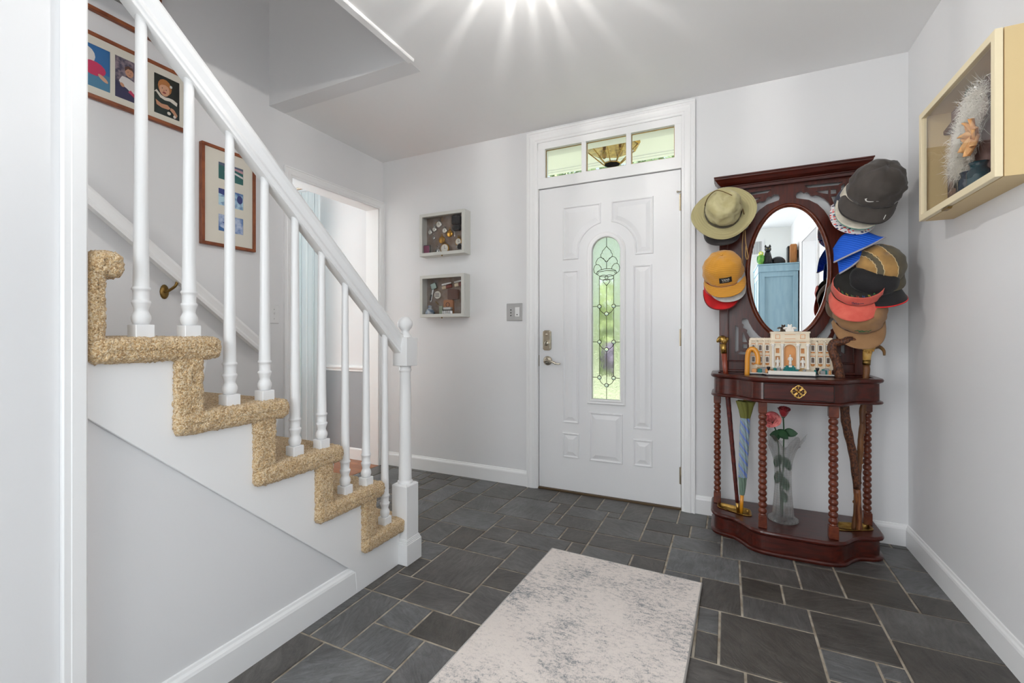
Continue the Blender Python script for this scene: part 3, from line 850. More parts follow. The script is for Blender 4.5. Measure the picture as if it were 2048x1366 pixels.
# ---- balustrade
rail = empty('stair_balustrade', (-1.365, 1.68, 0), 'white wooden stair balustrade with turned balusters and ball topped newel post', 'stair railing')
BX = -1.365
zr = lambda y: 1.024 + .8925 * (1.566 - y)
def baluster(y, zb):
    mb = MB()
    mb.rbox(BX - .021, BX + .021, y - .021, y + .021, zb - .02, zb + .040, .0015)
    zt = zr(y) + .03
    prof = [(.0145, .040), (.0165, .0405), (.0195, .048), (.0212, .055), (.0205, .063), (.0165, .0715), (.0150, .076), (.0162, .083), (.0185, .090), (.0195, .0935), (.0205, .096), (.0205, .100), (.0185, .1025),
            (.0168, .104), (.0172, .122), (.0180, .128), (.0202, .130), (.0205, .133), (.0195, .136), (.0172, .138)]
    prof += [(.0172 - .0050 * t ** .8, .138 + (zt - zb - .138) * t) for t in (.12, .3, .5, .7, .85, 1)]
    mb.lathe([(r, zb + z) for r, z in prof], (BX, y, 0), 20)
    return mb
for i in range(9):
    y = .638 + .1147 * i; k = 5 - i // 2
    obj('baluster', baluster(y, RISE * k - .004), M['trim'], rail)
rp = [(-.020, 0), (-.020, .008), (-.024, .012), (-.024, .018), (-.020, .022), (-.020, .028), (-.029, .045), (-.030, .058), (-.024, .068), (-.012, .074),
      (.012, .074), (.024, .068), (.030, .058), (.029, .045), (.020, .028), (.020, .022), (.024, .018), (.024, .012), (.020, .008), (.020, 0)]
mb = MB(); d = Vector((0, -1, .8925)).normalized(); up = Vector((0, .8925, 1)).normalized()
mb.sweep(rp, [Vector((BX, 1.652, zr(1.652))), Vector((BX, .516, zr(.516)))], lambda i: (Vector((1, 0, 0)), up), smooth=False)
obj('handrail', mb, M['trim'], rail, bevel=.0015)
NX, NY = -1.3515, 1.6785
mb = MB()
h = .0535; mb.rbox(NX - h, NX + h, NY - h, NY + h, 0, .095, .0015)
for (hh, z0, z1) in ((.051, .095, .101), (.0485, .101, .108), (.046, .108, .114)): mb.rbox(NX - hh, NX + hh, NY - hh, NY + hh, z0, z1, .001)
mb.rbox(NX - .043, NX + .043, NY - .043, NY + .043, .11, .352, .002)
mb.add([(NX + a * .043, NY + b * .043, .352) for a, b in ((-1, -1), (1, -1), (1, 1), (-1, 1))] + [(NX + a * .034, NY + b * .034, .358) for a, b in ((-1, -1), (1, -1), (1, 1), (-1, 1))], [(0, 1, 5, 4), (1, 2, 6, 5), (2, 3, 7, 6), (3, 0, 4, 7), (4, 5, 6, 7)])
mb.lathe([(.031, .352), (.034, .356), (.0355, .361), (.034, .367), (.030, .369), (.0295, .373), (.0305, .378), (.0295, .392), (.0285, .5), (.0262, .75), (.0245, .868), (.0255, .872), (.0285, .876), (.0285, .882), (.026, .886), (.026, .905)], (NX, NY, 0), 28)
mb.rbox(NX - .0405, NX + .0405, NY - .0405, NY + .0405, .900, 1.030, .002)
nw = obj('newel_post', mb, M['trim'], rail)
mb = MB()
R0 = .034; zc = 1.094
prof = [(.030, 1.030), (.030, 1.035), (.022, 1.047), (.0185, 1.054), (.0175, 1.060)] + [(R0 * sin(t), zc - R0 * cos(t)) for t in [pi * q / 14 for q in range(3, 14)]] + [(.0005, zc + R0)]
mb.lathe(prof, (NX, NY, 0), 28); obj('ball_finial', mb, M['trim'], nw)

# ---- wall rail on the left wall
wr = empty('wall_handrail', (-2.47, 1.3, 1.2), 'white sloping handrail fixed to the left wall behind the balusters', 'handrail')
prof = [(-.018, -.032), (.018, -.032), (.022, -.020), (.018, -.010), (.022, .004), (.026, .016), (.022, .028), (.010, .034), (-.010, .034), (-.022, .028), (-.026, .016), (-.022, .004), (-.018, -.010), (-.022, -.020)]
mb = MB(); zw = lambda y: .975 + .838 * (1.737 - y)
mb.sweep(prof, [Vector((-2.450, 1.752, zw(1.752))), Vector((-2.450, .4, zw(.4)))], lambda i: (Vector((1, 0, 0)), Vector((0, .64, .77))))
obj('rail', mb, M['trim'], wr)
mb = MB(); by = 1.30
mb.lathe([(.020, 0), (.020, .004), (.012, .008)], (0, 0, 0), 16, Matrix.Translation((XL, by - .025, zw(by) - .085)) @ Matrix.Rotation(pi / 2, 4, 'Y') @ Matrix.Scale(1.8, 4, (1, 0, 0)))
mb.tube(catmull([(XL + .004, by - .025, zw(by) - .085), (XL + .03, by - .02, zw(by) - .080), (XL + .062, by - .008, zw(by) - .058), (-2.452, by, zw(by) - .030)], 5), [.008] * 5 + [.0065] * 5 + [.0065] * 6, 10)
mb.rbox(-.012, .012, -.03, .03, -.003, .003, .001, Matrix.Translation((-2.452, by, zw(by) - .034)) @ Matrix.Rotation(-atan2(.838, 1), 4, 'X'))
obj('rail_bracket', mb, M['old_brass'], wr)

# ================================================================== light switches
t = empty('light_switch', (XL, 1.873, 1.171), 'white single toggle switch plate beside the cased opening', 'light switch')
mb = MB(); mb.rbox(XL, XL + .006, 1.838, 1.908, 1.114, 1.228, .0025); obj('plate', mb, M['plate'], t)
mb = MB(); mb.rbox(XL + .005, XL + .0065, 1.867, 1.879, 1.158, 1.184, .0004); mb.rbox(XL + .005, XL + .018, 1.8695, 1.8765, 1.170, 1.182, .0015); obj('toggle', mb, M['plate'], t)
for z in (1.142, 1.200):
    mb = MB(); mb.sphere((XL + .006, 1.873, z), .003, 8, 6); obj('screw', mb, M['steel_plate'], t)
t = empty('light_switch', (-1.342, YF, 1.20), 'brushed metal double switch plate left of the front door', 'light switch')
mb = MB(); mb.rbox(-1.402, -1.280, YF - .006, YF, 1.141, 1.263, .0025); obj('plate', mb, M['steel_plate'], t)
mb = MB(); mb.rbox(-1.335, -1.300, YF - .009, YF - .005, 1.168, 1.236, .002); obj('rocker', mb, M['plate'], t)
mb = MB(); mb.lathe([(.004, 0), (.004, .002)], (0, 0, 0), 10, Matrix.Translation((-1.318, YF - .009, 1.184)) @ RX); obj('indicator', mb, M['black'], t)
for z in (1.178, 1.198, 1.218):
    mb = MB(); mb.rbox(-1.371, -1.364, YF - .0085, YF - .005, z - .004, z + .004, .001); obj('slider_button', mb, M['black'], t)
# ================================================================== ceiling lanterns (the hall lamp hangs just above the picture's top edge; the rear one is added fill)
M['bulb'] = glass_mat('clear_bulb', (1, 1, 1))
M['panel_glass'] = glass_mat('seeded_lamp_glass', (.34, .34, .34))
M['bevel_glass'] = glass_mat('clear_bevel_glass', (1, 1, 1))
def ceiling_lantern(cx, cy, watts, label):
    n = 10; zt, zb, rt, rb = CEIL - .022, CEIL - .150, .150, .085
    t = empty('ceiling_light', (cx, cy, CEIL - .17), label, 'ceiling light')
    mb = MB(); mb.lathe([(.215, CEIL - .024), (.222, CEIL - .020), (.222, CEIL - .004), (.210, CEIL)], (cx, cy, 0), 32); obj('canopy', mb, M['brass'], t)  # canopy made wide to shade the ceiling close to the lamp
    pt = lambda a, z, k=1.0: Vector((cx + (rb + (rt - rb) * (z - zb) / (zt - zb)) * k * cos(a), cy + (rb + (rt - rb) * (z - zb) / (zt - zb)) * k * sin(a), z))
    g = MB(); bv = MB()
    rnd = random.Random(4)
    a = 0.0
    edges = []
    while a < 2 * pi - .02:
        w = rnd.uniform(.16, .34); e = rnd.uniform(.022, .055)
        edges.append((a, a + w, a + w + e)); a += w + e
    for (a0, a1, a2) in edges:
        k = 4
        for i in range(k):
            u0, u1 = a0 + (a1 - a0) * i / k, a0 + (a1 - a0) * (i + 1) / k
            g.add([pt(u0, zb), pt(u1, zb), pt(u1, zt), pt(u0, zt)], [(0, 1, 2, 3)])
        bv.add([pt(a1, zb), pt(a2, zb), pt(a2, zt), pt(a1, zt)], [(0, 1, 2, 3)])
    obj('glass_panel', g, M['panel_glass'], t, fix=False); obj('bevel_strip', bv, M['bevel_glass'], t, fix=False)
    mb = MB(); mb.lathe([(rb + .004, zb - .006), (rb + .006, zb), (rb + .004, zb + .006), (rb - .006, zb + .006), (rb - .006, zb - .006), (rb + .004, zb - .006)], (cx, cy, 0), n); obj('bottom_ring', mb, M['brass'], t)
    mb = MB(); mb.lathe([(rb - .004, zb - .003), (rb - .004, zb)], (cx, cy, 0), n); obj('bottom_glass', mb, M['bevel_glass'], t)
    mb = MB(); mb.sphere((cx, cy, CEIL - .072), .022, 14, 10); obj('bulb', mb, M['bulb'], t)
    l = light('lamp', 'POINT', (cx, cy, CEIL - .072), watts, (1, .965, .92), shadow_soft_size=.010)
ceiling_lantern(-.63, 1.40, 54, 'brass ceiling lantern of clear glass nearest the front door')
ceiling_lantern(-.35, -.75, 5, 'brass ceiling lantern added behind the photographer as fill light')  # unseen lantern added to light the near wall

# ================================================================== framed photographs on the stair wall
M['frame_wood'] = mat('reddish_oak_frame', srgb(150, 84, 48), .42, vary=(14, srgb(118, 60, 34), 5, (6, 1, 1)))
M['mat_board'] = mat('cream_mat_board', srgb(232, 226, 212), .85)
M['mat_white'] = mat('white_mat_board', srgb(230, 230, 232), .85)
M['picture_glass'] = glass_mat('picture_glass', (.98, .98, .98))
C_ = {}
def paint(r, g, b, rough=.45):
    k = (r, g, b, rough)
    if k not in C_: C_[k] = mat('print_ink_%d_%d_%d' % (r, g, b), srgb(r, g, b), rough)
    return C_[k]
def mottled(name, c1, c2, scale, rough=.45): return mat(name, srgb(*c1), rough, vary=(scale, srgb(*c2), 6, (1, 1, 1)))
PX = XL + .020
def picture_frame(y0, y1, z0, z1, w, label, depth=.026):
    t = empty('picture_frame', (XL, (y0 + y1) / 2, z0), label, 'picture', 'framed photographs on the stair wall')
    mb = MB()
    for (a, b, c, d) in ((y0, y1, z0, z0 + w), (y0, y1, z1 - w, z1), (y0, y0 + w, z0 + w, z1 - w), (y1 - w, y1, z0 + w, z1 - w)): mb.rbox(XL + .002, XL + depth, a, b, c, d, .002)
    obj('frame', mb, M['frame_wood'], t)
    return t
def print_(t, y0, y1, z0, z1, bgm, shapes, name='photograph'):
    """a printed photograph: background sheet plus flat printed shapes lying on it"""
    mats = [bgm]; mb = MB(); x = PX - .002
    mb.box(x - .001, x, y0, y1, z0, z1)
    for k, (m, pts) in enumerate(shapes):
        mats.append(m); mb.cur = len(mats) - 1
        P = [(y0 + (y1 - y0) * min(max(u, .0), 1), z0 + (z1 - z0) * min(max(v, .0), 1)) for u, v in pts]
        mb.prism(P, YZ, x, x + .00015 * (k + 1))
    return obj(name, mb, mats, t)
def ell(cx, cy, rx, ry, n=14, rot=0):
    return [(cx + rx * cos(2 * pi * k / n) * cos(rot) - ry * sin(2 * pi * k / n) * sin(rot), cy + rx * cos(2 * pi * k / n) * sin(rot) + ry * sin(2 * pi * k / n) * cos(rot)) for k in range(n)]
def opening_line(mb, y0, y1, z0, z1):
    mb.prism(frame_rect(y0 - .003, y1 + .003, z0 - .003, z1 + .003, .003), YZ, PX - .002, PX + .0006)

skin = paint(206, 150, 118); skin2 = paint(222, 168, 136); hair = paint(84, 48, 34); hairl = paint(188, 120, 62)
# --- long frame with child portraits
t = picture_frame(.58, 1.383, 2.077, 2.365, .017, 'long wooden frame with a row of colour portraits of small children')
holes = [(.640, .838), (.862, 1.062), (1.082, 1.272)] ; hz = (2.118, 2.325)
holes = [(.80, .955, 2.125, 2.312), (.975, 1.115, 2.125, 2.312), (1.163, 1.309, 2.118, 2.318)]
holes = [(.66, .800, 2.13, 2.312), (.862, 1.035, 2.125, 2.312), (1.075, 1.190, 2.125, 2.315), (1.225, 1.325, 2.118, 2.315)]
holes = [(.70, .86, 2.13, 2.312), (.905, 1.052, 2.125, 2.312), (1.081, 1.193, 2.125, 2.312), (1.222, 1.338, 2.122, 2.312)]
holes = [(.905, 1.050, 2.128, 2.312), (1.068, 1.192, 2.125, 2.312), (1.222, 1.334, 2.122, 2.314)]
mb = MB(); mb.prism([[(.595, 2.092), (1.368, 2.092), (1.368, 2.350), (.595, 2.350)]] + [[(a, c), (a, d), (b, d), (b, c)] for a, b, c, d in holes], YZ, PX - .001, PX)
obj('mat_board', mb, M['mat_board'], t)
print_(t, *holes[0], paint(38, 108, 168), [(paint(70, 130, 164), [(0, 0), (1, 0), (1, .38), (0, .42)]), (paint(226, 220, 216), ell(.42, .72, .22, .2)), (paint(206, 42, 92), ell(.60, .45, .30, .17)), (skin2, ell(.83, .28, .14, .05, rot=-.5))])
print_(t, *holes[1], mottled('photo_foliage', (74, 68, 88), (150, 132, 140), 60), [(paint(46, 44, 84), [(0, 0), (1, 0), (1, .12), (.45, .25), (0, .42)]), (paint(228, 222, 220), [(.12, .42), (.22, .56), (.40, .56), (.58, .52), (.72, .40), (.80, .28), (.66, .22), (.50, .22), (.36, .30), (.20, .34)]),
      (skin, ell(.44, .70, .13, .115)), (hair, [(.30, .70), (.30, .80), (.40, .86), (.54, .84), (.59, .74), (.52, .78), (.40, .79), (.34, .74)]), (paint(60, 30, 26), ell(.40, .71, .012, .01)), (paint(60, 30, 26), ell(.49, .70, .012, .01)), (paint(168, 92, 80), ell(.46, .645, .035, .010)),
      (skin, ell(.22, .34, .07, .045, rot=-.4)), (paint(198, 52, 92), [(.40, .22), (.70, .08), (.86, .05), (.84, .12), (.66, .17), (.48, .28)]), (paint(198, 52, 92), ell(.76, .24, .07, .05)), (paint(236, 230, 230), ell(.84, .08, .07, .05))])
print_(t, *holes[2], mottled('photo_dark_ground', (36, 42, 34), (22, 26, 22), 30), [(paint(30, 44, 40), [(.05, .0), (.05, .42), (.25, .52), (.70, .48), (.95, .36), (1, .0)]), (paint(232, 224, 212), [(0, .52), (.08, .54), (.24, .43), (.42, .40), (.62, .42), (.90, .36), (.92, .45), (.74, .50), (.58, .50), (.44, .48), (.28, .50), (.10, .60)]),
      (hairl, ell(.42, .73, .27, .20)), (skin2, ell(.40, .66, .20, .165)), (hairl, [(.18, .70), (.22, .84), (.42, .88), (.60, .82), (.66, .64), (.58, .76), (.44, .79), (.30, .77)]), (paint(70, 36, 28), ell(.32, .69, .02, .012)), (paint(70, 36, 28), ell(.47, .67, .02, .012)), (paint(150, 58, 52), ell(.40, .585, .07, .022)), (paint(196, 132, 100), ell(.385, .635, .02, .02)),
      (paint(240, 238, 232), ell(.66, .80, .05, .035)), (skin, [(.06, .34), (.28, .28), (.52, .30), (.64, .24), (.56, .19), (.30, .18), (.10, .22)]), (skin, [(.92, .12), (.78, .24), (.66, .26), (.62, .20), (.74, .14), (.86, .04)]), (paint(236, 226, 214), ell(.58, .10, .07, .04)), (paint(232, 226, 216), ell(.80, .06, .05, .04))])
mb = MB(); mb.box(PX + .001, PX + .0022, .596, 1.367, 2.093, 2.349); obj('picture_glass', mb, M['picture_glass'], t)
# --- frame above it, mostly hidden by the rail
t = picture_frame(.58, 1.253, 2.462, 2.90, .017, 'wooden frame with a landscape print high on the stair wall under the handrail')
mb = MB(); mb.prism([[(.595, 2.477), (1.238, 2.477), (1.238, 2.885), (.595, 2.885)], [(.99, 2.555), (.99, 2.80), (1.20, 2.80), (1.20, 2.555)]], YZ, PX - .001, PX); obj('mat_board', mb, M['mat_white'], t)
print_(t, .99, 1.20, 2.555, 2.80, mottled('print_seascape', (150, 146, 140), (84, 100, 112), 46), [(paint(196, 178, 150), ell(.55, .25, .22, .12)), (paint(58, 74, 80), ell(.55, .22, .10, .06)), (paint(120, 112, 104), ell(.8, .1, .16, .08))])
mb = MB(); mb.box(PX + .001, PX + .0022, .596, 1.237, 2.478, 2.884); obj('picture_glass', mb, M['picture_glass'], t)
# --- upright frame with three prints
t = picture_frame(1.437, 1.738, 1.526, 2.066, .016, 'upright wooden frame with three small blue prints above one another', depth=.03)
hh = [(1.528, 1.667, 1.897, 1.988), (1.528, 1.667, 1.754, 1.845), (1.528, 1.667, 1.613, 1.704)]
mb = MB(); mb.prism([[(1.452, 1.541), (1.723, 1.541), (1.723, 2.051), (1.452, 2.051)]] + [[(a, c), (a, d), (b, d), (b, c)] for a, b, c, d in hh], YZ, PX - .001, PX); obj('mat_board', mb, M['mat_board'], t)
print_(t, *hh[0], paint(38, 104, 100), [(paint(84, 96, 120), [(0, .85), (1, .72), (1, 1), (0, 1)]), (paint(196, 150, 156), [(.62, .78), (1, .70), (1, .86), (.62, .9)]), (paint(214, 188, 190), [(.22, .50), (.34, .56), (.62, .10), (.50, .02)]), (paint(222, 216, 216), [(.58, .55), (1, .38), (1, .5), (.6, .66)])])
print_(t, *hh[1], mottled('print_water', (68, 104, 164), (180, 214, 232), 34), [(paint(38, 58, 130), [(0, .7), (.3, .62), (.42, .9), (.3, 1), (0, 1)]), (paint(190, 222, 232), [(0, .1), (.3, .3), (.24, .55), (0, .5)]), (paint(206, 190, 216), ell(.42, .78, .10, .14)), (paint(36, 50, 120), ell(.86, .6, .12, .26)), (paint(206, 190, 214), ell(.56, .5, .09, .10))])
print_(t, *hh[2], mottled('print_wave', (96, 130, 190), (196, 208, 230), 30), [(paint(54, 66, 140), [(.15, .55), (.45, .62), (.55, .5), (.3, .4)]), (paint(206, 208, 226), [(.18, .12), (.40, .50), (.52, .45), (.55, .1)]), (paint(54, 106, 168), [(0, .0), (.5, .0), (.3, .12), (0, .3)])])
mb = MB(); mb.box(PX + .001, PX + .0022, 1.453, 1.722, 1.542, 2.050); obj('picture_glass', mb, M['picture_glass'], t)

# ================================================================== shadow boxes on the front wall
M['box_paint'] = mat('grey_white_box_paint', srgb(206, 206, 200), .5, bump=(60, .05))
M['box_cream'] = mat('cream_box_paint', srgb(232, 218, 184), .5, bump=(60, .05))
M['box_tan'] = mat('tan_box_side', srgb(214, 190, 142), .5)
M['box_back'] = mat('taupe_backing', srgb(150, 138, 130), .8, vary=(22, srgb(132, 112, 98), 5, (1, 1, 1)))
M['silver'] = mat('polished_silver', srgb(206, 206, 204), .22, 1.0)
M['gold'] = mat('polished_gold', srgb(214, 164, 82), .25, 1.0)
M['dial'] = mat('white_watch_dial', srgb(230, 226, 216), .4)
M['dark_leather'] = mat('black_leather', srgb(32, 30, 30), .5, bump=(160, .3))
M['brown_leather'] = mat('brown_leather', srgb(88, 54, 40), .45, bump=(160, .3))
M['tan_leather'] = mat('tan_leather', srgb(168, 112, 72), .45, bump=(160, .3))
def shadow_box(x0, x1, z0, z1, yf, label):
    t = empty('shadow_box', ((x0 + x1) / 2, YF, z0), label, 'display box', 'glass fronted display boxes on the walls')
    b = .012
    mb = MB()
    for q in ((x0, x0 + b, z0 + b, z1 - b), (x1 - b, x1, z0 + b, z1 - b), (x0, x1, z0, z0 + b), (x0, x1, z1 - b, z1)): mb.box(q[0], q[1], yf + .018, YF, q[2], q[3])
    obj('body', mb, M['box_paint'], t)
    mb = MB(); mb.box(x0 + b, x1 - b, YF - .010, YF - .002, z0 + b, z1 - b); obj('back_panel', mb, M['box_back'], t)
    mb = MB(); mb.prism(frame_rect(x0, x1, z0, z1, .024), XZ, yf, yf + .0165); fr = obj('door_frame', mb, M['box_paint'], t, bevel=.0015)
    mb = MB(); mb.box(x0 + .022, x1 - .022, yf + .008, yf + .010, z0 + .022, z1 - .022); obj('pane', mb, M['picture_glass'], fr)
    mb = MB(); mb.sphere(((x0 + x1) / 2, yf + .008, z0 - .004), .006, 10, 6); obj('catch', mb, M['old_brass'], t)
    return t
B1 = (-2.092, -1.698, 1.632, 1.948); B2 = (-2.090, -1.702, 1.174, 1.487); BY = 2.765
shadow_box(*B1, BY, 'grey white shadow box of pocket watches, upper of two by the door')
shadow_box(*B2, BY, 'grey white shadow box of small keepsakes, lower of two by the door')
YK = YF - .012                                   # face of the backing
def at1(u, v):   # position on the backing of the upper box from fractions of its opening
    return B1[0] + .012 + (B1[1] - B1[0] - .024) * u * .87, B1[2] + .012 + (B1[3] - B1[2] - .024) * v
def at2(u, v): return B2[0] + .012 + (B2[1] - B2[0] - .024) * u * .88, B2[2] + .012 + (B2[3] - B2[2] - .024) * v
def disc(mb, x, z, r, d, y=YK, n=24): mb.lathe([(r * .92, 0), (r, d * .3), (r, d * .7), (r * .9, d)], (0, 0, 0), n, Matrix.Translation((x, y, z)) @ RX)
def pocket_watch(x, z, r, case, face, label, chain=None, y=YK):
    t = empty('pocket_watch', (x, y, z - r), label, 'pocket watch', 'pocket watches in the upper shadow box')
    mb = MB(); disc(mb, x, z, r, .010, y); obj('case', mb, case, t)
    if face:
        mb = MB(); disc(mb, x, z, r * .84, .0115, y); d = obj('dial', mb, M['dial'], t)
        mb = MB(); mb.box(x - .0008, x + .0008, y - .0128, y - .0115, z - r * .1, z + r * .55); mb.box(x - .0008, x + r * .4, y - .0128, y - .0115, z - .0008, z + .0008); obj('hand', mb, M['black'], d)
    mb = MB(); mb.lathe([(.003, 0), (.004, .003), (.004, .007), (.0028, .008)], (x, y - .005, z + r), 10); obj('crown', mb, case, t)
    mb = MB(); mb.tube([(x + .0085 * cos(2 * pi * k / 14), y - .005, z + r + .011 + .0085 * sin(2 * pi * k / 14)) for k in range(14)], .0014, 6, closed=True); obj('bow', mb, case, t)
    if chain:
        mb = MB(); mb.tube(catmull([(x + a, y - .004, z + r + .018 + b) for a, b in chain], 4), .0016, 6); obj('chain', mb, M['gold'], t)
    return t
M['gold_dark'] = mat('worn_gold', srgb(176, 132, 66), .35, 1.0)
for args in [(.11, .62, .019, M['silver'], 1, 'small silver watch with white face leftmost in the upper shadow box'), (.235, .68, .019, M['silver'], 1, 'small silver watch second from the left in the upper shadow box'),
             (.36, .80, .026, M['silver'], 1, 'silver pocket watch in the top row of the upper shadow box'), (.52, .62, .021, M['silver'], 1, 'silver watch with pale face in the middle of the upper shadow box'),
             (.66, .53, .026, M['gold'], 0, 'gold closed pocket watch right of centre in the upper shadow box'), (.44, .39, .028, M['gold_dark'], 0, 'dull gold closed pocket watch in the middle of the upper shadow box'),
             (.52, .16, .040, M['gold_dark'], 1, 'large pocket watch with white face standing low in the upper shadow box'), (.90, .30, .029, M['gold_dark'], 1, 'white faced pocket watch at the right of the upper shadow box'),
             (.33, .09, .026, M['silver'], 0, 'silver closed pocket watch low in the upper shadow box beside the purple pouch'), (.22, .46, .012, M['silver'], 0, 'tiny silver pendant watch at the left of the upper shadow box')]:
    x, z = at1(args[0], args[1]); pocket_watch(x, z, *args[2:], chain=[(0, 0), (.02, .02), (.05, .01), (.07, .035), (.065, .07)] if args[0] == .235 else None)
x, z = at1(.1, .0)
mb = MB(); mb.rbox(x - .032, x + .030, YK - .045, YK - .034, z + .001, z + .078, .004); mb.cur = 1; mb.rbox(x - .026, x + .024, YK - .047, YK - .044, z + .006, z + .072, .001)
tag(obj('purse', mb, [M['dark_leather'], mat('plum_cloth', srgb(140, 62, 96), .7)]), 'small plum purple pouch with black edge in the upper shadow box', 'pouch')
x, z = at1(.90, .60)
mb = MB(); mb.rbox(x - .040, x + .030, YK - .05, YK, z + .03, z + .105, .012); mb.sphere((x - .004, YK - .026, z + .012), .03, 14, 8, sc=(1.2, .8, .8)); mb.rbox(x - .034, x + .03, YK - .045, YK - .01, z - .012, z + .012, .008)
tag(obj('opera_glasses', mb, M['dark_leather']), 'black leather case with folded eyeglasses in the upper shadow box', 'case')
x, z = at1(.97, .12)
mb = MB(); disc(mb, x - .006, z + .012, .027, .018); mb.cur = 1; mb.tube([(x - .006 + .021 * cos(2 * pi * k / 18), YK - .019, z + .012 + .021 * sin(2 * pi * k / 18)) for k in range(18)], .0022, 6, closed=True)
tag(obj('compass', mb, [M['dark_leather'], M['silver']]), 'round black compass with pale ring in the right corner of the upper box', 'compass')
x, z = at1(.79, .60)
mb = MB(); mb.tube([(x, YK - .003, z - .05 + .009 * k + .002 * (k % 2)) for k in range(16)], .0028, 6); tag(obj('watch_chain', mb, M['silver']), 'thin silver chain hanging beside the black case in the upper box', 'chain')
# --- lower box
def card(name, mbf, m, label, cat): return tag(obj(name, mbf, m), label, cat)
x, z = at2(.16, .58)
mb = MB(); Mr = Matrix.Translation((x, YK - .006, z)) @ Matrix.Rotation(radians(14), 4, 'Y'); mb.rbox(-.009, .009, -.006, .006, -.062, .062, .003, Mr); mb.cur = 1; mb.rbox(-.006, .006, -.0075, -.005, -.05, -.005, .001, Mr)
card('mouth_organ', mb, [M['silver'], M['black']], 'slim silver ruler like bar standing at the left of the lower box', 'keepsake')
x, z = at2(.22, .78)
mb = MB(); Mr = Matrix.Translation((x, YK - .010, z)) @ Matrix.Rotation(radians(-18), 4, 'Y'); mb.rbox(-.024, .024, -.010, .010, -.022, .022, .003, Mr)
card('lighter', mb, mat('silver_green_enamel', srgb(132, 146, 140), .25, .8), 'square silver lighter at the top left of the lower box', 'lighter')
x, z = at2(.31, .55)
mb = MB(); disc(mb, x, z, .029, .007); mb.cur = 1
for k in range(3): mb.box(x - .018, x + .018, YK - .0082, YK - .0068, z - .012 + .011 * k, z - .008 + .011 * k)
card('badge', mb, [M['dial'], M['black']], 'round white lettered button badge in the lower box', 'badge')
for (u, v, lab) in ((.58, .78, 'folding knife with red and silver handle in the lower box'), (.97, .83, 'second folding knife at the top right of the lower box')):
    x, z = at2(u, v); x = min(x, B2[1] - .080)
    mb = MB(); Mr = Matrix.Translation((x, YK - .007, z)) @ Matrix.Rotation(radians(-9), 4, 'Y')
    mb.rbox(-.044, .044, -.006, .006, .004, .022, .004, Mr); mb.cur = 1; mb.rbox(-.044, -.008, -.0075, .006, -.022, .002, .004, Mr); mb.cur = 2; mb.rbox(-.008, .044, -.0075, .006, -.022, .002, .004, Mr)
    card('pocket_knife', mb, [M['silver'], mat('pale_horn', srgb(214, 196, 168), .4), mat('red_brown_scale', srgb(120, 52, 40), .4)], lab, 'knife')
x, z = at2(.78, .56)
mb = MB(); mb.prism(round_poly([(x - .048, z - .042), (x + .046, z - .042), (x + .046, z + .03), (x - .048, z + .04)], .012), XZ, YK - .022, YK); card('leather_case', mb, M['brown_leather'], 'dark brown leather case in the middle right of the lower box', 'case')
x, z = at2(.64, .22)
mb = MB(); mb.prism(round_poly([(x - .042, z - .055), (x + .042, z - .055), (x + .042, z + .055), (x - .042, z + .055)], .015), XZ, YK - .018, YK); mb.cur = 1; mb.tube([(x - .004 + .016 * cos(2 * pi * k / 16), YK - .019, z + .018 + .016 * sin(2 * pi * k / 16)) for k in range(16)], .002, 6, closed=True)
card('leather_purse', mb, [M['tan_leather'], M['brown_leather']], 'tan leather purse with stamped ring low in the lower box', 'purse')
x, z = at2(.66, .0)
mb = MB(); mb.rbox(x - .045, x + .045, YK - .050, YK - .024, z + .001, z + .042, .008); mb.cur = 1; mb.rbox(x - .03, x + .036, YK - .052, YK - .022, z + .043, z + .062, .003)
for k in range(5): mb.box(x - .036 + .016 * k, x - .030 + .016 * k, YK - .052, YK - .050, z + .006, z + .036)
card('silver_box', mb, [M['silver'], M['steel_plate']], 'engraved silver trinket box on the floor of the lower box', 'trinket box')
x, z = at2(.13, .0)
mb = MB(); mb.lathe([(.022, .001), (.034, .012), (.036, .028), (.026, .046), (.012, .056), (.014, .062), (.016, .074), (.006, .080)], (x + .01, YK - .034, z), 18)
card('inkwell', mb, mat('blue_glass', srgb(92, 112, 138), .12, vary=(40, srgb(190, 196, 200), 3, (1, 1, 1))), 'small blue and silver glass bottle in the left corner of the lower box', 'bottle')
x, z = at2(.44, .15)
mb = MB(); mb.rbox(x - .016, x + .016, YK - .024, YK, z - .03, z + .03, .003); card('match_safe', mb, mat('grey_green_tin', srgb(150, 160, 140), .45), 'small grey green tin beside the tan purse in the lower box', 'tin')
x, z = at2(.30, .34); mb = MB(); mb.tube(catmull([(x - .014, YK - .004, z + .012), (x, YK - .004, z), (x + .012, YK - .004, z - .012)], 4), .0035, 8); card('small_key', mb, M['old_brass'], 'little brass key lying in the middle left of the lower box', 'key')

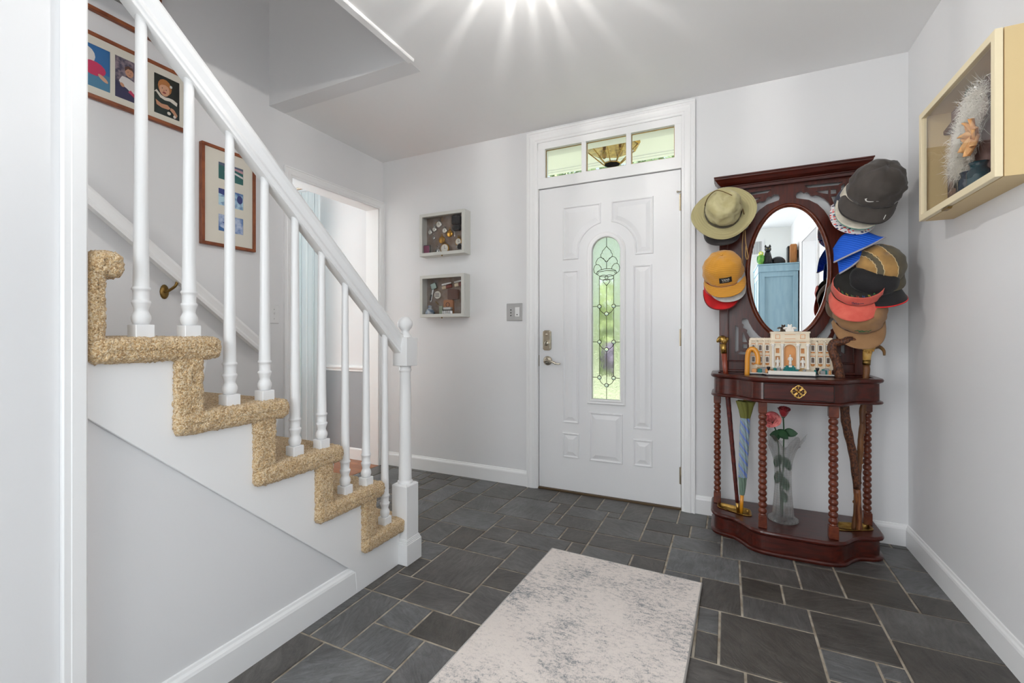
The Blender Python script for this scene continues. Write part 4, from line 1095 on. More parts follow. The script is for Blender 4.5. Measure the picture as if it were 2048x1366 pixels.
# ================================================================== large cream display box on the right wall
bx, by0, by1, bz0, bz1 = .700, 1.785, 2.357, 1.500, 1.930
t = empty('shadow_box', (XR, (by0 + by1) / 2, bz0), 'big cream display box with white feathers high on the right wall', 'display box', 'glass fronted display boxes on the walls')
mb = MB()
mb.box(bx + .021, XR, by0, by0 + .014, bz0, bz1); mb.box(bx + .021, XR, by1 - .014, by1, bz0, bz1); mb.box(bx + .021, XR, by0 + .014, by1 - .014, bz0, bz0 + .014); mb.box(bx + .021, XR, by0 + .014, by1 - .014, bz1 - .014, bz1)
obj('body', mb, M['box_tan'], t)
mb = MB(); mb.box(XR - .012, XR - .002, by0 + .014, by1 - .014, bz0 + .014, bz1 - .014); obj('back_panel', mb, mat('mauve_backing', srgb(172, 146, 140), .8, vary=(14, srgb(140, 112, 108), 4, (1, 1, 1))), t)
mb = MB(); mb.prism(frame_rect(by0 - .002, by1, bz0, bz1, .024), YZ, bx, bx + .018); fr = obj('door_frame', mb, M['box_cream'], t, bevel=.0015)
mb = MB(); mb.box(bx + .008, bx + .010, by0 + .02, by1 - .022, bz0 + .022, bz1 - .022); obj('pane', mb, M['picture_glass'], fr)
mb = MB(); mb.prism(round_poly([(2.10, bz0 - .003), (2.16, bz0 - .003), (2.15, bz0 - .010), (2.11, bz0 - .010)], .003), YZ, bx + .004, bx + .016); obj('catch', mb, M['old_brass'], t)
XW = XR - .013
# feather fan: many barbed plumes in one fan
M['feather'] = mat('white_ostrich_feather', srgb(244, 240, 230), .9, sheen=.3)
fan = empty('feather_fan', (XW - .02, 2.11, 1.60), 'big fluffy white feather plume inside the cream display box', 'feather fan')
rnd = random.Random(11)
mb = MB()
for q in range(5200):
    t0 = rnd.random(); a = rnd.uniform(0, 2 * pi)
    base = Vector((XW - .022 - .02 * rnd.random(), 2.175 - .125 * t0 + rnd.gauss(0, .036), 1.645 + .21 * t0 + rnd.gauss(0, .016)))
    d = Vector((rnd.uniform(-.55, .1), cos(a), sin(a))).normalized(); L = rnd.uniform(.035, .080) * (1 - .35 * abs(t0 - .4))
    w = Vector((0, -d.z, d.y)).normalized() * .0008
    tip = base + d * L + Vector((0, 0, -.006)); tip.x = min(max(tip.x, bx + .028), XW - .002); midp = (base + tip) / 2 + Vector((-.003, 0, .003))
    mb.add([base - w, base + w, midp + w * .9, midp - w * .9, tip], [(0, 1, 2, 3), (3, 2, 4)])
for q in range(3): mb.sphere((XW - .024, 2.165 - .05 * q, 1.665 + .075 * q), .040, 12, 8, sc=(.55, 1, 1.3))
obj('plume', mb, M['feather'], fan, fix=False)
# dried orange flower
fl = empty('dried_flower', (XW - .04, 2.03, 1.64), 'dried orange paper flower at the near end of the cream display box', 'flower')
M['dry_orange'] = mat('dried_orange_petal', srgb(230, 184, 130), .7, vary=(30, srgb(214, 154, 96), 3, (1, 1, 1)))
for k in range(7):
    a = 2 * pi * k / 7 + .3; mb = MB()
    mb.grid(lambda u, v: Vector((XW - .062 - .020 * v + .01 * sin(u * pi * 2), 1.982 + cos(a) * .052 * v - sin(a) * .022 * (u - .5) * 2 * sin(pi * min(1, v * .8 + .15)), 1.690 + sin(a) * .060 * v + cos(a) * .022 * (u - .5) * 2 * sin(pi * min(1, v * .8 + .15)))), 7, 6)
    obj('petal', mb, M['dry_orange'], fl, solid=.0008)
mb = MB(); mb.sphere((XW - .066, 1.982, 1.690), .009, 10, 8); obj('flower_centre', mb, M['tan_leather'], fl)
mb = MB(); mb.sphere((XW - .03, 2.07, 1.885), .016, 14, 8, sc=(.7, 1, 1.2)); mb.cur = 1; mb.sphere((XW - .03, 2.11, 1.885), .018, 14, 8, sc=(.7, 1, 1.1))
tag(obj('glass_stopper', mb, [M['silver'], mat('green_glass_bead', srgb(70, 88, 80), .15)]), 'glass and dark green bead ornament above the feathers in the cream box', 'ornament')
mb = MB(); Mr = Matrix.Translation((XW - .014, 2.262, 1.845)) @ Matrix.Rotation(radians(-8), 4, 'X'); mb.rbox(-.012, .012, -.012, .075, -.010, .010, .004, Mr); mb.rbox(-.010, .010, -.10, -.012, -.007, .007, .003, Mr)
tag(obj('straight_razor', mb, M['brown_leather']), 'dark wooden handled razor leaning across the cream display box', 'razor')
mb = MB(); mb.rbox(XW - .02, XW, 2.235, 2.315, 1.515, 1.71, .003); mb.cur = 1; mb.rbox(XW - .022, XW - .019, 2.242, 2.308, 1.524, 1.70, .001)
tag(obj('old_photo_card', mb, [M['dark_leather'], mat('sepia_card', srgb(150, 122, 108), .6, vary=(40, srgb(70, 56, 52), 4, (1, 1, 1)))]), 'small sepia picture card standing in the cream display box', 'card')
mb = MB(); mb.prism(round_poly([(2.175, 1.575), (2.232, 1.59), (2.225, 1.625), (2.18, 1.635)], .01), YZ, XW - .03, XW - .004); tag(obj('bow_brooch', mb, M['dark_leather']), 'black brooch below the feathers in the cream display box', 'brooch')
for q, (y, r, h, lab) in enumerate([(2.105, .028, .095, 'dark blue glass jar at the bottom of the cream display box'), (2.035, .030, .105, 'dark teal glass jar nearest the end of the cream display box')]):
    mb = MB(); mb.lathe([(r * .8, 0), (r, .006), (r, h * .7), (r * .7, h * .82), (r * .7, h * .9), (r * .85, h)], (XW - .034, y, bz0 + .0145), 18)
    tag(obj('glass_jar', mb, mat('dark_teal_glass_%s' % 'ab'[q], srgb(*((30, 48, 62), (34, 64, 72))[q]), .1)), lab, 'jar')
mb = MB(); mb.tube(catmull([(XW - .012, 2.245, 1.905), (XW - .014, 2.225, 1.895), (XW - .012, 2.215, 1.88), (XW - .014, 2.20, 1.86)], 5), .003, 8); mb.sphere((XW - .012, 2.247, 1.906), .007, 10, 6)
tag(obj('hat_pin', mb, M['gold_dark']), 'gold twisted hat pin beside the feathers in the cream display box', 'pin')

# ================================================================== porch and garden beyond the door
M['porch_white'] = mat('porch_white_paint', srgb(246, 246, 244), .6)
M['porch_slab'] = mat('porch_concrete', srgb(206, 204, 200), .85, vary=(8, srgb(148, 144, 138), 5, (1, 1, 1)))
mb = MB(); mb.box(-3.2, 1.6, YF + .13, 4.6, -.30, -.16); struct('floor_porch', mb, M['porch_slab'], 'concrete porch slab outside the front door', 'porch')
mb = MB(); mb.box(-4.6, 2.6, YF + .13, 4.16, 2.66, 2.75)
for (y0, y1, z0) in ((4.16, 4.20, 2.652), (4.20, 4.23, 2.646), (4.23, 4.28, 2.655)): mb.box(-4.6, 2.6, y0, y1, z0, 2.80)
struct('ceiling_porch', mb, M['porch_white'], 'white porch ceiling seen through the transom', 'ceiling')
M['grass'] = mat('lawn_grass', srgb(186, 194, 156), .9, vary=(3, srgb(206, 210, 176), 6, (1, 1, 1)), bump=(60, .4))
mb = MB(); mb.box(-60, 60, 4.6, 70, -.5, -.34); struct('lawn', mb, M['grass'], 'sunlit green lawn beyond the porch', 'lawn')
M['leaf_a'] = mat('dark_leaf', srgb(118, 142, 106), .7, vary=(6, srgb(156, 176, 134), 4, (1, 1, 1)))
M['leaf_b'] = mat('light_leaf', srgb(160, 180, 120), .7, vary=(6, srgb(194, 208, 150), 4, (1, 1, 1)))
M['lilac'] = mat('mauve_blossom', srgb(150, 136, 166), .8, vary=(9, srgb(96, 86, 104), 4, (1, 1, 1)))
M['bark'] = mat('tree_bark', srgb(92, 76, 62), .9)
def leaf_cloud(cx, cy, cz, rx, ry, rz, n, size, seed):
    rnd = random.Random(seed); mb = MB()
    for q in range(n):
        v = Vector((rnd.gauss(0, 1), rnd.gauss(0, 1), rnd.gauss(0, 1))).normalized() * (rnd.random() ** .35)
        p = Vector((cx + v.x * rx, cy + v.y * ry, cz + v.z * rz)); a = Vector((rnd.gauss(0, 1), rnd.gauss(0, 1), rnd.gauss(0, 1))).normalized() * size; b = a.orthogonal().normalized() * size * .55
        mb.add([p - a, p + b, p + a, p - b], [(0, 1, 2, 3)])
    return mb
def tree(x, y, h, r, m, label, seed, n=2200):
    t = empty('tree', (x, y, -.34), label, 'tree', 'trees beyond the porch')
    mb = MB(); mb.tube([(x, y, -.34), (x + .1, y, h * .35), (x, y, h * .7)], [.22, .17, .08], 10); obj('trunk', mb, M['bark'], t)
    obj('crown', leaf_cloud(x, y, h * .62, r, r, h * .42, n, .24, seed), m, t, fix=False)
tree(-4.0, 20, 12, 3.8, M['leaf_a'], 'dark green tree straight beyond the porch seen through the leaded glass', 1)
tree(-12.5, 25, 14, 4.6, M['leaf_b'], 'light green tree left of the porch view', 2)
tree(2.6, 30, 15, 4.2, M['leaf_b'], 'light green tree right of the porch view', 3)
tree(-21, 27, 11, 4.2, M['leaf_a'], 'dark green tree far left beyond the porch', 4)
tree(15, 26, 11, 4.2, M['leaf_a'], 'dark green tree far right beyond the porch', 5)
t = empty('hedge', (-4, 15.5, -.34), 'long leafy green hedge at the far edge of the lawn', 'hedge', None, 'stuff')
for (hx, hm) in ((-10, 'leaf_a'), (-6.5, 'leaf_b'), (-3.4, 'leaf_b'), (-.4, 'leaf_b'), (2.6, 'leaf_a')):
    mb = leaf_cloud(hx, 15.5, 1.2, 2.1, .7, 1.7, 1500, .17, int(hx * 10) % 97); obj('foliage', mb, M[hm], t, fix=False)
t = empty('lilac_bush', (-2.35, 10.5, -.34), 'mauve flowering bush on the lawn seen through the leaded glass', 'bush')
obj('blossom', leaf_cloud(-2.35, 10.5, .52, .34, .4, .38, 500, .07, 8), M['lilac'], t, fix=False)
mb = MB(); mb.tube([(-2.35, 10.5, -.34), (-2.35, 10.5, .4)], .04, 8); obj('stem', mb, M['bark'], t)
# porch lantern
t = empty('porch_light', (-.845, 3.66, 2.43), 'brass and clear glass porch lantern seen through the transom', 'lantern')
cx, cy = -.845, 3.66
mb = MB(); mb.lathe([(.215, 2.560), (.225, 2.568), (.222, 2.590), (.195, 2.612), (.19, 2.66)], (cx, cy, 0), 8, smooth=False); obj('canopy', mb, M['brass'], t)
mb = MB()
for k in range(8):
    a = 2 * pi * k / 8; mb.tube([(cx + .205 * cos(a), cy + .205 * sin(a), 2.562), (cx + .066 * cos(a), cy + .066 * sin(a), 2.432)], .0045, 6)
mb.lathe([(.066, 2.428), (.072, 2.432), (.066, 2.438), (.055, 2.438), (.055, 2.428), (.066, 2.428)], (cx, cy, 0), 8, smooth=False); obj('frame', mb, M['brass'], t)
mb = MB(); mb.lathe([(.203, 2.560), (.064, 2.434)], (cx, cy, 0), 8, smooth=False)
mb.f = [f for f in mb.f if len(f) == 4]; mb.sm = mb.sm[:len(mb.f)]; mb.mi = mb.mi[:len(mb.f)]
obj('glass', mb, M['pane'], t)
for s in (-1, 1):
    mb = MB(); mb.sphere((cx + s * .065, cy, 2.515), .022, 12, 8, sc=(1, 1, 1.4)); b = obj('bulb', mb, mat('clear_amber_bulb_%s' % ('a' if s < 0 else 'b'), srgb(222, 180, 110), .1, trans=.6), t)
    mb = MB(); mb.lathe([(.012, 2.535), (.012, 2.57)], (cx + s * .065, cy, 0), 10); obj('socket', mb, M['brass'], b)
# ================================================================== mahogany hall stand
def mahogany(name, c1, c2, st=(1, 6, 6), coat=.3):
    m = mat(name, srgb(*c1), .30, vary=(9, srgb(*c2), 7, st), coat=coat, spec=.4)
    return m
M['mahog'] = mahogany('dark_mahogany', (76, 25, 15), (56, 18, 11), (1.2, 8, 8))
M['mahog_v'] = mahogany('dark_mahogany_upright', (80, 30, 18), (62, 22, 14), (9, 9, 1.0), .08)
M['mahog_turn'] = mahogany('turned_mahogany', (112, 54, 33), (86, 38, 24), (5, 5, 5))
HX = .290
stand = empty('hall_stand', (HX, 2.64, 0), 'dark mahogany hall stand with oval mirror, drawer and twist turned legs', 'hall stand')
HALF = [(0, 2.438), (.07, 2.438), (.128, 2.442), (.164, 2.454), (.192, 2.473), (.217, 2.509), (.240, 2.540), (.258, 2.558), (.280, 2.569), (.317, 2.581), (.342, 2.597), (.358, 2.616), (.366, 2.645), (.367, 2.70), (.367, 2.832)]
hp = catmull([(x, y, 0) for x, y in HALF[:-2]], 4) + [Vector((HALF[-2][0], HALF[-2][1], 0)), Vector((HALF[-1][0], HALF[-1][1], 0))]
OUT = [(HX - p.x, p.y) for p in reversed(hp)] + [(HX + p.x, p.y) for p in hp[1:]]      # left back -> front -> right back
def shelf_layers(mb, layers, outline, holes=None):
    """stack of (outset, z) rings following the serpentine front; the straight back stays put"""
    n = len(outline)
    def off(o):
        res = []
        for i, p in enumerate(outline):
            a = Vector(outline[max(0, i - 1)]); b = Vector(outline[min(n - 1, i + 1)]); t = (b - a).normalized(); nv = Vector((t.y, -t.x))
            q = Vector(p) + nv * o
            if i in (0, n - 1): q.y = p[1]
            res.append(q)
        return res
    vs = []; fs = []
    for (o, z) in layers: vs += [Vector((q.x, q.y, z)) for q in off(o)]
    m = len(layers)
    for r in range(m - 1):
        for i in range(n): fs.append((r * n + i, r * n + (i + 1) % n, (r + 1) * n + (i + 1) % n, (r + 1) * n + i))
    mb.add(vs, fs, False)
    for (o, z) in (layers[0], layers[-1]):
        loops = [[tuple(q) for q in off(o)]] + ([] if not holes or z == layers[0][1] else holes)
        flat = [p for lp in loops for p in lp]
        mb.add([(p[0], p[1], z) for p in flat], [tuple(t) for t in tessellate_polygon([[Vector((p[0], p[1], 0)) for p in lp] for lp in loops])])
        if len(loops) > 1:
            for lp in loops[1:]:
                k = len(lp)
                mb.add([(p[0], p[1], z) for p in lp] + [(p[0], p[1], z - .06) for p in lp], [(i, (i + 1) % k, k + (i + 1) % k, k + i) for i in range(k)])
def rrect(x0, x1, y0, y1, r=.014): return round_poly([(x0, y0), (x1, y0), (x1, y1), (x0, y1)], r, 4)
trayL = rrect(HX - .345, HX - .185, 2.632, 2.742, .03); trayR = rrect(HX + .185, HX + .345, 2.632, 2.742, .03)
trayL = round_poly([(HX - .335, 2.668), (HX - .218, 2.606), (HX - .178, 2.606), (HX - .182, 2.700), (HX - .335, 2.745)], .02, 4)
trayR = [(2 * HX - x, y) for x, y in reversed(trayL)]
mb = MB()
shelf_layers(mb, [(-.012, 0), (0, .002), (.003, .012), (-.002, .018), (-.012, .022), (-.013, .086), (-.008, .090), (.001, .096), (.004, .104), (.001, .111), (-.003, .114)], OUT, [trayL, trayR])
obj('base', mb, M['mahog'], stand)
for (lp, lab) in ((trayL, 'left'), (trayR, 'right')):
    mb = MB(); c = Vector((sum(p[0] for p in lp) / len(lp), sum(p[1] for p in lp) / len(lp)))
    rings = [(1.05, .1165), (1.03, .1185), (.99, .1175), (.93, .108), (.86, .101), (0.02, .100)]
    vs = [(c.x + (p[0] - c.x) * k, c.y + (p[1] - c.y) * k, z) for k, z in rings for p in lp]; n = len(lp)
    mb.add(vs, [(r * n + i, r * n + (i + 1) % n, (r + 1) * n + (i + 1) % n, (r + 1) * n + i) for r in range(len(rings) - 1) for i in range(n)], True)
    obj('drip_tray', mb, M['brass'], stand, solid=.0012)
holeL = round_poly([(HX - .335, 2.640), (HX - .215, 2.590), (HX - .170, 2.590), (HX - .175, 2.725), (HX - .335, 2.735)], .02, 4)
holeR = [(2 * HX - x, y) for x, y in reversed(holeL)]
mb = MB()
TZ = .720
shelf_layers(mb, [(-.010, TZ), (-.002, TZ + .001), (.002, TZ + .006), (-.001, TZ + .012), (-.012, TZ + .017), (-.013, TZ + .095), (-.006, TZ + .099), (.001, TZ + .103), (.004, TZ + .110), (.001, TZ + .116), (-.004, TZ + .119)], OUT, [holeL, holeR])
obj('table_shelf', mb, M['mahog'], stand)
# drawer in the flat centre
dr = empty('drawer', (HX + .005, 2.452, .778), None, None); dr.parent = stand; ROOTM[dr.name] = Matrix.Translation((HX + .005, 2.452, .778)); dr.location = Vector((HX + .005, 2.452, .778)) - Vector((HX, 2.64, 0))
mb = MB(); mb.rbox(HX - .132, HX + .142, 2.447, 2.462, TZ + .021, TZ + .091, .002); obj('drawer_front', mb, M['mahog'], dr)
mb = MB(); mb.prism(frame_rect(HX - .1345, HX + .1445, TZ + .0185, TZ + .0935, .0025), XZ, 2.4485, 2.460); obj('drawer_gap_shade', mb, paint(20, 10, 8, .6), dr)  # near-black strip stands in for the shade in the gap round the drawer
# pierced brass pull
mb = MB(); px, pz, py = HX + .006, TZ + .060, 2.444
for k in range(4):
    a = pi / 2 * k
    for s in (-1, 1):
        pts = [(0.004, 0), (.010, s * .006), (.018, s * .013), (.024, s * .011), (.025, s * .004), (.020, 0), (.0135, s * .001)]
        mb.tube(catmull([(px + x * cos(a) - z * sin(a), py, pz + x * sin(a) + z * cos(a)) for x, z in pts], 4), .0019, 6)
    mb.tube(catmull([(px + x * cos(a + pi / 4) - z * sin(a + pi / 4), py, pz + x * sin(a + pi / 4) + z * cos(a + pi / 4)) for x, z in [(.006, 0), (.016, .0), (.024, .0), (.027, .006), (.022, .010)]], 4), .0018, 6)
    mb.tube([(px + .024 * cos(a), py, pz + .024 * sin(a)), (px + .032 * cos(a), py, pz + .032 * sin(a))], [.004, .0015], 6)
ringp = []
for k in range(48):
    a = 2 * pi * k / 48; r = .026 + .003 * cos(4 * a) + .0015 * cos(8 * a); ringp.append((px + r * cos(a), py, pz + r * sin(a)))
mb.tube(ringp, .0020, 6, closed=True)
M['pull_brass'] = mat('bright_brass_pull', srgb(214, 176, 104), .25, 1.0)
obj('drawer_pull', mb, M['pull_brass'], dr)
mb = MB(); mb.lathe([(.008, 0), (.008, .003), (.005, .006), (.0035, .012), (.006, .017), (.0045, .022), (.0005, .024)], (0, 0, 0), 16, Matrix.Translation((px, py, pz)) @ RX); obj('knob', mb, M['pull_brass'], dr)
# twist turned legs
def turned_leg(x, y, zb, zt, sq, r, nb):
    mb = MB()
    h = sq / 2
    mb.rbox(x - h, x + h, y - h, y + h, zb, zb + .058, .002); mb.rbox(x - h, x + h, y - h, y + h, zt - .055, zt, .002)
    a, b = zb + .058, zt - .055
    prof = [(r * .9, a), (r * .95, a + .004), (r * .65, a + .007)]
    a2, b2 = a + .007, b - .007; p = (b2 - a2) / nb
    for i in range(nb):
        for q in range(1, 9):
            t = q / 8; prof.append((r * (.62 + .38 * sin(pi * t) ** .75), a2 + p * (i + t)))
    prof += [(r * .95, b - .004), (r * .9, b)]
    mb.lathe(prof, (x, y, 0), 18); return mb
for (x, y, sq, r, nb) in ((.154, 2.492, .036, .0190, 17), (.437, 2.492, .038, .0195, 17), (-.050, 2.752, .036, .0185, 17), (.620, 2.752, .036, .0185, 17)):
    obj('leg', turned_leg(x, y, .1145, TZ + .002, sq, r, nb), M['mahog_turn'], stand)
# ---- back frame
PZ = 1.38
mb = MB()
for s in (-1, 1): mb.rbox(HX + s * .308 - .0225, HX + s * .308 + .0225, 2.788, 2.832, TZ + .119, 1.868, .003)
mb.rbox(HX - .2855, HX + .2855, 2.788, 2.832, TZ + .119, .897, .003); mb.rbox(HX - .2855, HX + .2855, 2.790, 2.830, 1.850, 1.872, .002)
mb.rbox(HX - .290, HX + .290, 2.780, 2.790, TZ + .119, TZ + .132, .003)
for s in (-1, 1): mb.rbox(HX + s * .286 - .004, HX + s * .286 + .004, 2.784, 2.80, .897, 1.852, .003)
mb.rbox(HX - .286, HX + .286, 2.784, 2.80, .893, .902, .003)
obj('back_frame', mb, M['mahog_v'], stand)
FR = dict(A=[(.075, .449), (.242, .444), (.223, .430), (.092, .433)],
          B=[(.234, .424), (.251, .435), (.251, .285), (.234, .294)],
          C=[(.124, .411), (.181, .411), (.181, .389), (.148, .399)],
          D=[(.191, .411), (.215, .411), (.215, .388), (.191, .388)],
          E=[(.191, .377), (.215, .377), (.215, .323), (.209, .323)],
          F=[(.036, .402), (.042, .416), (.062, .421), (.075, .409), (.086, .412), (.096, .406), (.104, .392), (.114, .389), (.126, .392), (.142, .385), (.162, .370), (.182, .346), (.192, .324), (.191, .311), (.200, .304), (.211, .297), (.208, .282), (.217, .272), (.219, .258), (.212, .247), (.198, .244), (.187, .253), (.181, .272), (.162, .308), (.134, .343), (.096, .370), (.040, .386)])
loops = [[(HX - .287, .895), (HX + .287, .895), (HX + .287, 1.856), (HX - .287, 1.856)]]
for sx in (-1, 1):
    for sz in (-1, 1):
        for k, pts in FR.items(): loops.append([(HX + sx * x, PZ + sz * z) for x, z in pts])
NE = 64
loops.append([(HX + .183 * cos(2 * pi * k / NE), PZ + .348 * sin(2 * pi * k / NE)) for k in range(NE)])
mb = MB(); mb.prism(loops, XZ, 2.802, 2.816); obj('fretwork_panel', mb, M['mahog_v'], stand)
# oval moulded rim
mb = MB()
prof = [(.1755, 2.812), (.177, 2.799), (.180, 2.795), (.182, 2.795), (.184, 2.789), (.188, 2.786), (.193, 2.788), (.196, 2.796), (.199, 2.799), (.201, 2.8025), (.201, 2.812)]
rows = [[Vector((HX + (r) * cos(2 * pi * k / NE), y, PZ + (r + .165) * sin(2 * pi * k / NE))) for k in range(NE)] for r, y in prof]
vs = [p for r in rows for p in r]
mb.add(vs, [(i * NE + k, i * NE + (k + 1) % NE, ((i + 1) % len(rows)) * NE + (k + 1) % NE, ((i + 1) % len(rows)) * NE + k) for i in range(len(rows)) for k in range(NE)], True)
mir = obj('mirror_frame', mb, M['mahog_turn'], stand)
M['mirror'] = mat('mirror_glass', (.93, .94, .94), .0, 1.0)
mb = MB(); tilt = -.0145
mb.add([(HX + .180 * cos(2 * pi * k / NE), 2.8045 + .345 * sin(2 * pi * k / NE) * tilt, PZ + .345 * sin(2 * pi * k / NE)) for k in range(NE)] + [(HX + .180 * cos(2 * pi * k / NE), 2.8085 + .345 * sin(2 * pi * k / NE) * tilt, PZ + .345 * sin(2 * pi * k / NE)) for k in range(NE)],
       [tuple(range(NE)), tuple(range(2 * NE - 1, NE - 1, -1))] + [(k, (k + 1) % NE, NE + (k + 1) % NE, NE + k) for k in range(NE)])
obj('mirror_glass', mb, M['mirror'], stand)
# cornice
mb = MB()
cp = [(0, 0), (.006, 0), (.006, .014), (.012, .016), (.012, .020), (.022, .024), (.032, .032), (.042, .046), (.048, .052), (.048, .060), (.052, .062), (.052, .068), (0, .068)]
zc0 = 1.846; x0, x1, yb, yf = HX - .305, HX + .305, 2.84, 2.785
rows = []
for (o, z) in cp: rows.append([Vector((x0 - o, yb, zc0 + z)), Vector((x0 - o, yf - o, zc0 + z)), Vector((x1 + o, yf - o, zc0 + z)), Vector((x1 + o, yb, zc0 + z))])
n = len(rows); vs = [p for r in rows for p in r]; fs = []
for i in range(n - 1):
    for k in range(4): fs.append((i * 4 + k, i * 4 + (k + 1) % 4, (i + 1) * 4 + (k + 1) % 4, (i + 1) * 4 + k))
fs += [(0, 1, 2, 3), tuple(range((n - 1) * 4, n * 4))]
mb.add(vs, fs); obj('cornice', mb, M['mahog'], stand)
# hat pegs on the stiles
for s in (-1, 1):
    for z in (1.60, 1.37, 1.12) if s > 0 else (1.60, 1.36):
        mb = MB(); mb.lathe([(.012, 0), (.012, .006), (.006, .012), (.005, .05), (.008, .058), (.011, .068), (.008, .078), (.0005, .082)], (0, 0, 0), 12, Matrix.Translation((HX + s * .308, 2.789, z)) @ Matrix.Rotation(pi / 2 + .35, 4, 'X'))
        obj('hat_peg', mb, M['mahog_turn'], stand)

# ================================================================== sticks in the stand
cane = empty('walking_cane', (.05, 2.672, .102), 'red brown carved walking cane with a brass bird head handle', 'walking cane')
M['cane_red'] = mat('polished_red_wood', srgb(132, 58, 38), .3, coat=.4)
M['cane_carved'] = mat('carved_red_wood', srgb(98, 34, 26), .45, vary=(120, srgb(62, 20, 18), 2, (1, 1, .45)), bump=(170, .9))
P0, P1 = Vector((-.0165, 2.660, .945)), Vector((.052, 2.672, .103))
lp = lambda t: P0 + (P1 - P0) * t
mb = MB(); mb.tube([lp(0), lp(.10), lp(.24)], [.0145, .0125, .0115], 14); obj('upper_shaft', mb, M['cane_red'], cane)
mb = MB(); mb.tube([lp(.24 + .7 * k / 24) for k in range(25)], [.0125 + .0008 * (k % 2) - .004 * k / 24 for k in range(25)], 14); obj('carved_shaft', mb, M['cane_carved'], cane)
mb = MB(); mb.tube([lp(.94), lp(1)], [.0088, .0075], 12); obj('ferrule', mb, M['brass'], cane)
mb = MB()
mb.tube([lp(0), lp(-.03), lp(-.06)], [.0155, .0150, .0165], 14)
mb.tube(catmull([(-.012, 2.66, 1.004), (-.020, 2.66, 1.018), (-.032, 2.66, 1.020), (-.045, 2.66, 1.010), (-.051, 2.66, 1.003)], 4), [.017, .018, .019, .0195, .020, .020, .0195, .019, .018, .016, .014, .012, .010, .008, .006, .004, .002], 14)
mb.tube(catmull([(-.021, 2.66, 1.0), (-.008, 2.66, 1.018), (.008, 2.66, 1.024)], 4), [.016, .0165, .016, .015, .014, .012, .009, .006, .0025], 12)
obj('bird_handle', mb, M['brass'], cane)

umb = empty('umbrella', (.066, 2.655, .102), 'folded olive and blue plaid umbrella with an orange crook handle', 'umbrella')
M['crook'] = mat('amber_varnished_crook', srgb(224, 148, 36), .28, coat=.4)
def plaid():
    m = bpy.data.materials.new('blue_plaid_cloth'); m.use_nodes = True
    n = m.node_tree.nodes; l = m.node_tree.links; b = n['Principled BSDF']; b.inputs['Roughness'].default_value = .6
    tc = n.new('ShaderNodeTexCoord'); mp = n.new('ShaderNodeMapping'); mp.inputs['Rotation'].default_value = (0, radians(35), 0); l.new(tc.outputs['Object'], mp.inputs['Vector'])
    w = n.new('ShaderNodeTexWave'); w.inputs['Scale'].default_value = 9; w.inputs['Distortion'].default_value = .6; l.new(mp.outputs[0], w.inputs['Vector'])
    nz = n.new('ShaderNodeTexNoise'); nz.inputs['Scale'].default_value = 7; l.new(tc.outputs['Object'], nz.inputs['Vector'])
    r = n.new('ShaderNodeValToRGB'); e = r.color_ramp.elements; e[0].color = srgb(96, 118, 178); e[1].color = srgb(168, 184, 214)
    for p, c in ((.35, srgb(120, 142, 200)), (.55, srgb(176, 176, 76)), (.62, srgb(110, 132, 186)), (.85, srgb(150, 172, 168))):
        q = e.new(p); q.color = c
    mx = n.new('ShaderNodeMath'); mx.operation = 'MULTIPLY_ADD'; l.new(w.outputs['Fac'], mx.inputs[0]); mx.inputs[1].default_value = .65; 
    m3 = n.new('ShaderNodeMath'); m3.operation = 'MULTIPLY'; m3.inputs[1].default_value = .4; l.new(nz.outputs['Fac'], m3.inputs[0]); l.new(m3.outputs[0], mx.inputs[2])
    l.new(mx.outputs[0], r.inputs['Fac']); l.new(r.outputs['Color'], b.inputs['Base Color']); return m
M['plaid'] = plaid(); M['olive'] = mat('olive_umbrella_cloth', srgb(112, 112, 52), .6); M['green_cloth'] = mat('grey_green_umbrella_cloth', srgb(112, 134, 118), .6)
U0, U1 = Vector((.092, 2.622, .860)), Vector((.066, 2.656, .103))
up = lambda z: U1 + (U0 - U1) * ((z - U1.z) / (U0.z - U1.z))
crook = [up(.705), up(.78), Vector((.0925, 2.622, .87)), Vector((.0935, 2.621, .925)), Vector((.0985, 2.619, .957)), Vector((.112, 2.617, .971)), Vector((.127, 2.613, .966)), Vector((.1375, 2.610, .945)), Vector((.141, 2.608, .915)), Vector((.139, 2.606, .893))]
mb = MB(); mb.tube(catmull(crook, 5), .0118, 14); obj('crook_handle', mb, M['crook'], umb)
def canopy(z0, z1, r0, r1, m, name, folds=8, tw=2.0):
    mb = MB()
    def fn(u, v):
        z = z0 + (z1 - z0) * v; c = up(z); r = r0 + (r1 - r0) * v; a = 2 * pi * u + tw * v
        k = 1 + .14 * sin(folds * 2 * pi * u)
        return Vector((c.x + r * k * cos(a), c.y + r * k * sin(a), z))
    mb.grid(fn, 64, 16, wrap_u=True); return obj(name, mb, m, umb)
canopy(.700, .612, .043, .021, M['olive'], 'canopy_edge', 6, .5)
canopy(.612, .30, .0215, .019, M['plaid'], 'canopy_cloth', 8, 2.6); canopy(.30, .205, .019, .0105, M['green_cloth'], 'canopy_tip', 8, .8)
mb = MB(); mb.tube([up(.215), up(.103)], [.0088, .0085], 12); obj('tip_handle', mb, M['crook'], umb)

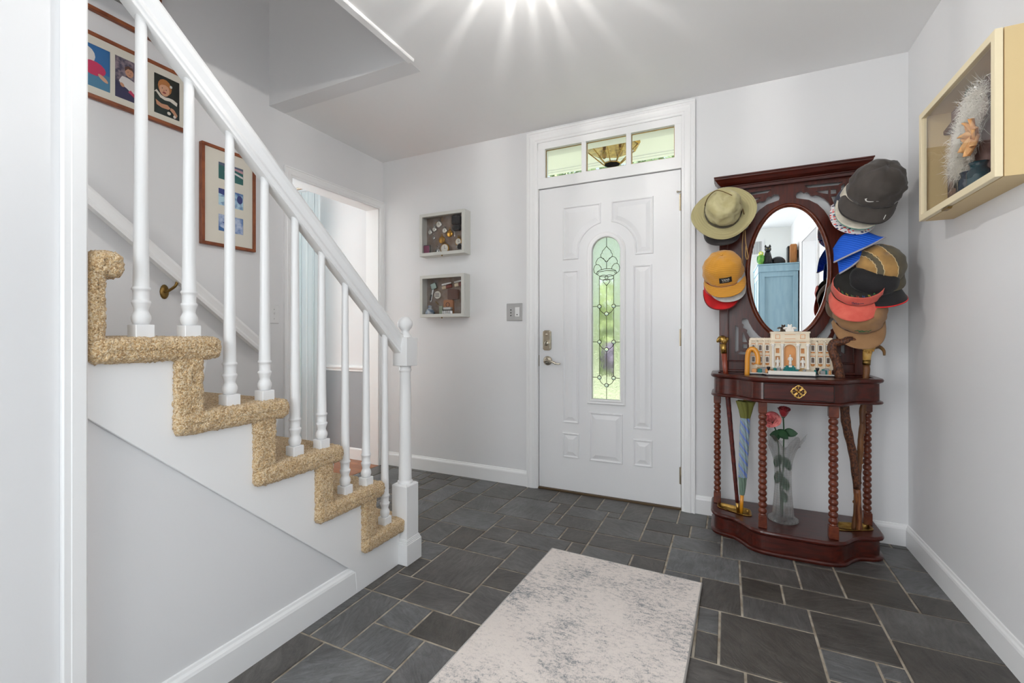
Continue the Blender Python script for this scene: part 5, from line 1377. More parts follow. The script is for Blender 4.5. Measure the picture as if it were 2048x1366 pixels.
snake = empty('walking_stick', (.569, 2.655, .102), 'gnarled dark brown stick carved as a scaly dragon', 'walking stick')
M['gnarl'] = mat('scaly_dark_wood', srgb(112, 66, 40), .5, vary=(150, srgb(52, 28, 20), 2, (1, 1, .7)), bump=(220, 1.0))
M['gnarl_light'] = mat('worn_brown_wood', srgb(142, 88, 52), .45, vary=(30, srgb(84, 44, 26), 4, (4, 4, .5)))
sp = catmull([(.569, 2.652, .103), (.566, 2.652, .17), (.560, 2.648, .27), (.551, 2.642, .37), (.538, 2.634, .48), (.522, 2.630, .56), (.510, 2.628, .63), (.504, 2.626, .70), (.496, 2.620, .78), (.483, 2.612, .85), (.474, 2.606, .90), (.458, 2.600, .95), (.450, 2.598, .985), (.460, 2.596, 1.006), (.480, 2.594, 1.008), (.505, 2.592, 1.012)], 5)
rr = [.0115 + .0075 * min(1, i / 30) + .001 * sin(i * 1.3) for i in range(len(sp))]
rr = [r if i < 62 else r * (1 - .25 * (i - 62) / 14) for i, r in enumerate(rr)]
cut = 12
mb = MB(); mb.tube(sp[:cut + 1], rr[:cut + 1], 14); obj('worn_foot', mb, M['gnarl_light'], snake)
mb = MB(); mb.tube(sp[cut:], rr[cut:], 14); obj('scaly_shaft', mb, M['gnarl'], snake)
mb = MB()
mb.sphere((.500, 2.591, 1.014), .018, 14, 8, sc=(1.3, .9, .8)); mb.tube(catmull([(.505, 2.590, 1.020), (.525, 2.588, 1.023), (.545, 2.587, 1.014)], 4), [.013, .012, .011, .010, .009, .008, .007, .005, .003], 10)
mb.tube(catmull([(.505, 2.590, 1.008), (.520, 2.588, 1.005), (.535, 2.587, .998)], 4), [.010, .009, .008, .007, .006, .006, .005, .004, .002], 10)
for s in (-1, 1): mb.tube(catmull([(.490, 2.590 + s * .012, 1.022), (.505, 2.588 + s * .016, 1.032), (.527, 2.586 + s * .018, 1.033)], 4), [.005, .005, .004, .004, .003, .003, .002, .002, .001], 8)
obj('dragon_head', mb, M['gnarl'], snake)

st2 = empty('walking_stick', (.553, 2.668, .102), 'knobby brown stick with an ivory antler handle at the right end', 'walking stick')
M['antler'] = mat('ivory_antler', srgb(222, 184, 110), .4, vary=(24, srgb(196, 150, 76), 4, (1, 1, 1)))
M['horn'] = mat('dark_horn', srgb(128, 92, 48), .35, vary=(18, srgb(84, 58, 32), 4, (1, 1, 1)))
M['knob_wood'] = mat('knobby_brown_wood', srgb(122, 80, 46), .5, vary=(26, srgb(88, 54, 32), 4, (1, 1, .4)))
K0, K1 = Vector((.597, 2.662, .900)), Vector((.552, 2.668, .103))
kp = lambda t: K0 + (K1 - K0) * t
mb = MB(); n = 42; rnd = random.Random(5)
mb.tube([kp(i / n) + Vector((.002 * sin(i * .9), .002 * cos(i * 1.1), 0)) for i in range(n + 1)], [.0125 + .0022 * max(0, sin(i * 1.25)) - .002 * i / n for i in range(n + 1)], 12)
for q in range(14):
    t = .1 + .85 * q / 14; a = rnd.uniform(0, 6.28); mb.sphere(kp(t) + Vector((cos(a) * .011, sin(a) * .011, 0)), .005, 8, 6, sc=(1, 1, 1.5))
obj('shaft', mb, M['knob_wood'], st2)
mb = MB(); mb.tube([kp(0), kp(-.03)], [.0155, .0155], 14); obj('collar', mb, M['old_brass'], st2)
mb = MB(); mb.tube([Vector((.598, 2.662, .922)), Vector((.599, 2.661, .945)), Vector((.601, 2.658, .965))], [.0155, .0165, .019], 14); mb.sphere((.601, 2.650, .980), .024, 16, 10, sc=(1, .9, .9))
for k in range(10):
    a = 2 * pi * k / 10; mb.sphere((.601 + .020 * cos(a), 2.636, .980 + .019 * sin(a)), .005, 6, 5)
obj('antler_burr', mb, M['antler'], st2)
mb = MB(); mb.tube(catmull([(.610, 2.668, .975), (.632, 2.676, .985), (.652, 2.682, .985), (.668, 2.684, .968), (.670, 2.684, .945)], 5), [.013 - .0085 * i / 20 for i in range(21)], 12); obj('antler_tine', mb, M['horn'], st2)

# ================================================================== glass vase with two roses
vase = empty('vase', (.252, 2.625, .114), 'tall pressed glass vase with ruffled rim on the hall stand base', 'vase')
def vase_glass():
    m = bpy.data.materials.new('pressed_clear_glass'); m.use_nodes = True
    n = m.node_tree.nodes; l = m.node_tree.links; n.remove(n['Principled BSDF'])
    tc = n.new('ShaderNodeTexCoord')
    w = n.new('ShaderNodeTexWave'); w.wave_type = 'RINGS'; w.rings_direction = 'SPHERICAL'; w.inputs['Scale'].default_value = 28; w.inputs['Distortion'].default_value = 2.5; l.new(tc.outputs['Object'], w.inputs['Vector'])
    bp = n.new('ShaderNodeBump'); bp.inputs['Strength'].default_value = .22; bp.inputs['Distance'].default_value = .003; l.new(w.outputs['Fac'], bp.inputs['Height'])
    tr = n.new('ShaderNodeBsdfTransparent'); tr.inputs['Color'].default_value = (.975, .98, .98, 1)
    gl = n.new('ShaderNodeBsdfGlossy'); gl.inputs['Roughness'].default_value = .12; l.new(bp.outputs[0], gl.inputs['Normal'])
    df = n.new('ShaderNodeBsdfTranslucent'); df.inputs['Color'].default_value = (.95, .96, .95, 1); l.new(bp.outputs[0], df.inputs['Normal'])
    lw = n.new('ShaderNodeLayerWeight'); lw.inputs['Blend'].default_value = .35; l.new(bp.outputs[0], lw.inputs['Normal'])
    m1 = n.new('ShaderNodeMixShader'); m1.inputs[0].default_value = .40; l.new(tr.outputs[0], m1.inputs[1]); l.new(df.outputs[0], m1.inputs[2])
    m2 = n.new('ShaderNodeMixShader'); l.new(lw.outputs['Facing'], m2.inputs[0]); l.new(m1.outputs[0], m2.inputs[1]); l.new(gl.outputs[0], m2.inputs[2])
    mu = n.new('ShaderNodeMath'); mu.operation = 'MULTIPLY'; mu.inputs[1].default_value = .62; l.new(lw.outputs['Facing'], mu.inputs[0]); l.new(mu.outputs[0], m2.inputs[0])
    l.new(m2.outputs[0], n['Material Output'].inputs['Surface']); return m
M['vase'] = vase_glass()
VC = Vector((.252, 2.625, .115))
vp = [(.064, 0), (.068, .004), (.064, .012), (.052, .022), (.047, .030), (.046, .045), (.043, .08), (.038, .14), (.036, .19), (.0365, .24), (.040, .29), (.048, .335), (.062, .37), (.078, .395), (.090, .410)]
def vfn(u, v):
    t = v * (len(vp) - 1); i = min(int(t), len(vp) - 2); f = t - i
    r = vp[i][0] * (1 - f) + vp[i + 1][0] * f; z = vp[i][1] * (1 - f) + vp[i + 1][1] * f; a = 2 * pi * u
    k = max(0, (z - .30) / .11); rib = 1 + .03 * sin(20 * a) * (1 if z > .03 else .4)
    return VC + Vector(((r * rib + .012 * k * cos(6 * a)) * cos(a), (r * rib + .012 * k * cos(6 * a)) * sin(a), z + .030 * k * k * cos(6 * a)))
mb = MB(); mb.grid(vfn, 96, 44, wrap_u=True); obj('body', mb, M['vase'], vase, fix=True)
mb = MB(); mb.lathe([(.001, .001), (.060, .001), (.060, .006), (.001, .008)], VC, 32); obj('foot', mb, M['vase'], vase)
for k in range(24):
    a = 2 * pi * k / 24; mb = MB(); mb.sphere(VC + Vector((.061 * cos(a), .061 * sin(a), .010)), .0062, 8, 6, sc=(1, 1, .8))
    obj('foot_bead', mb, M['vase'], vase)
M['stem'] = mat('rose_stem_green', srgb(44, 74, 44), .5); M['rose_leaf'] = mat('rose_leaf_green', srgb(42, 78, 48), .5, vary=(20, srgb(28, 56, 36), 3, (1, 1, 1)))
def rose(name, c, axis, r, m, label, stem, leaves, seed, bud=0.0):
    t = empty(name, stem[0], label, 'rose')
    ax = Vector(axis).normalized(); e1 = ax.orthogonal().normalized(); e2 = ax.cross(e1); c = Vector(c)
    rnd = random.Random(seed)
    for layer in range(5):
        k = 3 + (layer > 1) + (layer > 2)
        for q in range(k):
            a0 = 2 * pi * q / k + layer * .9; rr = r * (.16 + .20 * layer); hh = r * (1.25 - .05 * layer); sp = 1.5 if layer < 2 else 1.25
            mb = MB()
            def fn(u, v, a0=a0, rr=rr, hh=hh, sp=sp, layer=layer):
                a = a0 + (u - .5) * sp; w = sin(pi * min(1, .12 + .88 * u)) 
                rad = rr * (.35 + .75 * v ** .7) * (1 - .12 * bud) + r * (.10 + .045 * layer) * max(0, v - .7) * 3.0 * (1 - .6 * bud)
                z = -r * .55 + hh * (1 + .55 * bud) * v * (1 - .16 * abs(2 * u - 1) ** 2.5) - (r * .32 * (layer / 4) * max(0, v - .72) * 3.4) * (1 - .8 * bud)
                return c + (e1 * cos(a) + e2 * sin(a)) * rad + ax * z
            mb.grid(fn, 9, 9); obj('petal', mb, m, t, solid=.0008)
    mb = MB(); mb.lathe([(.001, -.9 * r), (r * .25, -.75 * r), (r * .34, -.55 * r), (r * .2, -.4 * r)], c, 10, Matrix((e1, e2, ax)).transposed().to_4x4()); obj('sepal', mb, M['stem'], t)
    mb = MB(); mb.tube(catmull([c - ax * r * .8] + [Vector(p) for p in stem[1:][::-1]] + [Vector(stem[0])], 5), .0032, 8); obj('stem', mb, M['stem'], t)
    for (p, d, L) in leaves:
        mb = MB(); p = Vector(p); d = Vector(d).normalized(); s = d.cross(Vector((0, -1, .3))).normalized()
        mb.grid(lambda u, v: p + d * L * v + s * (u - .5) * L * .62 * sin(pi * min(1, v * .93 + .07)) ** .8 + Vector((0, 0, -.18 * L * v * v)), 6, 9); obj('leaf', mb, M['rose_leaf'], t, solid=.0006)
M['rose_red'] = mat('deep_red_petal', srgb(150, 14, 26), .55, vary=(18, srgb(104, 6, 16), 3, (1, 1, 1)), sheen=.2)
M['rose_pink'] = mat('pink_petal', srgb(240, 150, 142), .6, vary=(16, srgb(226, 108, 112), 3, (1, 1, 1)), sheen=.2)
rose('red_rose', (.252, 2.600, .652), (.05, -.25, 1), .028, M['rose_red'], 'dark red rose standing upright in the glass vase', [(.250, 2.628, .135), (.252, 2.625, .35), (.254, 2.612, .55)],
     [((.25, 2.605, .555), (.7, -.35, .25), .07), ((.25, 2.605, .545), (-.7, -.35, .15), .07), ((.252, 2.62, .43), (.55, -.3, -.9), .06), ((.252, 2.622, .33), (.3, -.3, -.9), .06), ((.25, 2.622, .26), (.25, -.3, -.9), .05)], 3, bud=1.0)
rose('pink_rose', (.197, 2.590, .618), (-.12, -.75, .62), .035, M['rose_pink'], 'open pink rose leaning out of the glass vase', [(.244, 2.632, .140), (.240, 2.635, .35), (.226, 2.625, .54)],
     [((.225, 2.612, .565), (.5, -.6, -.2), .07), ((.222, 2.612, .56), (-.1, -.7, -.5), .06), ((.24, 2.63, .44), (-.4, -.3, -.9), .06), ((.241, 2.63, .36), (-.35, -.3, -.9), .06)], 5)
# ================================================================== hats on the hall stand
def text_tris(txt, size):
    """flat outline of a word as triangles (built-in lettering), centred"""
    cu = bpy.data.curves.new('word', 'FONT'); cu.body = txt; cu.size = size; cu.align_x = 'CENTER'; cu.align_y = 'CENTER'; cu.resolution_u = 2
    o = bpy.data.objects.new('word', cu); COL.objects.link(o)
    dg = bpy.context.evaluated_depsgraph_get(); me = o.evaluated_get(dg).to_mesh()
    vs = [(v.co.x, v.co.y) for v in me.vertices]; fs = [tuple(p.vertices) for p in me.polygons]
    o.evaluated_get(dg).to_mesh_clear(); bpy.data.objects.remove(o); bpy.data.curves.remove(cu)
    return vs, fs
def axes(C, U, F):
    F = Vector(F).normalized(); U = Vector(U); U = (U - F * U.dot(F)).normalized(); X = F.cross(U)
    return Matrix(((X.x, F.x, U.x, C[0]), (X.y, F.y, U.y, C[1]), (X.z, F.z, U.z, C[2]), (0, 0, 0, 1)))
def cloth(name, col, col2=None, bump=(260, .25), sc=20):
    return mat(name, srgb(*col), .85, vary=(sc, srgb(*(col2 or tuple(int(c * .88) for c in col))), 4, (1, 1, 1)), bump=bump, sheen=.15)
class Cap:
    def __init__(s, C, U, F, a=.098, b=.106, h=.125, brim=.072, droop=.018, curve=.028, span=1.33):
        s.M = axes(C, U, F); s.a, s.b, s.h, s.L, s.droop, s.curve, s.span = a, b, h, brim, droop, curve, span; s.C = C; s.seed = C[0] * 7
    def crown_pt(s, th, t, off=0.0, wr=.003):
        r = max(0.0, 1 - t ** 2.7) ** (1 / 2.1)
        k = 1 + off / s.a - .012 * abs(cos(3 * th)) ** 8 * (1 if t > .02 else 0)
        p = Vector((s.a * sin(th) * r * k, s.b * cos(th) * r * k, s.h * t + off * t))
        if wr: p += p.normalized() * noise.noise(p * 32 + Vector((s.seed, 0, 0))) * wr
        return s.M @ p
    def crown(s, parent, m, name='crown', t1=1.0, dents=.003, mats=None, pick=None, solid=.002):
        nu, nv = 48, 14; mb = MB()
        mb.grid(lambda u, v: s.crown_pt(2 * pi * u, t1 * min(.9995, v ** .85), 0, dents), nu, nv, wrap_u=True)
        if pick:
            for i in range(len(mb.f)):
                mb.mi[i] = pick((i % nu + .5) / nu, (i // nu + .5) / (nv - 1))
        return obj(name, mb, mats or m, parent, solid=solid)
    def brim_pt(s, th, v, off=0.0):
        e = (abs(th) / s.span)
        L = s.L * max(0, 1 - e ** 2.6) ** .6
        x = s.a * sin(th) * (1 + .06 * v); y = s.b * cos(th) + L * v
        z = -s.curve * (x / s.a) ** 2 * (.35 + .65 * v) - s.droop * v + off
        return s.M @ Vector((x, y, z))
    def brim(s, parent, m, edge=None, under=None):
        mb = MB(); mb.grid(lambda u, v: s.brim_pt((u * 2 - 1) * s.span, v), 33, 9)
        if under is not None:
            mb.cur = 1; mb.grid(lambda u, v: s.brim_pt((u * 2 - 1) * s.span, v, -.0035), 33, 9)
            o = obj('brim', mb, [m, under], parent, solid=.002)
        else: o = obj('brim', mb, m, parent, solid=.0035)
        if edge:
            mb = MB(); mb.tube([s.brim_pt((k / 32 * 2 - 1) * s.span, 1.0) for k in range(33)], .0032, 6); obj('brim_binding', mb, edge, parent)
        return o
    def button(s, parent, m):
        mb = MB(); mb.sphere(s.M @ Vector((0, 0, s.h + .001)), .007, 12, 8, sc=(1, 1, .8)); obj('button', mb, m, parent)
    def decal(s, name, parent, m, vs, fs, z0, off, x0=0.0):
        mb = MB(); P = []
        for (x, z) in vs:
            t = min(.97, (z0 + z) / s.h); r = max(.05, (1 - max(t, 0) ** 2.7) ** (1 / 2.1)); th = math.asin(max(-1, min(1, (x0 - x) / (s.a * r))))
            P.append(s.crown_pt(th, max(t, .001), off, .003))
        mb.add(P, fs); return obj(name, mb, m, parent, solid=.0006, fix=False)
    def strokes(s, name, parent, m, lines, z0, r=.0012):
        mb = MB()
        for ln_ in lines:
            P = []
            for (x, z) in ln_:
                t = (z0 + z) / s.h; rr = (1 - max(t, 0) ** 2.7) ** (1 / 2.1); th = math.asin(max(-1, min(1, -x / (s.a * rr)))); P.append(s.crown_pt(th, max(t, .001), .0015, .003))
            mb.tube(P, r, 5)
        return obj(name, mb, m, parent)
def hat(name, C, label, group=None): return empty(name, C, label, 'hat', group)
GH = 'hats hanging on the hall stand'
PEGL, PEGR = (-.018, 2.70), (.60, 2.68)

# khaki bush hat
t = hat('bush_hat', (-.018, 2.66, 1.70), 'khaki wide brimmed bush hat with chin cord, top left of the hall stand', GH)
khaki = cloth('khaki_canvas', (186, 178, 136), (170, 160, 116))
khaki_brim = mat('stitched_khaki_brim', srgb(176, 166, 122), .85)
nn = khaki_brim.node_tree.nodes; ll = khaki_brim.node_tree.links
w = nn.new('ShaderNodeTexWave'); w.wave_type = 'RINGS'; w.rings_direction = 'SPHERICAL'; w.inputs['Scale'].default_value = 26; w.inputs['Distortion'].default_value = .2
tc = nn.new('ShaderNodeTexCoord'); ll.new(tc.outputs['Object'], w.inputs['Vector'])
bp = nn.new('ShaderNodeBump'); bp.inputs['Strength'].default_value = .5; bp.inputs['Distance'].default_value = .002; ll.new(w.outputs['Fac'], bp.inputs['Height']); ll.new(bp.outputs[0], nn['Principled BSDF'].inputs['Normal'])
BM = axes((-.020, 2.655, 1.702), (.04, -.95, .28), (.10, -.28, -.95))
bc = empty('brim_centre', (-.020, 2.655, 1.702), None, None); bpy.data.objects.remove(bc)
def brimf(u, v):
    a = 2 * pi * u; r = .092 + (.155 + .006 * sin(a * 2 + .6) - .092) * v; k = v ** 1.3
    return BM @ Vector((r * cos(a), r * sin(a) * .97, .012 * k * sin(2 * a + 1.0) + .010 * k * sin(3 * a) - .012 * k))
mb = MB(); mb.grid(brimf, 72, 12, wrap_u=True); obj('brim', mb, khaki_brim, t, solid=.003)
mb = MB(); mb.tube([brimf(k / 72, 1.0) for k in range(72)], .0028, 6, closed=True); obj('brim_binding', mb, khaki, t)
def crf(u, v):
    a = 2 * pi * u; tt = v; r = max(0, 1 - tt ** 3.4) ** (1 / 2.4)
    p = Vector((.086 * r * cos(a), .099 * r * sin(a), .118 * tt))
    p.z -= .030 * math.exp(-((p.x) / .022) ** 2 - ((p.y + .0) / .060) ** 2) * tt ** 3          # crease on top
    p += Vector((cos(a), sin(a), .3)) * (.010 * noise.noise(p * 22 + Vector((3, 1, 0))) + .004 * noise.noise(p * 60))
    return BM @ p
mb = MB(); mb.grid(crf, 64, 22, wrap_u=True); obj('crown', mb, khaki, t, solid=.002)
mb = MB()
mb.grid(lambda u, v: BM @ Vector(((.0905 + .002 * sin(9 * u)) * cos(2 * pi * u), (.1035) * sin(2 * pi * u), .004 + .020 * v + .003 * sin(4 * pi * u))), 64, 3, wrap_u=True); obj('hat_band', mb, cloth('dark_olive_band', (70, 64, 46)), t, solid=.002)
cordm = mat('brown_cord', srgb(104, 80, 46), .7)
mb = MB(); mb.tube(catmull([BM @ Vector(p) for p in [(.088, -.03, .040), (.070, -.045, .088), (.03, -.055, .122), (-.02, -.03, .116), (-.06, .0, .098), (-.085, .03, .05), (-.094, .045, .012)]], 6), .0022, 6)
obj('chin_cord', mb, cordm, t)
mb = MB(); tan_cord = mat('tan_cord', srgb(168, 132, 84), .7)
mb.tube(catmull([(.085, 2.70, 1.60), (.088, 2.71, 1.54), (.094, 2.71, 1.50), (.100, 2.71, 1.46), (.094, 2.71, 1.445), (.088, 2.71, 1.47), (.090, 2.71, 1.52)], 6), .0028, 6)
mb.tube(catmull([(.078, 2.71, 1.60), (.072, 2.715, 1.52), (.074, 2.715, 1.44), (.076, 2.715, 1.40)], 6), .0024, 6)
mb.sphere((.092, 2.71, 1.50), .006, 8, 6); obj('cord_end', mb, tan_cord, t)
# dark cap below it
t = hat('baseball_cap', (-.03, 2.71, 1.66), 'charcoal cap mostly hidden under the khaki bush hat', GH)
c = Cap((-.028, 2.735, 1.665), (0, -.55, .83), (.02, -.6, -.8), a=.090, b=.096, h=.075, brim=.072)
dk = cloth('charcoal_cloth', (52, 48, 48)); c.crown(t, dk); c.brim(t, dk); c.strokes('camo_patch', t, cloth('camo_green', (120, 130, 92)), [[(.05, .005), (.07, .012)], [(.06, .0), (.075, .02)]], .006, .006)

# yellow corduroy cap with black patch
t = hat('baseball_cap', (-.018, 2.68, 1.375), 'mustard yellow corduroy cap with a small black label', GH)
cord = mat('mustard_corduroy', srgb(212, 148, 40), .85, sheen=.3)
nn = cord.node_tree.nodes; ll = cord.node_tree.links
w = nn.new('ShaderNodeTexWave'); w.bands_direction = 'Z'; w.inputs['Scale'].default_value = 62; tc = nn.new('ShaderNodeTexCoord'); ll.new(tc.outputs['Object'], w.inputs['Vector'])
cr_ = nn.new('ShaderNodeValToRGB'); cr_.color_ramp.elements[0].color = srgb(186, 122, 26); cr_.color_ramp.elements[1].color = srgb(226, 164, 56); ll.new(w.outputs['Fac'], cr_.inputs['Fac']); ll.new(cr_.outputs['Color'], nn['Principled BSDF'].inputs['Base Color'])
bp = nn.new('ShaderNodeBump'); bp.inputs['Strength'].default_value = .5; bp.inputs['Distance'].default_value = .002; ll.new(w.outputs['Fac'], bp.inputs['Height']); ll.new(bp.outputs[0], nn['Principled BSDF'].inputs['Normal'])
c = Cap((-.020, 2.685, 1.374), (-.06, -.74, .66), (.14, -.64, -.76), a=.100, b=.104, h=.128, brim=.068, curve=.018, droop=.008)
c.crown(t, cord, dents=.008); c.brim(t, cord); c.button(t, cord)
rectv = [(-.029, -.015), (.029, -.015), (.029, .015), (-.029, .015)]
gv = [(-.029 + .058 * i / 8, -.0155 + .031 * j / 4) for j in range(5) for i in range(9)]; gf = [(j * 9 + i, j * 9 + i + 1, (j + 1) * 9 + i + 1, (j + 1) * 9 + i) for j in range(4) for i in range(8)]
pt = c.decal('label_patch', t, cloth('black_label', (24, 22, 22)), gv, gf, .043, .0025)
wht = mat('white_thread', srgb(236, 234, 228), .8)
v_, f_ = text_tris('VANS', .0145); c.decal('label_lettering', pt, wht, [(x, z + .004) for x, z in v_], f_, .043, .0042)
v_, f_ = text_tris('OFF THE WALL', .0045); c.decal('label_small_lettering', pt, wht, [(x, z - .006) for x, z in v_], f_, .043, .0042)
# pale grey cap edge and red cap behind
t = hat('baseball_cap', (.0, 2.71, 1.34), 'light grey cap just showing between the mustard and the red caps', GH)
c = Cap((-.004, 2.705, 1.350), (-.03, -.66, .74), (.10, -.64, -.76), a=.088, b=.092, h=.095, brim=.070, curve=.014)
gy = cloth('pale_grey_cloth', (206, 204, 200)); c.crown(t, gy); c.brim(t, gy)
t = hat('baseball_cap', (-.025, 2.72, 1.30), 'bright red cap with white letter below the mustard cap', GH)
c = Cap((-.028, 2.735, 1.318), (-.02, -.42, .90), (0.0, -.60, -.80), a=.090, b=.094, h=.090, brim=.088, curve=.016, droop=-.006)
rd = cloth('bright_red_cloth', (214, 22, 26)); c.crown(t, rd); c.brim(t, rd, edge=cloth('dark_red_edge', (120, 18, 20)))
v_, f_ = text_tris('P', .056); c.decal('letter', t, wht, v_, f_, .020, .003)

# dark grey running cap
t = hat('baseball_cap', (.60, 2.62, 1.70), 'dark grey running cap with white swoosh, topmost on the right side', GH)
C0 = Vector((.612, 2.615, 1.712)); Ud, Fd = (.20, -.78, .60), (-.33, -.52, -.79)
gr = cloth('dark_grey_nylon', (76, 70, 66), (68, 62, 58), bump=(120, .15)); gk = cloth('black_binding', (44, 40, 38))
c = Cap(C0, Ud, Fd, a=.108, b=.110, h=.140, brim=.078, curve=.030)
c.crown(t, gr, dents=.014); c.brim(t, gr, edge=gk); c.button(t, gr)
sw = [(-.024, .004), (-.018, -.0045), (-.010, -.007), (-.001, -.006), (.028, .0045), (.0, -.0015), (-.009, -.003), (-.0145, -.0015), (-.0175, .003), (-.0165, .0095)]
c.decal('swoosh_logo', t, wht, sw, [tuple(q) for q in tessellate_polygon([[Vector((p[0], p[1], 0)) for p in sw]])], .038, .0035)
mb = MB(); mb.tube([c.brim_pt(-.80 + .004 * k, .55 + .04 * k, .003) for k in range(8)], .0014, 5); obj('brim_lettering', mb, wht, t)
# cream cap behind
t = hat('baseball_cap', (.58, 2.65, 1.68), 'cream cap with teal brim underside behind the dark grey running cap', GH)
c = Cap(C0 + Vector((-.026, .040, -.022)), Ud, Fd, a=.098, b=.100, h=.085, brim=.096, curve=.012, droop=.0)
cm = cloth('cream_cotton', (226, 218, 200)); c.crown(t, cm); c.brim(t, cm, under=cloth('teal_cotton', (70, 176, 150)))
# patterned cap
def pattern_mat():
    m = bpy.data.materials.new('red_navy_print'); m.use_nodes = True
    n = m.node_tree.nodes; l = m.node_tree.links; b = n['Principled BSDF']; b.inputs['Roughness'].default_value = .85
    tc = n.new('ShaderNodeTexCoord'); vo = n.new('ShaderNodeTexVoronoi'); vo.inputs['Scale'].default_value = 62; vo.inputs['Randomness'].default_value = .8
    mp = n.new('ShaderNodeMapping'); mp.inputs['Scale'].default_value = (1, 1, 1.7); l.new(tc.outputs['Object'], mp.inputs['Vector']); l.new(mp.outputs[0], vo.inputs['Vector'])
    sp = n.new('ShaderNodeSeparateColor'); l.new(vo.outputs['Color'], sp.inputs[0])
    r = n.new('ShaderNodeValToRGB'); r.color_ramp.interpolation = 'CONSTANT'; e = r.color_ramp.elements; e[0].color = srgb(232, 72, 66); e[1].position = .33; e[1].color = srgb(36, 44, 92)
    q = e.new(.66); q.color = srgb(222, 214, 222); l.new(sp.outputs[0], r.inputs['Fac'])
    th = n.new('ShaderNodeMath'); th.operation = 'GREATER_THAN'; th.inputs[1].default_value = .42; l.new(vo.outputs['Distance'], th.inputs[0])
    mx = n.new('ShaderNodeMix'); mx.data_type = 'RGBA'; l.new(th.outputs[0], mx.inputs[0]); l.new(r.outputs['Color'], mx.inputs[6]); mx.inputs[7].default_value = srgb(232, 226, 226); l.new(mx.outputs[2], b.inputs['Base Color']); return m
M['print_cloth'] = pattern_mat()
t = hat('baseball_cap', (.56, 2.68, 1.65), 'cap with red, white and navy wave print brim under the cream cap', GH)
c = Cap(C0 + Vector((-.044, .075, -.034)), Ud, (-.26, -.56, -.79), a=.096, b=.098, h=.075, brim=.106, curve=.016, droop=.0)
c.crown(t, cloth('navy_cotton', (58, 62, 80))); c.brim(t, M['print_cloth'], edge=M['print_cloth'])

# folded blue sun hat with grey edge
t = hat('blue_sun_hat', (.55, 2.62, 1.40), 'folded bright blue quilted sun hat with grey edging', GH)
blue = mat('bright_blue_quilting', srgb(22, 92, 208), .7)
nn = blue.node_tree.nodes; ll = blue.node_tree.links
w = nn.new('ShaderNodeTexWave'); w.inputs['Scale'].default_value = 30; tc = nn.new('ShaderNodeTexCoord'); mp = nn.new('ShaderNodeMapping'); mp.inputs['Rotation'].default_value = (0, radians(64), 0); ll.new(tc.outputs['Object'], mp.inputs['Vector']); ll.new(mp.outputs[0], w.inputs['Vector'])
bp = nn.new('ShaderNodeBump'); bp.inputs['Strength'].default_value = .5; bp.inputs['Distance'].default_value = .003; ll.new(w.outputs['Fac'], bp.inputs['Height']); ll.new(bp.outputs[0], nn['Principled BSDF'].inputs['Normal'])
greyb = cloth('grey_binding', (176, 172, 182))
def flap(lower, upper, y, bulge, name):
    lo = catmull([(*p, 0) for p in lower], 8); hi = catmull([(*p, 0) for p in upper], 8)
    def fn(u, v):
        i = u * (len(lo) - 1); a = min(int(i), len(lo) - 2); f = i - a; L = lo[a].lerp(lo[a + 1], f); i = u * (len(hi) - 1); a = min(int(i), len(hi) - 2); f = i - a; H = hi[a].lerp(hi[a + 1], f)
        p = L.lerp(H, v); return Vector((p.x, y - bulge * sin(pi * u) * (1 - .5 * v) + .045 * v * v, p.y))
    mb = MB(); mb.grid(fn, 33, 13); f = obj(name, mb, blue, t, solid=.004)
    mb = MB(); mb.tube([fn(k / 32, 0) for k in range(33)], .0042, 8); obj('edge_binding', mb, greyb, t)
flap([(.455, 1.386), (.52, 1.418), (.59, 1.452), (.648, 1.487)], [(.460, 1.458), (.500, 1.520), (.57, 1.530), (.646, 1.492)], 2.585, .03, 'front_flap')
flap([(.481, 1.334), (.528, 1.366), (.585, 1.42), (.634, 1.456)], [(.478, 1.42), (.53, 1.46), (.585, 1.474), (.634, 1.462)], 2.612, .02, 'rear_flap')

# patched flat cap
t = hat('flat_cap', (.63, 2.60, 1.35), 'olive flat cap with frayed tan patches on the right side', GH)
oli = cloth('olive_canvas', (96, 88, 70)); tan = cloth('tan_canvas', (176, 136, 80)); fray = cloth('frayed_edge', (214, 190, 144))
c = Cap((.638, 2.630, 1.362), (.16, -.74, .65), (.30, -.52, -.80), a=.094, b=.102, h=.088, brim=.036, curve=.012, span=1.2)
def fcp(u, v):
    th = 2 * pi * u; tt = min(.9995, v ** .9); p = c.crown_pt(th, tt, 0, .004); return p
nu, nv = 96, 20; mb = MB(); mb.grid(fcp, nu, nv, wrap_u=True)
Mi = c.M.inverted()
for i, f in enumerate(mb.f):
    q = Mi @ (sum((mb.v[k] for k in f), Vector()) / len(f)); x = -q.x if False else q.x
    xx = x + .012 * sin(q.y * 16)
    if .000 < xx < .052 and q.y > -.07: mb.mi[i] = 1
    elif .072 < xx < .100 and q.y > -.05: mb.mi[i] = 1
    elif -.085 < xx < -.03 and q.y < -.045: mb.mi[i] = 1
obj('crown', mb, [oli, tan], t, solid=.002)
c.brim(t, oli, edge=oli)
for x0 in (0.0, .052, .072):
    mb = MB(); P = []
    for k in range(30):
        y = -.075 + .18 * k / 29; xx = x0 - .012 * sin(y * 16) + .0012 * ((k * 7) % 3 - 1)
        rr = sqrt((xx / c.a) ** 2 + (y / c.b) ** 2)
        if rr > .985: continue
        tt = (1 - rr ** 2.1) ** (1 / 2.7); P.append(c.crown_pt(math.atan2(xx / c.a, y / c.b), tt, .0018, .004))
    mb.tube(P, .0018, 5); obj('frayed_seam', mb, fray, t)
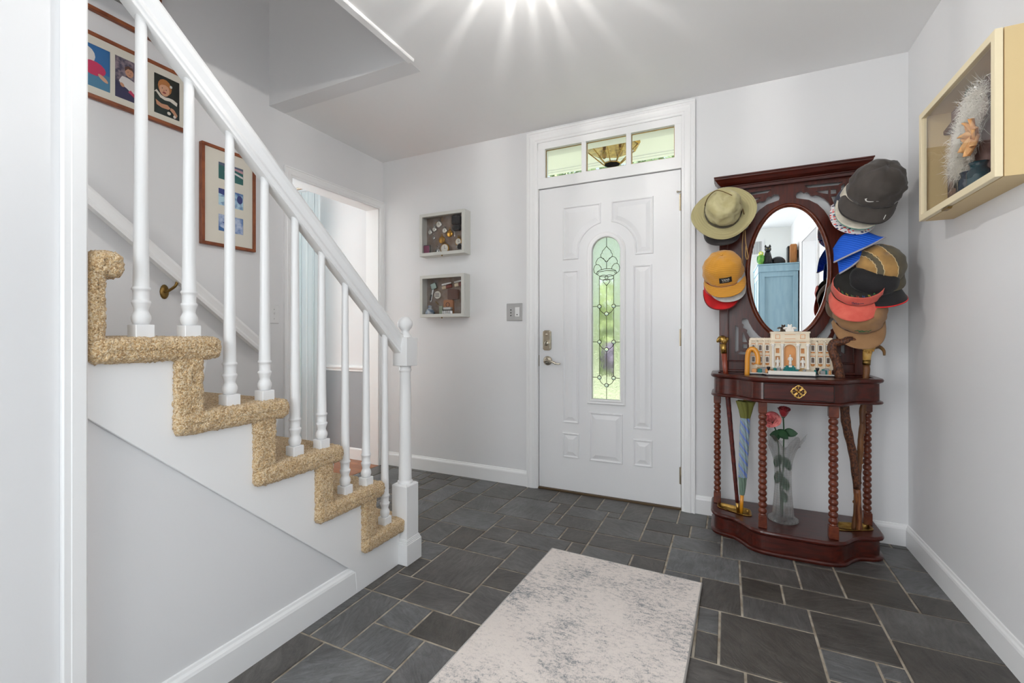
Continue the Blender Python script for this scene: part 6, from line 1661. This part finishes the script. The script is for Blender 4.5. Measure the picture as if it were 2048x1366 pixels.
# black cap with red edge below it
t = hat('baseball_cap', (.61, 2.65, 1.29), 'black cap with red lining and red brim edge under the flat cap', GH)
bk = cloth('black_cotton', (28, 26, 28)); rl = cloth('red_lining', (222, 34, 36))
c = Cap((.612, 2.622, 1.290), (.0, -.62, .78), (.55, -.56, -.62), a=.094, b=.096, h=.080, brim=.060, curve=.03)
c.crown(t, bk, mats=[bk, rl], pick=lambda u, v: 1 if .53 < u < .64 and v < .9 else 0); c.brim(t, bk, edge=rl)
# brown cap hidden behind the coral one
t = hat('baseball_cap', (.53, 2.68, 1.23), 'dull brown cap hidden behind the coral visor cap', GH)
c = Cap((.532, 2.690, 1.232), (-.1, -.6, .78), (-.12, -.6, -.78), a=.088, b=.094, h=.09, brim=.05)
bw = cloth('dull_brown_cotton', (110, 88, 66)); c.crown(t, bw); c.brim(t, bw)
# coral cap, its crown collapsed so the dark inside shows
t = hat('baseball_cap', (.54, 2.62, 1.24), 'faded coral cap hanging open with its dark inside showing', GH)
cl = cloth('faded_coral_cotton', (212, 92, 78), (222, 108, 92)); c = Cap((.548, 2.600, 1.262), (.02, -.66, .75), (-.18, -.52, -.84), a=.100, b=.104, h=.125, brim=.074, curve=.020)
nu = 48; mb = MB(); mb.grid(lambda u, v: c.crown_pt((u - .5) * 3.6, .03 + .42 * v * (1 - .25 * abs(2 * u - 1)), 0, .004), 40, 8); obj('front_panel', mb, cl, t, solid=.002)
mb = MB(); mb.grid(lambda u, v: c.M @ Vector((c.a * .95 * sin(2 * pi * u) * (1 - v ** 2), c.b * .95 * cos(2 * pi * u) * (1 - v ** 2), .035 - .03 * v)), 40, 6, wrap_u=True); obj('lining', mb, cloth('black_lining', (40, 38, 34)), t, solid=.002)
c.brim(t, cl)
c.strokes('script_lettering', t, cloth('navy_thread', (62, 52, 84)), [[(-.016, .0), (-.010, .006), (-.006, -.002), (.0, .005), (.004, -.001)], [(.006, .003), (.012, -.001), (.020, .002), (.028, .001)], [(-.014, -.006), (.0, -.007), (.012, -.006)]], .020, .0013)
rnd = random.Random(2)
for q, colr in enumerate([(60, 120, 70), (206, 190, 60), (60, 90, 150), (190, 90, 60), (120, 140, 90), (206, 170, 80), (80, 130, 80), (170, 70, 60)]):
    mb = MB(); a = -.8 + q * .24; p = [c.M @ Vector((c.a * .88 * sin(a + dx) , c.b * .86 * cos(a + dx) - dz, .040 - .0 * dz)) for dx, dz in ((0, 0), (.03, .012), (.07, .004), (.10, .014))]
    mb.tube(p, .0016, 5); obj('inside_stitching', mb, paint(*colr, .7), t)
# tan cap, lowest
t = hat('baseball_cap', (.565, 2.65, 1.13), 'tan brown cap with green stitching, lowest of the hats on the right', GH)
tb = cloth('tan_brown_cotton', (158, 120, 82), (148, 110, 74)); c = Cap((.565, 2.655, 1.140), (.02, -.50, .86), (.0, -.52, -.86), a=.102, b=.108, h=.11, brim=.080, curve=.022, droop=.004)
c.crown(t, tb, dents=.007); c.brim(t, tb); c.button(t, tb)
c.strokes('script_lettering', t, cloth('green_thread', (34, 112, 70)), [[(-.030, .002), (-.02, .008), (-.012, .002), (-.004, .008), (.004, .003)], [(.004, .004), (.012, .008), (.020, .003), (.030, .008)], [(-.014, -.004), (.0, -.002), (.024, -.003)]], .018, .0017)
mb = MB(); mb.tube(catmull([c.crown_pt(-1.7, .04, .004), c.M @ Vector((-.112, -.02, -.012)), c.M @ Vector((-.108, -.06, -.02)), c.crown_pt(-2.6, .03, .004)], 6), .006, 8, flat=.4); obj('strap', mb, tb, t)

# ================================================================== toy brick palace with a fountain
fo = empty('brick_palace_model', (.285, 2.65, .840), 'cream toy brick model of a palace front with a small teal fountain', 'toy building model')
M['ivory'] = mat('ivory_brick', srgb(236, 222, 198), .35); M['ivory_w'] = mat('white_brick', srgb(240, 236, 228), .35)
M['nougat'] = mat('orange_tan_brick', srgb(222, 158, 96), .4); M['br_grey'] = mat('grey_brick', srgb(150, 152, 152), .4); M['br_dk'] = mat('black_brick', srgb(28, 28, 32), .4)
M['teal'] = mat('teal_clear_brick', srgb(44, 150, 148), .2, trans=.35); M['win_dark'] = mat('dark_window', srgb(104, 88, 76), .3); M['br_gold'] = mat('dark_tan_brick', srgb(164, 132, 76), .4)
FX, FZ = .285, .840
mb = MB(); mb.prism([(FX - .182, 2.625), (FX - .125, 2.625), (FX - .110, 2.585), (FX + .100, 2.585), (FX + .115, 2.625), (FX + .182, 2.625), (FX + .182, 2.725), (FX - .182, 2.725)], XY, FZ, FZ + .005); obj('base_edge', mb, M['br_dk'], fo)
mb = MB(); mb.prism([(FX - .180, 2.627), (FX - .123, 2.627), (FX - .108, 2.587), (FX + .098, 2.587), (FX + .113, 2.627), (FX + .180, 2.627), (FX + .180, 2.723), (FX - .180, 2.723)], XY, FZ + .005, FZ + .009); obj('base_plate', mb, M['ivory_w'], fo)
mb = MB(); mb.rbox(FX - .088, FX + .088, 2.592, 2.600, FZ + .009, FZ + .024, .0015)
for s in (-1, 1): mb.rbox(FX + s * .092 - .008, FX + s * .092 + .008, 2.592, 2.635, FZ + .009, FZ + .024, .0015)
obj('basin_wall', mb, M['ivory_w'], fo)
F = 2.668
for s in (-1, 1):
    a, b = sorted((FX + s * .083, FX + s * .178)); mb = MB()
    mb.box(a, b, F + .006, F + .045, FZ + .009, FZ + .182)
    mb.box(a - .001, b + .001, F - .002, F + .05, FZ + .176, FZ + .186); mb.box(a - .001, b + .001, F - .001, F + .05, FZ + .106, FZ + .111); mb.box(a - .001, b + .001, F - .001, F + .05, FZ + .160, FZ + .164); mb.box(a, b, F, F + .01, FZ + .040, FZ + .045)
    for q in range(4):
        x = a + (b - a) * q / 3; mb.rbox(x - .0042, x + .0042, F - .003, F + .02, FZ + .030, FZ + .178, .001)
        for zz in (.098, .152): mb.box(x - .006, x + .006, F - .005, F + .01, FZ + zz, FZ + zz + .006)
    for q in range(12): mb.lathe([(.0022, FZ + .186), (.0022, FZ + .1885)], (a + .004 + (b - a - .008) * q / 11, F + .006, 0), 8)
    for q in range(10): mb.box(a + .004 + .009 * q, a + .009 + .009 * q, F - .003, F, FZ + .167, FZ + .173)
    wg = obj('palace_wing', mb, M['ivory'], fo)
    for q in range(3):
        x = a + (b - a) * (q + .5) / 3
        for zz in (.064, .124):
            mb = MB(); mb.prism([(x - .006, FZ + zz), (x + .006, FZ + zz), (x + .006, FZ + zz + .020)] + [(x + .006 * cos(pi * k / 6), FZ + zz + .020 + .005 * sin(pi * k / 6)) for k in range(1, 6)] + [(x - .006, FZ + zz + .020)], XZ, F + .001, F + .0062); obj('window', mb, M['win_dark'], wg)
            mb = MB(); mb.box(x - .0095, x + .0095, F + .0005, F + .0064, FZ + zz + .0295, FZ + zz + .0335); mb.lathe([(.0001, 0), (.0085, .0002), (.0085, .0035)], (0, 0, 0), 12, Matrix.Translation((x, F + .006, FZ + zz - .010)) @ RX); obj('window_ledge', mb, M['nougat'], wg)
            mb = MB()
            for d in (-1, 1): mb.box(x + d * .0078 - .0014, x + d * .0078 + .0014, F - .001, F + .006, FZ + zz - .002, FZ + zz + .026)
            mb.box(x - .009, x + .009, F - .003, F + .006, FZ + zz - .005, FZ + zz - .002); mb.box(x - .009, x + .009, F - .002, F + .006, FZ + zz + .026, FZ + zz + .0293); obj('window_surround', mb, M['ivory_w'], wg)
mb = MB(); G = 2.652
mb.prism([[(FX - .083, FZ + .009), (FX + .083, FZ + .009), (FX + .083, FZ + .215), (FX - .083, FZ + .215)], [(FX - .026, FZ + .045), (FX - .026, FZ + .130)] + [(FX + .026 * cos(pi - pi * k / 12), FZ + .130 + .024 * sin(pi - pi * k / 12)) for k in range(1, 12)] + [(FX + .026, FZ + .130), (FX + .026, FZ + .045)],
          [(FX - .064, FZ + .045), (FX - .064, FZ + .095), (FX - .044, FZ + .095), (FX - .044, FZ + .045)], [(FX + .044, FZ + .045), (FX + .044, FZ + .095), (FX + .064, FZ + .095), (FX + .064, FZ + .045)],
          [(FX - .062, FZ + .110), (FX - .062, FZ + .135), (FX - .046, FZ + .135), (FX - .046, FZ + .110)], [(FX + .046, FZ + .110), (FX + .046, FZ + .135), (FX + .062, FZ + .135), (FX + .062, FZ + .110)]], XZ, G, G + .016)
mb.box(FX - .083, FX + .083, G + .03, G + .06, FZ + .009, FZ + .215)
for z0, z1, d in ((.157, .163, .006), (.168, .172, .005), (.173, .178, .008), (.211, .219, .006)): mb.box(FX - .086, FX + .086, G - d, G + .05, FZ + z0, FZ + z1)
cb = obj('palace_centre', mb, M['ivory'], fo)
mb = MB(); mb.box(FX - .082, FX + .082, G + .017, G + .029, FZ + .012, FZ + .20); mb.box(FX - .023, FX + .023, G - .0015, G, FZ + .2025, FZ + .2045); mb.box(FX - .023, FX + .023, G - .0015, G, FZ + .182, FZ + .184)
for s in (-1, 1): mb.prism(frame_rect(FX + s * .054 - .0105, FX + s * .054 + .0105, FZ + .183, FZ + .2045, .0022), XZ, G - .0015, G)
for s in (-1, 0, 1): mb.box(FX + s * .054 - (.014 if s else .024), FX + s * .054 + (.014 if s else .024), G - .0025, G, FZ + .1635, FZ + .1665)
obj('niche_lining', mb, M['nougat'], cb)
for x in (-.075, -.034, .034, .075):
    mb = MB(); mb.lathe([(.0075, .030), (.0075, .040), (.0056, .042), (.0050, .140), (.0062, .143), (.0085, .148), (.0090, .155), (.0090, .158)], (FX + x, G - .006, FZ), 14)
    for k in range(6): a = 2 * pi * k / 6; mb.sphere((FX + x + .0075 * cos(a), G - .006 + .0075 * sin(a), FZ + .149), .0026, 6, 5)
    obj('column', mb, M['ivory_w'], cb)
def statue(x, y, z, h, name='statue'):
    mb = MB(); mb.box(x - .007, x + .007, y - .006, y + .006, z, z + h * .14)
    mb.lathe([(.0062, .14 * h), (.0070, .30 * h), (.0050, .50 * h), (.0066, .72 * h), (.0060, .78 * h), (.0025, .82 * h)], (x, y, z), 10); mb.sphere((x, y, z + .90 * h), .0042, 10, 6)
    for s in (-1, 1): mb.tube([(x + s * .0055, y, z + .75 * h), (x + s * .0095, y - .002, z + .60 * h), (x + s * .005, y - .006, z + .52 * h)], [.0026, .0024, .002], 6)
    obj(name, mb, M['ivory_w'], fo)
statue(FX - .054, G - .002, FZ + .032, .058); statue(FX + .054, G - .002, FZ + .032, .058); statue(FX, G - .008, FZ + .040, .066)
mb = MB(); mb.rbox(FX - .018, FX + .018, G + .002, G + .022, FZ + .219, FZ + .232, .002); mb.sphere((FX, G + .008, FZ + .238), .012, 12, 8, sc=(1, .5, 1.25))
for s in (-1, 1):
    mb.sphere((FX + s * .006, G + .008, FZ + .252), .0048, 8, 6); mb.tube(catmull([(FX + s * .008, G + .008, FZ + .232), (FX + s * .018, G + .008, FZ + .240), (FX + s * .030, G + .008, FZ + .235)], 4), [.006, .0055, .005, .0045, .004, .0035, .003, .0025, .0015], 8)
    for k in range(3): mb.tube([(FX + s * (.018 + .004 * k), G + .008, FZ + .238), (FX + s * (.022 + .004 * k), G + .008, FZ + .229 + .002 * k)], [.003, .001], 6)
obj('roof_crest', mb, M['ivory_w'], fo)
mb = MB()
for k, (w_, z0, z1, y) in enumerate(((.020, .040, .049, 2.640), (.026, .030, .041, 2.634), (.033, .018, .031, 2.622), (.036, .009, .020, 2.612))):
    n = int(w_ * 2 / .006)
    for q in range(n): x = FX - w_ + .006 * q + .003; mb.rbox(x - .0027, x + .0027, y, y + .014, FZ + z0, FZ + z1, .0008)
obj('water_cascade', mb, M['teal'], fo)
rnd = random.Random(21)
for q in range(26):
    s = -1 if q % 2 else 1; x = FX + s * rnd.uniform(.036, .165); z = FZ + .009
    hgt = rnd.uniform(.008, .030) * (1 if abs(x - FX) > .05 else .7); wd = rnd.uniform(.006, .012); y = rnd.uniform(2.640, 2.652) if abs(x - FX) < .08 else rnd.uniform(2.645, 2.658)
    mb = MB(); mb.rbox(x - wd, x + wd, y - .007, y + .007, z, z + hgt, .0025, Matrix.Translation((x, y, z)) @ Matrix.Rotation(rnd.uniform(-.15, .15), 4, 'Z') @ Matrix.Translation((-x, -y, -z)))
    obj('rock', mb, [M['br_grey'], M['br_gold'], M['br_grey'], M['nougat'], M['teal']][q % 5], fo)
for x in (FX - .098, FX + .108):
    mb = MB(); mb.lathe([(.0065, 0), (.0065, .003), (.0028, .005), (.0025, .016), (.0045, .019), (.0075, .026), (.0085, .033), (.0070, .034), (.0001, .030)], (x, 2.607, FZ + .009), 14); obj('black_urn', mb, M['br_dk'], fo)

# ================================================================== rug
def rug_mat():
    m = bpy.data.materials.new('faded_woven_rug'); m.use_nodes = True
    n = m.node_tree.nodes; l = m.node_tree.links; b = n['Principled BSDF']; b.inputs['Roughness'].default_value = .95; b.inputs['Specular IOR Level'].default_value = .1
    tc = n.new('ShaderNodeTexCoord')
    def nz(sc, det, st=(1, 1, 1), rough=.6):
        mp = n.new('ShaderNodeMapping'); mp.inputs['Scale'].default_value = st; l.new(tc.outputs['Object'], mp.inputs['Vector'])
        q = n.new('ShaderNodeTexNoise'); q.inputs['Scale'].default_value = sc; q.inputs['Detail'].default_value = det; q.inputs['Roughness'].default_value = rough; l.new(mp.outputs[0], q.inputs['Vector']); return q
    a = nz(3.2, 4); c = nz(44, 10, (1.0, 1.9, 1), .85); d = nz(120, 4, (2.4, .8, 1), .75)
    s1 = n.new('ShaderNodeMath'); s1.operation = 'MULTIPLY_ADD'; l.new(a.outputs['Fac'], s1.inputs[0]); s1.inputs[1].default_value = .55; l.new(c.outputs['Fac'], s1.inputs[2])
    s2 = n.new('ShaderNodeMath'); s2.operation = 'MULTIPLY_ADD'; l.new(d.outputs['Fac'], s2.inputs[0]); s2.inputs[1].default_value = .35; l.new(s1.outputs[0], s2.inputs[2])
    r = n.new('ShaderNodeValToRGB'); e = r.color_ramp.elements
    e[0].position = .82; e[0].color = srgb(140, 142, 144); e[1].position = 1.0; e[1].color = srgb(226, 217, 210)
    q = e.new(.885); q.color = srgb(194, 188, 184); q = e.new(.93); q.color = srgb(217, 208, 202)
    l.new(s2.outputs[0], r.inputs['Fac']); l.new(r.outputs['Color'], b.inputs['Base Color'])
    bp = n.new('ShaderNodeBump'); bp.inputs['Strength'].default_value = .4; bp.inputs['Distance'].default_value = .002; l.new(d.outputs['Fac'], bp.inputs['Height']); l.new(bp.outputs[0], b.inputs['Normal'])
    return m
rug = empty('rug', (-.43, 1.2, 0), 'pale grey and cream distressed rug on the slate floor', 'rug')
mb = MB(); RM = Matrix.Translation((-.434, 2.05, 0)) @ Matrix.Rotation(radians(-1.9), 4, 'Z')
mb.rbox(-.334, .338, -1.66, .0, .0005, .0085, .003, RM); obj('pile', mb, rug_mat(), rug)
mb = MB(); mb.tube([RM @ Vector(p) for p in ((-.334, -1.66, .005), (-.334, 0, .005), (.338, 0, .005), (.338, -1.66, .005))], .0042, 6, closed=True); obj('bound_edge', mb, mat('grey_rug_binding', srgb(176, 172, 168), .95), rug)

# ================================================================== behind the photographer: what the mirror shows
M['blue_paint'] = mat('dusty_blue_paint', srgb(142, 172, 184), .5, vary=(5, srgb(134, 164, 178), 4, (6, 6, 1)))
wd = empty('wardrobe', (.57, -1.30, 0), 'tall dusty blue painted cupboard reflected in the mirror', 'cupboard')
x0, x1, y0, y1, H = .355, .785, -1.80, -.82, 1.72
mb = MB(); mb.rbox(x0 + .015, x1 - .01, y0, y1 - .02, .06, H, .003); obj('carcass', mb, M['blue_paint'], wd)
mb = MB(); mb.rbox(x0 + .03, x1 - .02, y0 + .02, y1 - .04, 0, .06, .003); obj('plinth', mb, M['blue_paint'], wd)
mb = MB(); mb.prism([[(x0 + .015, .06), (x1 - .01, .06), (x1 - .01, H), (x0 + .015, H)], [(x0 + .065, .14), (x0 + .065, H - .06), (x1 - .06, H - .06), (x1 - .06, .14)]], XZ, y1 - .022, y1 - .004); obj('side_frame', mb, M['blue_paint'], wd, bevel=.002)
mb = MB(); mb.rbox(x0 - .01, x1, y0, y1 + .012, H, H + .085, .006); mb.rbox(x0 - .02, x1 + .005, y0, y1 + .02, H + .085, H + .10, .004); obj('cornice', mb, M['blue_paint'], wd)
for (a, b) in ((y0 + .01, (y0 + y1) / 2 - .004), ((y0 + y1) / 2 + .004, y1 - .03)):
    mb = MB(); mb.prism([[(a, .08), (b, .08), (b, H - .01), (a, H - .01)], [(a + .06, .16), (a + .06, H - .08), (b - .06, H - .08), (b - .06, .16)]], YZ, x0 - .004, x0 + .014); mb.box(x0 + .004, x0 + .014, a + .05, b - .05, .15, H - .07); d = obj('door', mb, M['blue_paint'], wd, bevel=.002)
    mb = MB(); mb.sphere((x0 - .014, (a if b < (y0 + y1) / 2 + .1 and a > -1.4 else b) + (.03 if a > -1.4 else -.03), .95), .013, 12, 8); obj('knob', mb, M['nickel'], d)
TZ2 = H + .10
blk = mat('black_glaze', srgb(20, 20, 22), .3)
ct = empty('cat_figurine', (.47, -.93, TZ2), 'black cat figurine sitting on top of the blue cupboard', 'figurine')
mb = MB(); cx_, cy_ = .46, -.95
mb.lathe([(.001, 0), (.055, .002), (.058, .04), (.048, .09), (.036, .14), (.030, .165), (.001, .175)], (cx_, cy_, TZ2), 20); mb.sphere((cx_, cy_ + .012, TZ2 + .195), .040, 16, 10, sc=(1, .95, .92)); mb.sphere((cx_, cy_ + .048, TZ2 + .184), .016, 12, 8)
for s in (-1, 1):
    mb.lathe([(.016, 0), (.010, .02), (.0005, .036)], (cx_ + s * .024, cy_ + .008, TZ2 + .222), 10); mb.tube([(cx_ + s * .022, cy_ + .03, TZ2 + .10), (cx_ + s * .022, cy_ + .045, TZ2 + .04), (cx_ + s * .022, cy_ + .05, TZ2 + .010)], [.014, .012, .013], 10)
mb.tube(catmull([(cx_ + .04, cy_ - .03, TZ2 + .02), (cx_ + .10, cy_ - .03, TZ2 + .015), (cx_ + .15, cy_ + .0, TZ2 + .015)], 6), .014, 10)
obj('body', mb, blk, ct)
for s in (-1, 1): mb = MB(); mb.sphere((cx_ + s * .016, cy_ + .046, TZ2 + .203), .005, 8, 6); obj('eye', mb, paint(190, 180, 90, .2), ct)
mb = MB(); mb.sphere((.575, -1.0, TZ2 + .03), .075, 18, 10, sc=(1.15, .8, 1.0)); mb.v = [Vector((p.x, p.y, max(p.z, TZ2 + .001))) for p in mb.v]
tag(obj('black_hat', mb, blk), 'black rounded bowler shape lying on the blue cupboard beside the cat', 'hat')
pr = empty('parrot_figurine', (.38, -.93, TZ2), 'green parrot figurine on top of the blue cupboard', 'figurine')
M['parrot'] = mat('parrot_green', srgb(64, 132, 52), .5, vary=(26, srgb(120, 168, 64), 3, (1, 1, 1)))
mb = MB(); mb.lathe([(.001, 0), (.030, .01), (.042, .05), (.040, .09), (.030, .125), (.001, .14)], (.385, -.93, TZ2), 18); mb.tube([(.385, -.96, TZ2 + .05), (.385, -1.0, TZ2 + .012)], [.02, .008], 10); obj('body', mb, M['parrot'], pr)
mb = MB(); mb.sphere((.385, -.925, TZ2 + .145), .030, 16, 10); obj('head', mb, paint(196, 206, 90, .5), pr)
mb = MB(); mb.tube(catmull([(.385, -.90, TZ2 + .150), (.385, -.882, TZ2 + .146), (.385, -.880, TZ2 + .132)], 4), [.010, .010, .009, .008, .007, .006, .004, .003, .001], 8); obj('beak', mb, paint(220, 210, 190, .4), pr)
for s in (-1, 1): mb = MB(); mb.sphere((.385 + s * .024, -.910, TZ2 + .152), .005, 8, 6); obj('eye', mb, paint(20, 20, 20, .2), pr)
for s in (-1, 1): mb = MB(); mb.sphere((.385 + s * .036, -.935, TZ2 + .075), .03, 12, 8, sc=(.45, .8, 1.5)); obj('wing', mb, paint(48, 108, 46, .5), pr)
sk = empty('wall_speaker', (.74, -1.1, 1.83), 'slim wooden sided black wall speaker reflected in the mirror', 'speaker')
mb = MB(); mb.rbox(.712, XR - .02, -1.10, -1.02, 1.835, 2.075, .012); obj('wood_side', mb, mat('honey_wood', srgb(184, 124, 66), .45, vary=(12, srgb(164, 104, 50), 5, (6, 6, 1))), sk)
mb = MB(); mb.rbox(.690, XR - .03, -1.24, -1.10, 1.845, 2.065, .010); obj('grille', mb, blk, sk)
mb = MB(); mb.box(XR - .032, XR, -1.2, -1.06, 1.90, 2.0); obj('bracket', mb, blk, sk)
vt = empty('wall_vent', (.37, YB, 2.05), 'white slatted air vent high on the back wall reflected in the mirror', 'vent')
mb = MB(); mb.prism(frame_rect(.26, .48, 2.05, 2.29, .028), XZ, YB, YB + .012); obj('frame', mb, M['plate'], vt)
mb = MB(); mb.box(.285, .455, YB, YB + .002, 2.075, 2.265); obj('backing', mb, paint(70, 70, 70, .7), vt)
for q in range(11): mb = MB(); x = .294 + .0152 * q; mb.box(x - .004, x + .004, YB + .002, YB + .010, 2.076, 2.264); obj('slat', mb, M['plate'], vt)
M['dark_cab'] = mat('dark_walnut', srgb(58, 42, 36), .5, vary=(8, srgb(40, 28, 24), 5, (6, 6, 1)))
dc = empty('tall_cabinet', (1.4, -1.2, 0), 'dark wooden cabinet in the side room reflected in the mirror', 'cabinet')
mb = MB(); mb.rbox(1.0, 1.75, -1.34, -.90, 0, 1.86, .004); obj('carcass', mb, M['dark_cab'], dc)
for (a, b) in ((1.015, 1.37), (1.38, 1.735)): mb = MB(); mb.prism(frame_rect(a, b, .10, 1.82, .05), XZ, -.901, -.885); mb.box(a + .04, b - .04, -.9005, -.893, .14, 1.78); obj('door', mb, M['dark_cab'], dc)
